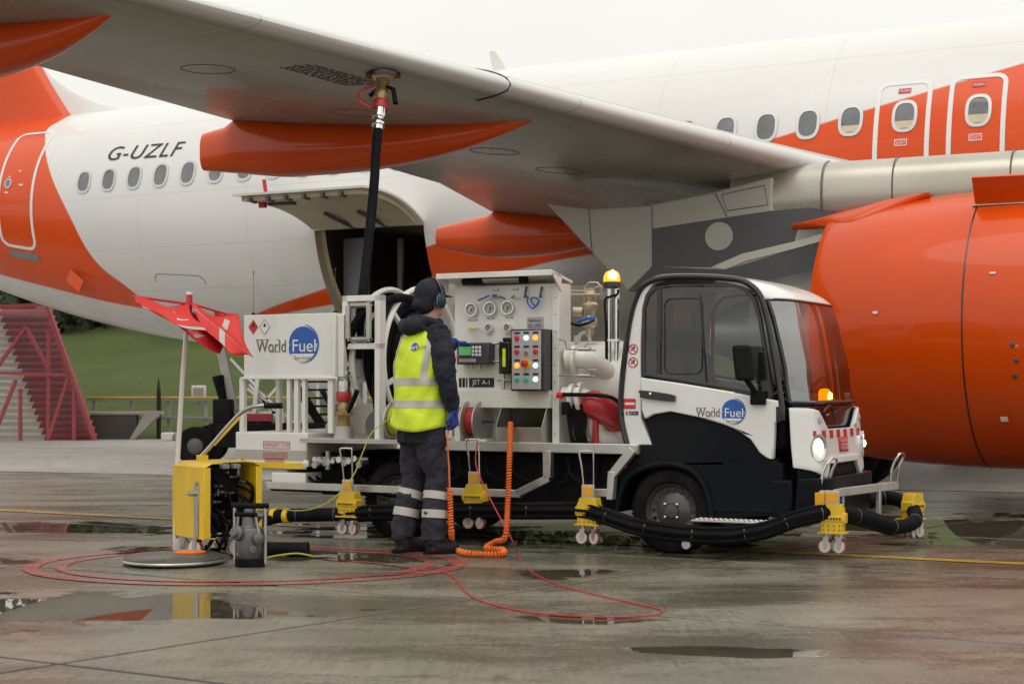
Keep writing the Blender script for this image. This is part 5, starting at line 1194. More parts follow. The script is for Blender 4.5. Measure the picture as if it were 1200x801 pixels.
# torch light under the awning
q = MB(); a, b_ = tp(566,328,.03), tp(612,327,.03); q.cyl(a, b_, .022, n=16); lb = q.build('work_lamp', 'steel', cb)
q = MB(); q.cyl(tp(543,330,.03), tp(556,329,.03), .027, n=16); q.cyl(tp(556,329,.03), tp(566,328,.03), .033, n=16); q.cyl(tp(610,327,.03), tp(617,327,.03), .032, n=16); each(q, 'lamp_cap', 'black_plastic', lb)
# gauges
yp = y0c-.001
for px_, py_, r_ in ((554,363,.051),(576,361.5,.051),(596.5,360.5,.051),(574.5,384,.030),(596,384,.030)):
    c = tp(px_, py_, yp); q = MB(); q.lathe([(r_,0),(r_,.025),(r_*.96,.032),(r_*.84,.032),(r_*.82,.016)], c, (0,-1,0), 32, open_=True); g_ = q.build('gauge', 'chrome', cb)
    q = MB(); q.lathe([(r_*.84,.018),(0,.018)], c, (0,-1,0), 28); q.build('dial', 'gauge_face', g_)
    q = MB(); a = R(random.choice((215,230,250))); q.bar(c+Vector((-.2*r_*math.cos(a),-.021,-.2*r_*math.sin(a))), c+Vector((.65*r_*math.cos(a),-.021,.65*r_*math.sin(a))), .004, .002, up=(0,1,0)); q.lathe([(r_*.12,.018),(r_*.12,.024)], c, (0,-1,0), 10)
    for k in range(11):
        a = R(-40+26*k); q.bar(c+Vector((.60*r_*math.cos(a),-.0195,.60*r_*math.sin(a))), c+Vector((.76*r_*math.cos(a),-.0195,.76*r_*math.sin(a))), .003, .001, up=(0,1,0))
    q.build('needle', 'black_print', g_, smooth=0)
for px_, py_, w in ((554,376,.08),(575,374,.06),(597,373,.06),(574,393,.04),(596,393,.04),(581,341,.06),(604,340,.05)):
    c = tp(px_, py_, yp); text('gauge_caption', 'kPa x100', .02, lambda a, b_, c=c, w=w: Vector((c.x-w/2+a, yp-.002, c.z+b_)), 'grey_print', cb, width=w)
q = MB(); q.tube(cr([tp(560,352,.05), tp(567,349,.05), tp(575,346,.05), tp(583,347,.05), tp(592,350,.05)]), .006, 6); q.build('test_lead', 'blue_print', cb)
q = MB(); q.cyl(tp(575,347,.09), tp(575,347,.04), .012, n=10); q.cyl(tp(580,346,.09), tp(584,346,.04), .010, n=10); q.cyl(tp(600,348,.09), tp(605,347,.04), .010, n=10); q.bar(tp(548,385,.08), tp(562,385,.06), .008, .008); q.build('test_tap', 'steel', cb)
q = MB(); q.cyl(tp(552,385.5,.07), tp(557,385.5,.06), .010, n=8); q.build('test_cap', 'yellow_paint', cb)
# hooks with blue lead
for px_ in (617, 635):
    q = MB(); a = tp(px_, 336, .09); q.tube([a, a+Vector((0,-.02,-.05)), a+Vector((0,-.03,-.075)), a+Vector((.02,-.04,-.07))], .008, 8); q.build('lead_hook', 'dark_steel', cb)
q = MB(); q.tube(cr([tp(619,347,.06), tp(618,354,.06), tp(624,361,.05), tp(631,355,.06), tp(629,349,.06), tp(622,350,.05), tp(627,358,.06), tp(632,352,.06)]), .006, 6); q.build('coiled_lead', 'blue_print', cb)
a, b_ = tp(618,384,yp), tp(637,371,yp); q = MB(); q.box(a.x,b_.x,yp-.006,yp,a.z,b_.z); pt_ = q.build('data_plate', 'panel_grey', cb, bevel=.002)
for k, s_ in enumerate(('Hydrant', 'No. 17023')): text('plate_lettering', s_, .03, lambda u, v, k=k: Vector((a.x+.012+u, yp-.008, b_.z-.035-.035*k+v)), 'black_print', pt_, width=.10)
# register with screen
a, b_ = tp(535,427,.0), tp(572.5,401,.0); q = MB(); q.box(a.x,b_.x,.0,y0c,a.z,b_.z); rg = q.build('meter_register', 'screen_grey', cb, bevel=.008)
s0 = tp(538,416,0); s1 = tp(552,406,0); q = MB(); q.box(s0.x,s1.x,-.004,.0,s0.z,s1.z); q.build('register_screen', 'screen_green', rg, smooth=0)
for i in range(3):
    for j in range(3):
        q = MB(); c = tp(554.5+i*4, 407+j*4.2, 0); q.box(c.x-.010,c.x+.010,-.006,0,c.z-.010,c.z+.010); q.build('key', 'white_print', rg, bevel=.002)
q = MB(); c = tp(537, 418, 0); q.box(c.x-.012,c.x+.012,-.006,0,c.z-.012,c.z+.012); q.build('key', 'led_red', rg, bevel=.002)
q = MB(); c = tp(548, 422, 0); q.box(c.x-.07,c.x+.07,-.004,0,c.z-.012,c.z+.012); q.build('register_label', 'panel_grey', rg, smooth=0)
for px_ in (553, 562): q = MB(); q.cyl(tp(px_,427,.04), tp(px_,432,.04), .009, n=8); q.build('cable_gland', 'steel', rg)
# black joystick block
a, b_ = tp(585,438,.02), tp(598,400,.02); q = MB(); q.box(a.x,b_.x,.01,y0c,a.z,b_.z); q.box(a.x+.02,b_.x+.01,.03,y0c,b_.z,b_.z+.03); sw = q.build('flow_indicator', 'gloss_black', cb, bevel=.008)
q = MB(); c = tp(591,418,.01); q.box(c.x-.012,c.x+.012,.004,.01,c.z-.07,c.z+.06); q.build('sight_tube', 'hivis', sw, smooth=0)
q = MB(); q.cyl(tp(576,403,.06), tp(585,402,.06), .010, n=8); q.cyl(tp(577,423,.06), tp(600,424,.06), .009, n=8); q.cyl(tp(590,438,.06), tp(590,455,.06), .012, n=8); q.cyl(tp(583,445,.06), tp(600,445,.06), .010, n=8); each(q, 'sight_fitting', 'steel', sw)
q = MB(); q.prism([[(tp(583,449).x,tp(0,450).z if False else tp(583,450).z),(tp(588,446).x,tp(588,446).z),(tp(583,444).x,tp(583,444).z)]], XZ(.09), 0, .01); q.build('tap_arrow', 'hivis', sw, smooth=0)
# push button panel
a, b_ = tp(600,456,-.06), tp(634,387,-.06); q = MB(); q.box(a.x-.012,b_.x+.012,-.055,y0c,a.z-.012,b_.z+.012); pb = q.build('switch_box', 'gloss_black', cb, bevel=.006)
q = MB(); q.box(a.x,b_.x,-.062,-.055,a.z,b_.z); q.build('switch_plate', 'panel_grey', pb, bevel=.003)
cols_ = [['led_red','led_white','led_amber'],['led_red',None,'led_red'],['led_amber',None,'led_white'],['led_green','led_green','led_white']]
for j in range(4):
    for i in range(3):
        x = a.x+(b_.x-a.x)*(.18+.32*i); z = b_.z-(b_.z-a.z)*(.125+.235*j)
        q = MB(); q.box(x-.022,x+.022,-.065,-.062,z+.030,z+.044); q.build('button_label', 'black_print', pb, smooth=0)
        if cols_[j][i]:
            q = MB(); q.lathe([(.019,0),(.019,.006),(.015,.008),(.015,.018),(.012,.022),(0,.023)], (x,-.062,z), (0,-1,0), 18); q.build('button', cols_[j][i], pb)
x = a.x+(b_.x-a.x)*.5; z = b_.z-(b_.z-a.z)*.56
q = MB(); q.prism([ellipse(x,z,.036,.036,24)], XZ(-.066), 0, .004); q.build('stop_ring', 'yellow_paint', pb, smooth=0)
q = MB(); q.lathe([(.014,0),(.014,.015),(.026,.018),(.026,.035),(.02,.04),(0,.041)], (x,-.066,z), (0,-1,0), 20); q.build('stop_button', 'led_red', pb)
q = MB(); z = b_.z-(b_.z-a.z)*.38; q.lathe([(.014,0),(.014,.012),(0,.012)], (x,-.062,z), (0,-1,0), 14); q.box(x-.004,x+.004,-.09,-.072,z-.014,z+.014); q.build('key_switch', 'brass', pb)
# JET A-1 label
a, b_ = tp(550,453.5,yp), tp(579,442.5,yp); q = MB(); q.box(a.x,b_.x,yp-.003,yp,a.z,b_.z)
for px_ in (539.5, 543.5, 547.0): c = tp(px_, 448, yp); q.box(c.x-(.011 if px_ < 547 else .006),c.x+(.009 if px_ < 547 else .004),yp-.003,yp,a.z,b_.z)
jl = q.build('fuel_label', 'black_print', cb, smooth=0)
text('fuel_lettering', 'JET A-1', .05, lambda u, v: Vector((a.x+.028+u, yp-.0045, a.z+.02+v)), 'white_print', jl, width=.145)
for k in range(9):
    q = MB(); q.lathe([(.006,0),(.006,.005),(0,.006)], (-.905, y0c-.02, .80+.12*k), (0,-1,0), 8); q.build('rivet', 'steel', cb)
# small reel discs and stainless trough on the deck
q = MB(); c = Vector((-1.50,.07,.875)); q.lathe([(.15,0),(.15,.012)], c, (1,0,0), 36); q.lathe([(.15,-.09),(.15,-.102)], c, (1,0,0), 36); q.lathe([(.05,-.1),(.05,.01)], c, (1,0,0), 16); cr_ = q.build('cord_reel', 'aluminium', trk, bevel=.002)
q = MB(); q.lathe([(.10,-.085),(.10,-.005)], c, (1,0,0), 28); q.build('wound_cord', 'red_cable', cr_)
q = MB(); q.cyl(c+Vector((.012,0,0)), c+Vector((.10,0,0)), .010, n=10); q.build('crank', 'gloss_black', cr_)
q = MB(); q.box(-1.56,-1.42,.0,.16,.722,.75); q.build('reel_foot', 'white_paint', cr_, smooth=0)
q = MB(); c = Vector((-2.12,.02,.875)); q.lathe([(.14,0),(.14,.012)], c, (1,0,0), 30); q.lathe([(.14,-.09),(.14,-.102)], c, (1,0,0), 30); er = q.build('earth_reel', 'aluminium', trk)
q = MB(); q.lathe([(.11,-.085),(.11,-.005)], c, (1,0,0), 28); q.build('wound_cable', 'yellow_cable', er)
tx0, tx1 = -1.325, -.955
q = MB(); q.box(tx0,tx1,-.035,-.028,.722,.84); q.box(tx0,tx1,.20,.206,.722,1.0); q.box(tx0,tx1,-.03,.2,.722,.728)
for x in (tx0, tx1-.005):
    q.prism([[(-.035,.722),(.206,.722),(.206,1.0),(.06,1.0),(-.035,.84)]], lambda a_, b2_, t_, x=x: Vector((x+t_, a_, b2_)), 0, .005)
tb = q.build('cable_trough', 'steel', trk, bevel=.0015)
q = MB(); q.box(tx0+.01,tx1-.01,.185,.199,.73,.99); q.build('trough_lining', 'gloss_black', tb, smooth=0)
# ---- filter vessel, pipework
vc = Vector((-.80,.62,1.13)); q = MB(); q.lathe([(0,-.46),(.16,-.44),(.27,-.38),(.325,-.28),(.33,-.2),(.33,.40),(.0,.40)], vc, (1,0,0), 40); fv = q.build('filter_vessel', 'vessel_white', trk)
q = MB(); q.lathe([(.36,.36),(.36,.40),(.37,.40),(.37,.44),(.33,.44)], vc, (1,0,0), 40); q.build('vessel_flange', 'vessel_white', fv)
q = MB(); q.tube([vc+Vector((-.15,-.1,.31)), vc+Vector((-.15,-.1,.37)), vc+Vector((-.15,-.1,.37))], .02, 8); c = vc+Vector((-.08,-.12,.335)); q.tube([c+Vector((.045*math.cos(t_),0,.055*math.sin(t_))) for t_ in [R(k*20) for k in range(18)]], .014, 8, closed=True); q.build('lifting_eye', 'vessel_white', fv)
q = MB(); q.tube(cr([Vector((-.86,.15,1.32)), Vector((-.72,.2,1.32)), Vector((-.6,.35,1.22))],6), .07, 14); q.tube(cr([Vector((-.86,.12,1.05)), Vector((-.74,.14,1.05)), Vector((-.66,.2,.98)), Vector((-.64,.22,.8)), Vector((-.55,.3,.76)), Vector((-.4,.4,.78))],6), .075, 14)
q.lathe([(.10,0),(.10,.025)], (-.80,.15,1.32), (1,.2,0), 20); q.lathe([(.11,0),(.11,.03)], (-.74,.13,1.05), (1,.1,0), 20); q.lathe([(.10,0),(.10,.03)], (-.80,.12,1.05), (1,.1,0), 20); q.tube(cr([Vector((-.86,.3,.95)),Vector((-.6,.32,.84)),Vector((-.3,.36,.82))],6), .09, 14); q.build('pipework', 'vessel_white', fv)
for px_, py_ in ((668,409),(668,440)):
    q = MB(); q.tube([tp(655,py_-12 if py_ < 420 else py_,.05), tp(662,py_-10 if py_ < 420 else py_,.05), tp(664,py_,.05), tp(698,py_+1,.05)], .006, 6); q.cyl(tp(678,py_,.05), tp(692,py_,.05), .014, n=10); q.tube([tp(684,py_,.05), tp(688,py_-7,.05), tp(699,py_-7,.05)], .006, 6); q.build('sampling_valve', 'steel', fv)
# brass air valve and its pipes above the vessel
q = MB(); c = tp(691,365,.45)
q.lathe([(.03,-.17),(.03,-.12),(.055,-.10),(.055,-.05),(.04,-.03),(.05,.0),(.065,.02),(.065,.05),(.045,.07),(.05,.10),(.05,.13),(.03,.15),(.03,.17)], c, (0,0,1), 18); q.lathe([(.035,0),(.035,.07),(.02,.075)], c+Vector((-.04,-.03,0)), (-1,-.3,0), 14); q.build('air_valve', 'brass_pale', trk)
q = MB(); q.tube(cr([tp(655,344,.3), tp(672,345,.35), tp(705,345,.4)], 4), .008, 6); q.tube([tp(685,375,.4), tp(685,336,.4), tp(690,331,.4), tp(700,331,.4), tp(705,336,.4), tp(705,350,.4)], .007, 6); q.tube([tp(697,345,.4), tp(697,337,.4), tp(703,335,.4)], .007, 6); q.tube([tp(655,340,.3), tp(690,341,.38)], .004, 6); q.build('air_pipe', 'brass_pale', trk)
q = MB(); q.tube(cr([tp(655,340,.25), tp(656,355,.25), tp(656,372,.25), tp(668,378,.3), tp(680,381,.32), tp(697,375,.35)], 5), .009, 6); q.build('air_hose', 'rubber', trk)
q = MB(); q.tube(cr([tp(676,377,.3), tp(684,374,.31), tp(697,372,.32), tp(690,376,.31)], 5), .012, 6); q.build('blue_tie', 'blue_print', trk)
q = MB(); q.box(*(lambda a_: (a_.x-.03,a_.x+.03))(tp(708,348,.4)), .38,.44, tp(708,352,.4).z, tp(708,343,.4).z); q.build('relief_block', 'door_grey', trk, bevel=.006)
# mast with amber beacon
mx_ = tp(717,430,.34)
q = MB(); q.cyl((mx_.x-.02,.34,.722),(mx_.x-.02,.34,1.84),.017,n=12); q.cyl((mx_.x+.03,.36,.722),(mx_.x+.03,.36,1.83),.020,n=12); q.box(mx_.x-.04,mx_.x+.06,.32,.38,1.45,1.465); ms = q.build('beacon_mast', 'chrome', trk)
q = MB(); q.tube(cr([(mx_.x+.055,.33,1.815),(mx_.x+.05,.32,1.78),(mx_.x,.31,1.765),(mx_.x-.04,.31,1.73),(mx_.x-.035,.32,1.5),(mx_.x-.035,.32,.75)],5), .009, 6); q.build('beacon_cable', 'rubber', ms)
q = MB(); c = Vector((mx_.x,.34,1.835)); q.lathe([(.05,-.01),(.062,0),(.062,.035),(.055,.04)], c, (0,0,1), 24); bc = q.build('beacon_base', 'gloss_black', trk)
q = MB(); q.lathe([(.058,.038),(.060,.05),(.058,.075),(.048,.10),(.028,.115),(0,.12)], c, (0,0,1), 28); q.build('beacon_lens', 'beacon_glow', bc)
q = MB(); q.lathe([(.0,.045),(.03,.05),(.032,.09),(.0,.118)], c+Vector((.022,-.036,.005)), (0,0,1), 12); q.build('beacon_lamp', 'beacon_core', bc)
q = MB(); q.box(mx_.x+.06,mx_.x+.11,.5,.56,1.25,1.62); q.box(mx_.x+.065,mx_.x+.105,.49,.50,1.40,1.45); q.build('tall_filter', 'vessel_white', trk, bevel=.01)
# hoses hanging between cabinet and extinguisher
q = MB(); rnd = random.Random(9)
for k in range(12):
    x = -.80+.011*k; q.tube(cr([Vector((x,.06,1.00)), Vector((x+.01,.05+.004*k,.90)), Vector((x+.015+.02*rnd.random(),.05,.80)), Vector((x+.03,.08,.722))], 4), .008, 5)
q.cyl((-.80,.04,.93),(-.80,.04,1.02),.035,n=10); q.build('hose_cluster', 'rubber', trk)
q = MB(); q.cyl(tp(653,463,.02), tp(660,463,.02), .022, n=12); q.build('red_cap', 'led_red', trk)
q = MB(); q.tube(cr([tp(657,462,.02), tp(690,462.5,.03), tp(715,465,.05), tp(728,474,.08)], 5), .014, 8); q.build('lance_hose', 'rubber', trk)

# ---- fire extinguisher in its stand
fe = thing('fire_extinguisher', (0,0,0), -ANG, 'red fire extinguisher lying in a red stand behind the cab', 'extinguisher'); fo = Vector((-.60,.15,.722)); fe.location = to_world(fo, T0)
A_, B_ = tp(690,470,.12)-fo, tp(727,492,.26)-fo
q = MB(); d = (B_-A_); L = d.length; q.lathe([(.0,-.06),(.05,-.045),(.085,-.01),(.098,.03),(.10,.08),(.10,L),(.07,L+.04),(0,L+.05)], A_, d, 28); q.build('cylinder', 'red_paint', fe)
for px_, yy in ((680,.10),(698,.14),(713,.24)):
    p = tp(px_, 490, yy); q = MB(); q.box(p.x-fo.x-.020, p.x-fo.x+.020, yy-fo.y-.015, yy-fo.y+.015, 0, .30 if px_ != 713 else .2); q.build('stand_leg', 'red_paint', fe, bevel=.003)
q = MB(); q.bar(tp(676,482,.10)-fo, tp(702,482,.14)-fo, .03, .03); q.bar(tp(698,482,.14)-fo, tp(715,500,.24)-fo, .03, .02); q.build('stand_cradle', 'red_paint', fe, bevel=.003)
q = MB(); q.cyl(A_-d.normalized()*.05, A_-d.normalized()*.10, .02, n=10); q.cyl(A_-d.normalized()*.08+Vector((0,0,-.0)), A_-d.normalized()*.08+Vector((-.01,-.02,.07)), .012, n=8); q.build('valve', 'brass', fe)

# ================================================================== hose dollies, bundle and front frame
def caster(parent, x, y, yaw, r_=.048, z0=0.0):
    f = Vector((math.cos(yaw), math.sin(yaw), 0)); s_ = Vector((-f.y, f.x, 0)); c = Vector((x, y, z0+r_))
    q = MB(); q.lathe([(.012,-.018),(r_-.008,-.018),(r_-.004,-.014),(r_-.004,.014),(r_-.008,.018),(.012,.018)], c, s_, 24); w = q.build('caster_wheel', 'caster_white', parent)
    q = MB(); q.lathe([(r_-.005,-.014),(r_,-.010),(r_,.010),(r_-.005,.014)], c, s_, 24, ring=True); q.build('caster_tyre', 'caster_red', w)
    q = MB(); q.lathe([(.012,-.022),(.012,.022)], c, s_, 10)
    for k in (-1, 1): q.prism([[(-.010,-.012),(.012,-.012),(.030,.062),(-.012,.062)]], lambda a, b_, t_, k=k: c+f*a+Vector((0,0,b_))+s_*(k*.023+t_), -.002, .002)
    q.obox(c+f*.01+Vector((0,0,.064)), f*.024, s_*.026, (0,0,.003)); q.cyl(c+f*.01+Vector((0,0,.064)), c+f*.01+Vector((0,0,.09)), .016, n=10); q.build('caster_fork', 'steel', w)
def dolly(name, loc, rz, label, handle=True, pad=True):
    t = thing(name, loc, rz, label, 'dolly', 'yellow hose dollies along the truck'); t.scale = (.88, .85, .94)
    for x, yaw in ((-.055,.2),(.055,-.3)): caster(t, x, -.03, yaw)
    caster(t, 0.0, .07, .6)
    q = MB(); q.box(-.105,.105,-.07,.10,.138,.15); q.build('base_plate', 'yellow_paint', t, bevel=.003)
    q = MB(); q.prism([[(-.082,.15),(.082,.15),(.082,.205),(.10,.21),(.10,.275),(.082,.282),(.082,.30),(.070,.34),(-.060,.34),(-.078,.30),(-.085,.28),(-.098,.275),(-.098,.21),(-.082,.205)]], XZ(-.06), 0, .11); bd = q.build('clamp_body', 'yellow_paint', t, bevel=.004)
    q = MB(); q.box(-.098,.098,-.068,-.06,.225,.262); q.build('clamp_band', 'yellow_paint', bd, bevel=.003)
    q = MB()
    for k in range(7): q.box(-.075+.022*k,-.062+.022*k,-.0705,-.068,.235,.250)
    q.build('band_mark', 'black_print', bd, smooth=0)
    q = MB()
    for x in (-.06,-.02,.02,.06):
        for z in (.165,.195): q.lathe([(.005,0),(.005,.005)], (x,-.061,z), (0,-1,0), 8)
    q.build('bolt', 'dark_steel', bd)
    if pad:
        q = MB(); q.box(-.05,.055,-.045,-.02,.34,.435); q.build('mount_plate', 'aluminium', t, bevel=.003); q = MB(); q.box(-.04,.045,-.052,-.045,.355,.42); q.build('amber_pad', 'amber_pad', t, bevel=.002)
    if handle:
        q = MB(); q.tube(cr([(-.035,-.03,.42),(-.05,-.035,.55),(-.068,-.045,.655),(-.055,-.045,.678),(.03,-.045,.678),(.05,-.045,.66),(.048,-.03,.42)],5), .0075, 8); q.build('pull_handle', 'chrome', t)
    return t
for px_, zb, yy, lb in ((410, .035, -.17, 'yellow hose dolly beside the rear wheel of the fuel truck'), (558, .115, -.10, 'yellow hose dolly behind the orange coiled cable'), (691, .05, -.14, 'yellow hose dolly between the chassis and the front wheel')):
    p = tp(px_, 600, yy); dolly('hose_dolly', to_world((p.x, yy, zb), T0), -ANG, lb)
p = Vector((1.10, .10, .045)); dolly('hose_dolly', to_world(p, T0), -ANG+.1, 'yellow hose dolly in front of the truck bumper', handle=False)
p = Vector((1.30, 1.36, .05)); dolly('hose_dolly', to_world(p, T0), -ANG+R(75), 'yellow hose dolly at the far end of the bumper frame', handle=False, pad=False)
sb = thing('hose_skid', to_world((tp(809,636,-.16).x, -.16, .05), T0), -ANG, 'small yellow hose skid with one roller beside the front wheel', 'dolly')
q = MB(); q.box(-.085,.085,-.05,.05,.055,.085); q.box(-.085,-.06,-.05,.05,.085,.11); q.box(.06,.085,-.05,.05,.085,.11); q.build('skid_plate', 'yellow_paint', sb, bevel=.004)
q = MB(); q.lathe([(.03,-.02),(.03,.02)], (0,-.06,.04), (0,1,0), 16); q.build('roller', 'steel', sb)
q = MB(); q.cyl((-.045,0,.085),(-.045,0,.15),.006,n=6); q.cyl((.045,0,.085),(.045,0,.15),.006,n=6); q.build('stud', 'chrome', sb)
# hose bundle that wraps the truck
hb = thing('inlet_hose', (T0[0], T0[1], 0), -ANG, 'black sleeved inlet hose strung low along the side and round the nose of the truck', 'hose')
pts = [tp(300,612,-.25), tp(330,604,-.22), tp(370,603,-.19), tp(410,602,-.17), tp(450,600,-.16), tp(505,600,-.15), tp(560,598,-.13), tp(620,598,-.12), tp(680,598,-.14), tp(705,603,-.17), tp(745,616,-.20), tp(790,624,-.21), tp(850,627,-.21), tp(895,621,-.16), tp(935,607,-.04), tp(972,600,.10), tp(1010,606,.42), tp(1048,617,.80), tp(1072,610,1.12), tp(1066,592,1.38), tp(1042,583,1.5), tp(1018,588,1.42)]
path = cr(pts, 10)
q = MB(); q.tube(path, .050, 16, flat=1.0); q.build('sleeve', 'hose_black', hb)
q = MB()
for i in range(4, len(path)-4, 11):
    d = (path[i+1]-path[i-1]).normalized(); q.lathe([(.0515,-.004),(.0535,0),(.0515,.004)], path[i], d, 16)
each(q, 'cable_tie', 'dark_steel', hb)
q = MB()
for k in range(5):
    a = 1.2+.9*k; q.tube([p_+Vector((0, .050*math.cos(a)*1.05-.004, .050*math.sin(a)*1.05)) for p_ in path[30:170]], .011, 6)
q.build('bundled_cable', 'rubber', hb)
for px_ in (322, 337):
    q = MB(); p0 = tp(px_, 604, -.22); q.lathe([(.051,-.02),(.056,-.02),(.056,.02),(.051,.02)], p0, (1,0,0), 18); q.build('yellow_clip', 'yellow_paint', hb)
# front frame on the bumper
ff = thing('bumper_frame', (T0[0], T0[1], 0), -ANG, 'stainless tube frame with two upright handles ahead of the truck bumper', 'frame')
q = MB(); q.bar((1.03,.06,.425),(1.20,1.30,.425), .04, .055); q.bar((1.0,.35,.43),(.8,.35,.43),.05,.05); q.bar((1.05,1.0,.43),(.8,1.0,.43),.05,.05); q.bar((1.16,.98,.42),(1.16,.98,.18),.05,.03); q.bar((1.07,.40,.42),(1.07,.40,.16),.035,.03); q.build('cross_bar', 'aluminium', ff, bevel=.004)
q = MB(); q.box(1.00,1.06,.03,.09,.35,.44); q.build('end_pad', 'amber_pad', ff, bevel=.004)
for y in (.12, 1.22):
    x = 1.03+.15*y; q = MB(); q.tube(cr([(x-.03,y-.04,.43),(x-.01,y-.04,.55),(x+.03,y-.035,.64),(x+.04,y+.03,.655),(x+.04,y+.10,.64),(x+.0,y+.11,.55),(x-.02,y+.11,.43)],6), .009, 8); q.build('upright_handle', 'chrome', ff)

# ================================================================== hydrant pit cart
CO = gp(254, 651); CR = math.atan2(-.8, .6)
cart = thing('pit_cart', CO, CR, 'yellow boxy hydrant cart on small casters with a long bent tow handle', 'cart')
def cl(p): q = Vector(p)-CO; c, s_ = math.cos(-CR), math.sin(-CR); return Vector((q.x*c-q.y*s_, q.x*s_+q.y*c, q.z))
def cwp(px_, py_, Y): return cl(wp(px_, py_, Y))
q = MB(); q.prism([rrect(-.235,.235,.14,.60,.012,2)], lambda a, b_, t_: Vector((a, -.21+t_, b_)), 0, .006); q.box(.235,.243,-.21,-.165,.14,.60); q.box(-.235,.235,-.21,-.12,.135,.141); q.build('side_panel', 'yellow_paint', cart, bevel=.003)
q = MB(); q.prism([rrect(-.235,.235,.20,.60,.012,2)], lambda a, b_, t_: Vector((a, .204+t_, b_)), 0, .006); q.box(.235,.243,.165,.21,.14,.60); q.build('side_panel', 'yellow_paint', cart, bevel=.003)
q = MB(); q.add([(-.235,-.212,.60),(.243,-.212,.60),(.243,-.15,.632),(-.235,-.15,.632)]+[(-.235,-.206,.597),(.243,-.206,.597),(.243,-.15,.626),(-.235,-.15,.626)], [(0,1,2,3),(7,6,5,4),(0,4,5,1),(1,5,6,2),(2,6,7,3),(3,7,4,0)]); q.box(-.235,.10,-.15,.17,.625,.632); q.box(.10,.243,-.15,-.08,.625,.632); q.add([(-.235,.212,.60),(.243,.212,.60),(.243,.15,.632),(-.235,.15,.632)]+[(-.235,.206,.597),(.243,.206,.597),(.243,.15,.626),(-.235,.15,.626)], [(0,1,2,3),(7,6,5,4),(0,4,5,1),(1,5,6,2),(2,6,7,3),(3,7,4,0)]); q.build('top_panel', 'yellow_paint', cart, smooth=0)
q = MB(); q.box(.10,.165,-.217,-.212,.145,.49); sp_ = q.build('guide_bar', 'steel', cart, bevel=.002)
q = MB(); q.cyl((.12,-.215,.43),(.12,-.265,.43),.016,n=10); q.cyl((.08,-.25,.43),(.13,-.25,.43),.013,n=8); q.cyl((.145,-.212,.50),(.145,-.225,.50),.012,n=8); q.build('pull_pin', 'steel', sp_)
q = MB(); q.box(-.22,.05,-.19,.19,.16,.24); q.box(-.2,-.02,-.17,.17,.24,.60); q.box(-.03,.08,-.06,.12,.42,.59); q.build('machine_block', 'underbody', cart, bevel=.008)
q = MB(); rnd = random.Random(21)
for k in range(20):
    y = rnd.uniform(-.17,.15); z = rnd.uniform(.22,.55); q.tube(cr([(.0,y,z),(.12+rnd.random()*.08,y+rnd.uniform(-.05,.05),z-.05),(.14,y+rnd.uniform(-.06,.1),z-.18),(.06,y,z-.2)],5), rnd.uniform(.006,.013), 6)
q.build('hydraulic_hose', 'rubber', cart)
q = MB()
for k in range(26):
    p = Vector((rnd.uniform(.0,.17), rnd.uniform(-.16,.15), rnd.uniform(.22,.58))); d = random.choice(((1,0,0),(0,1,0),(0,0,1))); q.lathe([(.012,0),(.012,.03),(.008,.035),(.008,.06)], p, d, 8)
each(q, 'fitting', 'dark_steel', cart)
for y in (-.03,.05): q = MB(); q.box(.10,.15,y,y+.05,.585,.615); q.build('valve_cap', 'door_grey', cart, bevel=.004)
for x, y, w in ((-.17,-.175,.3),(.07,-.185,-.5),(.10,.10,.4),(-.17,.14,.1)):
    q = MB(); caster(cart, x, y, w+.8, .062)
    q = MB(); q.cyl((x,y,.12),(x,y,.16),.02,n=8); q.build('caster_stem', 'steel', cart)
q = MB(); q.bar((-.23,-.05,.25), (-.40,-.10,.245), .04, .03); q.bar((-.39,-.13,.27), (-.41,-.06,.21), .02, .02); q.cyl((-.24,-.08,.27), (-.33,-.10,.24), .035, n=10); q.build('tow_eye', 'steel', cart)
hp = [cwp(236,534,10.75), cwp(248,521,10.72), cwp(268,498,10.68), cwp(283,483,10.65), cwp(296,476.5,10.62), cwp(310,475,10.6), cwp(331,475,10.58)]
q = MB(); q.tube(cr(hp, 6), .014, 10); hn = q.build('tow_handle', 'steel', cart)
q = MB(); q.bar(cwp(251,521,10.715), cwp(281,489,10.65), .012, .014); q.build('yellow_strip', 'yellow_paint', hn, smooth=0)
q = MB(); q.tube(hp[-2:], .019, 12); q.build('hand_grip', 'black_plastic', hn)
q = MB(); q.box(*(lambda c: (c.x-.03,c.x+.03,c.y-.03,c.y+.03))(cwp(237,534,10.75)), .615, .675); q.build('handle_socket', 'yellow_paint', hn, bevel=.004)
# inlet coupler standing in the pit
IO = gp(293, 663); ic = thing('pit_coupler', IO, R(-15), 'grey cast hydrant coupler with black carrying handles and black foot ring', 'coupler'); ic.scale = (.9, .9, .95)
q = MB(); q.lathe([(.10,0),(.105,.01),(.105,.05),(.085,.055)], (0,0,0), (0,0,1), 32); q.build('foot_ring', 'rubber', ic)
q = MB(); q.lathe([(.075,.05),(.085,.08),(.098,.12),(.10,.20),(.09,.25),(.06,.27),(.055,.33),(.04,.36),(0,.365)], (0,0,0), (0,0,1), 28)
q.lathe([(.05,0),(.05,.05),(.035,.055),(.03,.08)], (-.04,-.07,.22), (-.3,-1,.2), 16); q.lathe([(.04,0),(.04,.06),(.02,.07)], (.06,-.05,.19), (.8,-.6,0), 14); q.lathe([(.03,0),(.03,.09)], (.03,.02,.30), (.5,-.4,.5), 12); q.lathe([(.025,0),(.025,.05)], (.05,-.06,.12), (.4,-1,0), 10); q.box(-.03,.03,-.03,.03,.33,.38); q.build('casting', 'cast_grey', ic, bevel=.004)
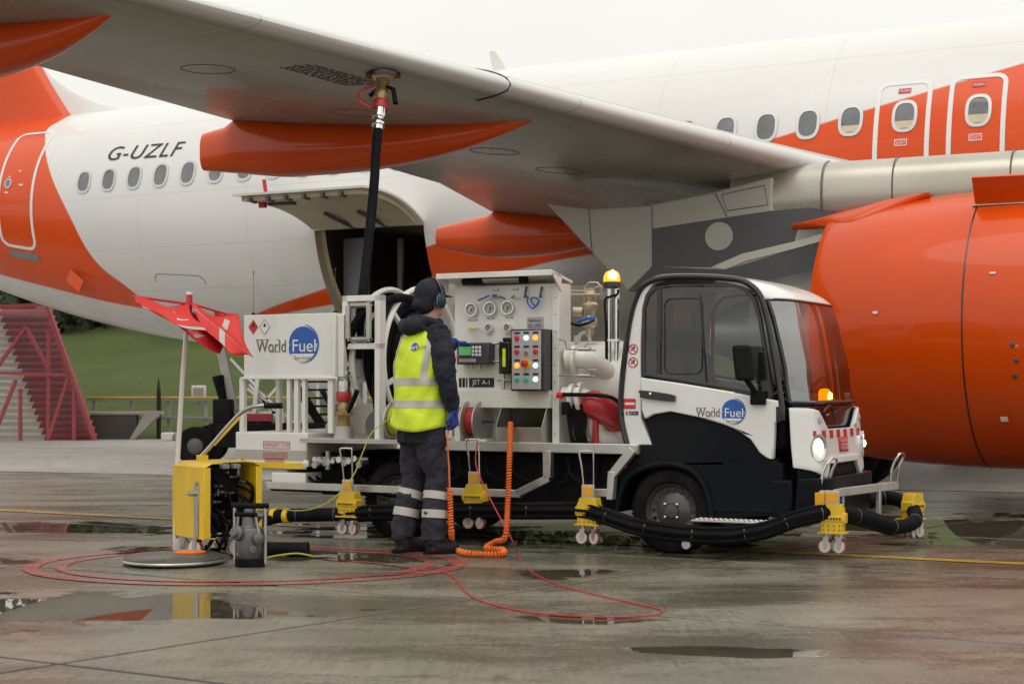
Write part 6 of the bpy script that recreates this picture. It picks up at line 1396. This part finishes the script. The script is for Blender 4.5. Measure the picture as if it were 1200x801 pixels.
for x in (-.115,.115):
    q = MB(); q.tube([(x,0,.02),(x,0,.37),(x,0,.395)], .013, 10); q.bar((x*.8,0,.20),(x*.45,-.03,.14),.02,.02); q.build('frame_leg', 'steel', ic)
for x in (-.075,.075): q = MB(); q.tube([(x*1.3,-.03,.16),(x,-.04,.26),(x*.85,-.05,.34)], .010, 8); q.build('latch_lever', 'steel', ic)
q = MB(); q.cyl((-.135,0,.40),(.135,0,.40),.019,n=14); q.build('top_grip', 'black_plastic', ic)
q = MB(); q.cyl((-.09,-.05,.345),(.075,-.05,.345),.016,n=12); q.build('lower_grip', 'black_plastic', ic)
# hose from the pit, clip and lead lying on the slab
ph_ = thing('pit_hose', gp(340,652), 0, 'short black hose lying on the concrete behind the hydrant coupler', 'hose'); q = MB()
q.tube([(-.24,.05,.05),(-.1,.02,.05),(.09,0,.05)], .047, 14); q.build('hose_body', 'hose_black', ph_)
q = MB(); q.lathe([(.05,0),(.05,.03)], (.09,0,.05), (1,-.1,0), 16); q.build('hose_end', 'rubber', ph_)
el = thing('bonding_clip', gp(372,654), 0, 'metal bonding clip on a dull green lead lying on the concrete', 'clip'); q = MB()
q.tube(cr([(-.36,-.1,.006),(-.27,-.02,.02),(-.14,.03,.03),(-.02,.015,.012)],6), .006, 6); q.build('lead', 'yellow_cable', el)
q = MB(); q.bar((-.02,.015,.015),(.07,.0,.02),.02,.012); q.bar((.07,0,.02),(.13,.02,.012),.008,.02); q.bar((.07,0,.02),(.13,-.02,.012),.008,.02); q.build('clip_jaw', 'steel', el)
# pit lid
lo_ = gp(204, 660); ld = thing('manhole_cover', lo_, 0, 'round dark metal hydrant pit cover lying on the wet concrete beside the yellow cart', 'cover')
q = MB(); q.lathe([(.26,0),(.30,.01),(.318,.03),(.316,.045),(.30,.055),(.0,.062)], (0,0,0), (0,0,1), 56); q.build('lid_disc', 'lid_metal', ld)
q = MB(); q.tube([(.312*math.cos(R(k*6)), .312*math.sin(R(k*6)), .024) for k in range(60)], .012, 8, closed=True); q.build('lid_rim', 'steel', ld)
q = MB(); q.lathe([(.10,0),(.10,.006),(.08,.01),(0,.012)], (.08,.12,.06), (0,0,1), 24); q.build('lid_boss', 'orange_cable', ld)
# marker flag
FO = gp(206, 650); fg = thing('pit_flag', FO, 0, 'red four-wing marker flag with grey crosses on a leaning white pole', 'flag')
def fw(px_, py_, Y=FO.y): return wp(px_, py_, Y)-FO
q = MB(); q.tube([fw(205,648), fw(208,540), fw(214,440), fw(221.5,350)], [.017,.017,.016,.016], 10); pole = q.build('pole', 'white_paint', fg)
q = MB(); q.tube([fw(221,368), fw(222,344)], .0215, 12); q.build('pole_head', 'red_paint', pole)
q = MB(); q.tube([fw(222,345), fw(222.2,342)], .022, 12); q.build('pole_cap', 'cab_white', pole)
def cloth(c00, c10, c01, c11, sag, m, name, ph=0.0, fold=.012):
    c00, c10, c01, c11 = map(Vector, (c00, c10, c01, c11))
    def fn(u, v):
        p = (c00*(1-u)+c10*u)*(1-v)+(c01*(1-u)+c11*u)*v
        return p+Vector((0, -sag*math.sin(math.pi*v)*(.4+.6*u)+fold*math.sin(9*u+5*v+ph), fold*1.2*math.sin(7*u-6*v+ph)-sag*.25*math.sin(math.pi*u)*(1-v*.5)))
    q = MB(); q.grid(fn, 22, 16); return q.build(name, m, fg, smooth=70, solid=.003), fn
Y0 = FO.y
c1, f1 = cloth(fw(157,347,Y0-.15), fw(220,356), fw(168,362,Y0-.5), fw(243,389,Y0-.40), .10, 'flag_red', 'flag_panel', 0)
c2, f2 = cloth(fw(221,355), fw(279,371,Y0+.25), fw(255,402,Y0-.3), fw(297,421,Y0-.05), .08, 'flag_red', 'flag_panel', 1.5, .016)
c3, f3 = cloth(fw(186,368,Y0-.3), fw(222,362,Y0+.1), fw(255,413,Y0-.25), fw(268,400,Y0+.05), .06, 'flag_back', 'flag_panel', 3.0, .014)
c4, f4 = cloth(fw(250,365,Y0+.2), fw(279,372,Y0+.28), fw(262,392,Y0+.3), fw(280,396,Y0+.36), .03, 'flag_red', 'flag_panel', .7, .008)
q = MB(); q.tube([fw(155,347,Y0-.15), fw(221,356)], .009, 8); q.tube([fw(222,355), fw(280,372,Y0+.28)], .009, 8); q.build('cross_arm', 'red_paint', fg)
def stripe(fn, uv0, uv1, w, parent):
    q = MB(); n_ = 14; vs = []
    for k in range(n_):
        t_ = k/(n_-1); u = uv0[0]+(uv1[0]-uv0[0])*t_; v = uv0[1]+(uv1[1]-uv0[1])*t_; du, dv = uv1[0]-uv0[0], uv1[1]-uv0[1]; L = math.hypot(du, dv); 
        for s_ in (-1, 1): vs.append(fn(u-dv/L*w*s_, v+du/L*w*s_)+Vector((0,-.006,0)))
    q.add(vs, [(2*k,2*k+1,2*k+3,2*k+2) for k in range(n_-1)]); q.build('reflective_stripe', 'reflective_grey', parent, smooth=60)
stripe(f2, (.06,.12), (.94,.94), .07, c2); stripe(f2, (.75,.10), (.20,.92), .06, c2); stripe(f3, (.1,.55), (.95,.80), .07, c3); stripe(f1, (.02,.93), (.98,.97), .035, c1)
for fn, cc2, u, v in ((f1,c1,.72,.62),(f4,c4,.6,.6)):
    q = MB(); q.add([fn(u-.09,v-.14)+Vector((0,-.008,0)), fn(u+.09,v-.14)+Vector((0,-.008,0)), fn(u+.09,v+.14)+Vector((0,-.008,0)), fn(u-.09,v+.14)+Vector((0,-.008,0))], [(0,1,2,3)]); q.build('white_patch', 'white_print', cc2, smooth=0)

# ================================================================== fuel hose up to the wing
wv, wx = 9.78, -.56
wb = wing_pt(wv, (wing_sec(wv)[0]-wx)/(wing_sec(wv)[0]-wing_sec(wv)[2]), False); WB = to_world(wb, A0)
q = MB(); q.lathe([(.145,-.02),(.145,.008),(.11,.008),(.10,-.06)], wb-Vector((0,0,.008)), (0,0,-1), 32); q.build('refuel_panel', 'gloss_black', wing)
q = MB(); q.lathe([(.105,-.06),(.105,.0),(.07,.05),(.05,.06)], wb, (0,0,-1), 28); q.build('refuel_adapter', 'brass_pale', wing)
fh = thing('delivery_hose', WB, 0, 'black fuel hose rising from the truck reel to the wing', 'hose')
dn = (wp(424,352,12.42)-WB).normalized()
nozzle_parts(fh, dn*.03, dn, 1.0)
q = MB(); q.tube([dn*.12+Vector((.04,-.03,0)), dn*.16+Vector((.10,-.07,0)), dn*.30+Vector((.13,-.08,0))], [.012,.02,.022], 10); q.tube([dn*.13+Vector((-.04,.03,0)), dn*.2+Vector((-.1,.06,0))], [.012,.02], 10); q.build('grip', 'black_plastic', fh)
q = MB(); q.tube(cr([dn*.10+Vector((-.06,0,0)), dn*.16+Vector((-.16,-.02,0)), dn*.26+Vector((-.17,-.02,0)), dn*.33+Vector((-.07,0,0))],5), .012, 6); q.build('dust_cap', 'red_paint', fh)
hs_ = WB+dn*.52
bt = [wp(424,352,12.42), wp(421,385,12.4), wp(419,420,12.38)]
mid1 = hs_+(bt[0]-hs_)*.35+Vector((.01,0,0)); mid2 = hs_+(bt[0]-hs_)*.75+Vector((.008,0,0))
q = MB(); q.tube([p-WB for p in cr([hs_+dn*-.04, hs_+dn*.25, mid1, mid2]+bt, 10)], .038, 16); q.build('hose_body', 'hose_black', fh)

# ================================================================== loose cables
def coil(name, pts, r_, wr, pitch, label, parent_loc):
    t = thing(name, parent_loc, 0, label, 'cable'); P = cr(pts, 12)
    out = []; acc = 0.0; nn = (P[1]-P[0]).orthogonal().normalized()
    for i in range(len(P)-1):
        d = P[i+1]-P[i]; L = d.length; d.normalize(); nn = (nn-d*nn.dot(d)).normalized(); b2 = d.cross(nn); st = max(1, int(L/(pitch/9)))
        for k in range(st):
            a = 2*math.pi*(acc+L*k/st)/pitch; out.append(P[i]+d*(L*k/st)+(nn*math.cos(a)+b2*math.sin(a))*r_-Vector(parent_loc))
        acc += L
    q = MB(); q.tube(out, wr, 5); q.build('coil', 'orange_cable', t, smooth=60); return t
gA = gp(545, 653); Yp = gp(530, 650).y
HAND_R = Vector((gp(497,647).x+.205, gp(497,647).y-.02, .885))
tr_ = to_world((-1.20,-.04,.86), T0)
z_ = .025
cp = [wp(527,572,Yp), wp(528,600,Yp), wp(529,625,Yp), gp(531,643)+Vector((0,0,z_)), gp(542,651)+Vector((0,0,z_)), gp(565,653)+Vector((0,0,z_)), gp(588,653)+Vector((0,0,z_)), gp(589,648)+Vector((0,0,z_)), gp(570,646)+Vector((0,0,z_)), gp(580,642)+Vector((0,0,z_+.02)), wp(592,628,Yp+.15), wp(595,590,Yp+.3), wp(597,540,Yp+.35), tr_+Vector((0,-.03,-.02)), tr_+Vector((0,.03,.0))]
ck = coil('coiled_cable', cp, .0150, .0068, .019, 'orange coiled control cable hanging to the ground from the steel trough', cp[0])
q = MB(); q.tube([p-cp[0] for p in cr([cp[0], wp(526,545,Yp), wp(524.5,510,Yp), HAND_R+Vector((-.01,-.02,.03))], 6)], .006, 6); q.build('straight_lead', 'orange_cable', ck)
rc = [to_world((-1.46,-.05,.74), T0), wp(558,545,10.75), wp(575,585,10.6), wp(600,632,10.4), gp(609,655)+Vector((0,0,.007)), gp(625,672)+Vector((0,0,.007)), gp(655,686)+Vector((0,0,.007)), gp(700,698)+Vector((0,0,.007)), gp(745,708)+Vector((0,0,.007)), gp(771,714)+Vector((0,0,.007)), gp(775,718)+Vector((0,0,.007)), gp(762,722)+Vector((0,0,.007)), gp(700,724)+Vector((0,0,.007)), gp(620,718)+Vector((0,0,.007)), gp(565,705)+Vector((0,0,.007)), gp(543,692)+Vector((0,0,.007)), gp(535,680)+Vector((0,0,.007)), gp(518,671)+Vector((0,0,.007)), gp(480,667)+Vector((0,0,.007))]
rt = thing('red_cord', rc[0], 0, 'thin red cord looping across the concrete from the reel on the truck', 'cord')
q = MB(); q.tube([p-rc[0] for p in cr(rc, 12)], .004, 6); q.build('cord_strand', 'red_cable', rt)
yc = [to_world((-2.18,-.06,.90), T0), wp(437,505,11.75), wp(425,530,11.6), wp(415,555,11.5), wp(395,580,11.3), wp(372,594,11.2), wp(345,598,11.1), wp(315,592,11.0), wp(296,585,10.9)]
yt_ = thing('earth_lead', yc[0], 0, 'yellow green earth lead sagging from the truck reel to the yellow cart', 'cable')
q = MB(); q.tube([p-yc[0] for p in cr(yc, 8)], .0042, 6); q.build('lead_strand', 'yellow_cable', yt_)

# ================================================================== the refueller
PO = gp(495, 647.5); PR = R(42)
man = thing('person', PO, PR, 'person in yellow high visibility vest, navy jacket and cap working at the control panel', 'person')
def pl_(p): q = Vector(p)-PO; c, s_ = math.cos(-PR), math.sin(-PR); return Vector((q.x*c-q.y*s_, q.x*s_+q.y*c, q.z))
def stack(q, secs, n=28, e=2.3):
    """closed loft of flattened ovals: (z, cx, cy, rx, ry)"""
    vs = []
    for z, cx, cy, rx, ry in secs: vs += [(a, b_, z) for a, b_ in ellipse(cx, cy, rx, ry, n, e)]
    fs = [(i*n+k, i*n+(k+1) % n, (i+1)*n+(k+1) % n, (i+1)*n+k) for i in range(len(secs)-1) for k in range(n)]+[tuple(range(n))[::-1], tuple((len(secs)-1)*n+k for k in range(n))]
    q.add(vs, fs)
def fuse(q, name, m, parent, voxel=.012, smooth=4, disp=0.0, dscale=.06):
    """merge overlapping volumes into one continuous skin"""
    o = bpy.data.objects.new('tmp', q.mesh('tmp', m, 0)); col.objects.link(o)
    r = o.modifiers.new('r', 'REMESH'); r.mode = 'VOXEL'; r.voxel_size = voxel
    s_ = o.modifiers.new('s', 'SMOOTH'); s_.factor = .5; s_.iterations = smooth
    if disp:
        tx = bpy.data.textures.new('folds', 'CLOUDS'); tx.noise_scale = dscale; tx.noise_depth = 1
        d = o.modifiers.new('d', 'DISPLACE'); d.texture = tx; d.strength = disp; d.mid_level = .5
    dg = bpy.context.evaluated_depsgraph_get(); me = bpy.data.meshes.new_from_object(o.evaluated_get(dg)); me.name = name
    bpy.data.objects.remove(o); me.materials.clear(); me.materials.append(MATS[m])
    me.polygons.foreach_set('use_smooth', [True]*len(me.polygons)); return link(name, me, parent)
hip_z = .93
RS, LS = Vector((.01,-.185,1.475)), Vector((.05,.185,1.475))
RE, RWr = Vector((-.01,-.255,1.19)), Vector((.065,-.245,.965))
LH = pl_(to_world((-1.585,-.035,1.455), T0)); LWr = LS+(LH-LS)*.80+Vector((0,0,-.02)); LE = (LS+LWr)/2+Vector((-.03,.06,-.13))
RHd = RWr+Vector((.012,.0,-.085))
# feet and legs: nearer (right) leg slightly ahead
RA, LA_ = Vector((.0,-.125,.09)), Vector((-.09,.10,.09)); RK, LK = Vector((.05,-.11,.50)), Vector((.01,.10,.50))
HC = Vector((.075,.0,1.71))                             # head centre
# body: one continuous figure under the clothes
q = MB(); stack(q, [(.88,0,0,.085,.12),(1.0,0,0,.09,.125),(1.15,.0,0,.095,.135),(1.3,.01,0,.105,.15),(1.42,.02,0,.10,.16),(1.49,.03,0,.07,.12),(1.52,.035,0,.05,.06)])
q.tube([Vector((.035,0,1.48)), Vector((.055,0,1.56)), Vector((.065,0,1.64))], [.062,.056,.06], 16)
q.ball(HC+Vector((-.01,0,.02)), .105, 22, 16, (.98,.78,1.12)); q.ball(HC+Vector((.045,0,-.045)), .07, 16, 12, (.9,.82,1.0))
q.tube([HC+Vector((.09,0,.0)), HC+Vector((.118,0,-.022)), HC+Vector((.10,0,-.035))], [.010,.016,.010], 8); q.tube([HC+Vector((.09,-.03,-.065)), HC+Vector((.10,0,-.066)), HC+Vector((.09,.03,-.065))], .010, 6)
for s_ in (-1, 1):
    q.tube([HC+Vector((.080,s_*.045,.022)), HC+Vector((.092,s_*.028,.024))], .010, 6); q.tube([HC+Vector((-.01,s_*.078,-.035)), HC+Vector((-.02,s_*.092,.0)), HC+Vector((-.015,s_*.082,.025))], .014, 8)
q.tube([RS, (RS+RE)/2, RE, (RE+RWr)/2, RWr, RWr+(RHd-RWr)*.5], [.05,.05,.042,.04,.026,.012], 12); q.tube([LS, (LS+LE)/2, LE, (LE+LWr)/2, LWr, LWr+(LH-LWr)*.4], [.05,.05,.042,.04,.026,.012], 12)
q.tube([RS, Vector((.03,0,1.47)), LS], [.05,.06,.05], 12)
for s_, K, A_ in ((-1,RK,RA),(1,LK,LA_)): q.tube([Vector((0,s_*.085,.92)), (Vector((0,s_*.085,.92))+K)/2, K, (K+A_)/2+Vector((-.015,0,.03)), A_, A_+Vector((.09,0,-.05))], [.070,.060,.048,.044,.034,.032], 14)
fuse(q, 'body', 'skin', man, .011, 3)
# jacket
q = MB(); stack(q, [(.745,-.01,0,.135,.178),(.80,-.01,0,.14,.182),(.92,-.01,0,.135,.172),(1.05,-.005,0,.128,.165),(1.2,.0,0,.130,.172),(1.34,.005,0,.130,.180),(1.44,.015,0,.115,.178),(1.50,.03,0,.085,.125),(1.535,.04,0,.070,.08)])
q.tube([RS+Vector((0,.03,.0)), (RS+RE)/2+Vector((0,-.005,0)), RE, (RE+RWr)/2, RWr+Vector((0,0,.015))], [.084,.080,.070,.062,.048], 16); q.tube([LS+Vector((0,-.03,.0)), (LS+LE)/2, LE, (LE+LWr)/2, LWr], [.082,.078,.068,.060,.047], 16)
q.tube([RS, Vector((.02,0,1.48)), LS], [.075,.075,.075], 14)
fuse(q, 'jacket', 'navy_cloth', man, .010, 2, .034, .06)
q = MB(); q.tube([Vector((.04+.085*math.cos(t_)-.02, .10*math.sin(t_), 1.555-.025*math.cos(t_))) for t_ in [R(k*15) for k in range(24)]], .034, 10, closed=True); q.tube([Vector((-.08,-.11,1.545)), Vector((-.115,0,1.525)), Vector((-.08,.11,1.545))], [.045,.062,.045], 12); q.tube([Vector((.10,-.06,1.56)), Vector((.125,0,1.56)), Vector((.10,.06,1.56))], .035, 10)
fuse(q, 'hood', 'navy_cloth', man, .010, 4, .014, .05)
# vest
VS = [(.845,-.012,0,.180,.210),(.92,-.012,0,.176,.206),(1.02,-.008,0,.166,.196),(1.15,-.004,0,.164,.196),(1.28,.0,0,.164,.198),(1.38,.005,0,.154,.190),(1.45,.015,0,.134,.170),(1.49,.02,0,.112,.148),(1.525,.025,0,.088,.118)]
def vest_pt(a, z, off=0.0):
    for s0, s1 in zip(VS, VS[1:]):
        if s0[0] <= z <= s1[0]: k = (z-s0[0])/(s1[0]-s0[0]); v = [s0[i]+(s1[i]-s0[i])*k for i in range(5)]; break
    else: v = VS[-1] if z > VS[-1][0] else VS[0]
    c, s_ = math.cos(a), math.sin(a); e = 2/2.3; wob = 1+.028*math.sin(5*a+z*17)+.02*math.sin(9*a-z*31)+.012*math.sin(4*a+z*47)
    hem = .02*math.sin(2*a+.6) if z < .9 else 0
    return Vector((v[1]+(v[3]*wob+off)*math.copysign(abs(c)**e, c), v[2]+(v[4]*wob+off)*math.copysign(abs(s_)**e, s_), z-hem))
q = MB(); q.grid(lambda u, v: vest_pt(2*math.pi*u, .845+.68*v), 56, 30, cu=True); vest = q.build('vest', 'hivis', man, smooth=80, solid=.004)
for z0, z1 in ((1.135,1.185),(.985,1.035)):
    q = MB(); q.grid(lambda u, v: vest_pt(2*math.pi*u, z0+(z1-z0)*v, .0045), 56, 4, cu=True); q.build('reflective_band', 'reflective_grey', vest, smooth=80)
for a0, a1 in ((R(228),R(243)), (R(134),R(148)), (R(310),R(296)), (R(50),R(64))):
    q = MB(); w = .16; q.grid(lambda u, v: vest_pt(a0+(a1-a0)*v*0+(a1-a0)*v+ (u-.5)*w*2*(.9), 1.16+.345*v, .0045), 6, 14); q.build('reflective_strap', 'reflective_grey', vest, smooth=80)
ac = R(184)
q = MB(); q.prism([ellipse(0,0,.024,.026,20)], lambda a, b_, t_: vest_pt(ac+.35-a/.16, 1.395+b_, .010+t_), 0, .0015); q.build('back_roundel', 'blue_print', vest, smooth=0)
text('back_lettering', 'World', .036, lambda a, b_: vest_pt(ac+.35+.50-a/.16, 1.378+b_, .014), 'grey_print', vest, width=.075)
text('back_lettering', 'Fuel', .034, lambda a, b_: vest_pt(ac+.35+.14-a/.16, 1.378+b_, .016), 'white_print', vest, width=.045)
q = MB(); q.box(.135,.155,-.13,-.03,1.26,1.36); q.build('chest_pocket', 'yellow_paint', vest, bevel=.008)
# trousers, bands, boots
q = MB(); stack(q, [(.74,-.005,0,.125,.165),(.82,-.005,0,.13,.17),(.93,0,0,.12,.16),(1.0,0,0,.11,.15)])
for s_, K, A_ in ((-1,RK,RA),(1,LK,LA_)): q.tube([Vector((0,s_*.085,.86)), Vector((.005,s_*.09,.70)), K, (K+A_)/2+Vector((-.01,0,.02)), A_+Vector((-.005,0,.055)), A_+Vector((.0,0,.012))], [.112,.102,.085,.083,.080,.080], 18)
fuse(q, 'trousers', 'trouser_cloth', man, .010, 2, .040, .075)
for s_, K, A_ in ((-1,RK,RA),(1,LK,LA_)):
    for t0, t1 in ((.22,.36),(.54,.68)):
        M0 = (K+A_)/2+Vector((-.01,0,.02)); f_ = lambda t_: (K+(M0-K)*(t_/.5)) if t_ < .5 else (M0+(A_+Vector((-.005,0,.03))-M0)*((t_-.5)/.5))
        q = MB(); q.tube([f_(t0), f_((t0+t1)/2), f_(t1)], .0895, 20, caps=False); q.build('leg_band', 'reflective_grey', man, smooth=80)
    q = MB(); q.tube([A_+Vector((-.005,0,.06)), A_+Vector((-.005,0,.0)), A_+Vector((.01,0,-.035)), A_+Vector((.08,s_*.008,-.045)), A_+Vector((.145,s_*.012,-.05)), A_+Vector((.185,s_*.012,-.055))], [.058,.058,.062,.060,.057,.036], 16); q.tube([A_+Vector((-.045,0,-.06)), A_+Vector((.06,0,-.062)), A_+Vector((.17,s_*.012,-.062))], [.04,.044,.04], 12)
    bt_ = fuse(q, 'boot', 'boot', man, .008, 3)
    sh = smooth2([(-.085,0),(-.06,.04),(.03,.042),(.12,.052),(.20,.03),(.205,-.01),(.15,-.045),(.03,-.04),(-.06,-.04)], 4)
    q = MB(); q.prism([[(a+A_.x, b_+A_.y) for a, b_ in sh]], lambda a, b_, t_: Vector((a, b_, t_)), .0, .024); q.build('sole', 'rubber', bt_, bevel=.004)
# cap and ear defenders
q = MB(); q.ball(HC+Vector((-.012,0,.045)), .118, 22, 14, (1.0,.84,.92)); q.tube([HC+Vector((-.11,-.03,-.02)), HC+Vector((-.115,.0,-.03)), HC+Vector((-.11,.03,-.02))], .035, 10); q.ball(HC+Vector((-.055,0,-.01)), .095, 18, 12, (.78,.88,.95)); cap = fuse(q, 'cap', 'navy_cloth', man, .009, 3, .006, .03)
q = MB(); q.prism([smooth2([(.06,-.08),(.14,-.06),(.175,0),(.14,.06),(.06,.08)], 5)], lambda a, b_, t_: HC+Vector((a, b_, .045-1.6*b_*b_+t_-.12*(a-.06))), 0, .006); q.build('brim', 'navy_cloth', cap, smooth=60)
q = MB(); q.tube([HC+Vector((-.118,.02-.04*k/6,.045+.012*math.sin(math.pi*k/6))) for k in range(7)], .004, 5); q.build('cap_stitch', 'white_print', cap)
for s_ in (-1, 1):
    q = MB(); q.lathe([(.036,0),(.042,.01),(.042,.03),(.034,.048),(.015,.054),(0,.055)], (0,0,0), (0,s_,0), 24); q.v = [tuple(HC+Vector((.0,s_*.078,-.005))+Vector((v[0]*.9,v[1],v[2]*1.25))) for v in q.v]; ed = q.build('ear_defender', 'ear_navy', man)
    q = MB(); q.tube([HC+Vector((.0+.036*math.cos(t_), s_*.110, -.005+.05*math.sin(t_))) for t_ in [R(k*15) for k in range(24)]], .005, 6, closed=True); q.build('cup_ring', 'ear_blue', ed)
q = MB(); q.tube([HC+Vector((0.0, .125*math.cos(t_), .155*math.sin(t_))) for t_ in [R(k*7.5) for k in range(25)]], .008, 6, flat=1.5); q.build('headband', 'gloss_black', man)
# gloves: palm, four fingers of different length, thumb
def glove(wrist, hand, normal, spread, curl, name):
    """wrist -> hand = direction of the palm; normal = back of the hand; curl = bend of the fingers towards the palm"""
    d = (hand-wrist).normalized(); nrm = (normal-d*normal.dot(d)).normalized(); s_ = d.cross(nrm)*spread; q = MB()
    pw_ = wrist+d*.01; q.tube([wrist-d*.07, wrist-d*.02, wrist+d*.02], [.046,.042,.036], 14)
    q.obox(wrist+d*.055, d*.048, s_*.040, nrm*.015)
    for k, (off, L) in enumerate(((-.031,.062),(-.010,.075),(.011,.070),(.031,.055))):
        p = wrist+d*.098+s_*off; pts = [p-d*.03, p]; a = 0.0; cur = p
        for j in range(3):
            a += curl; dd = d*math.cos(a)-nrm*math.sin(a); cur = cur+dd*(L*(.42,.33,.25)[j]); pts.append(cur)
        q.tube(pts, [.0105,.0108,.010,.0095,.0085], 10)
    p = wrist+d*.03-s_*.040; pts = [wrist+d*.02-s_*.02, p, p+(d*.7-s_*.6-nrm*.3*min(1,curl)).normalized()*.035, p+(d*.85-s_*.35-nrm*.7*min(1,curl)).normalized()*.062]; q.tube(pts, [.015,.014,.0115,.009], 10)
    return fuse(q, name, 'glove_blue', man, .0055, 2)
glove(RWr, RHd, Vector((.35,-1,.1)), -1, .85, 'glove')
glove(LWr, LH+Vector((0,0,-.015)), Vector((.1,.0,1)), -1, .18, 'glove')
q = MB(); q.tube([RHd+Vector((.025,.03,.02)), RHd+Vector((.03,.03,-.05))], .013, 10); q.build('control_handle', 'orange_cable', ck) if False else None
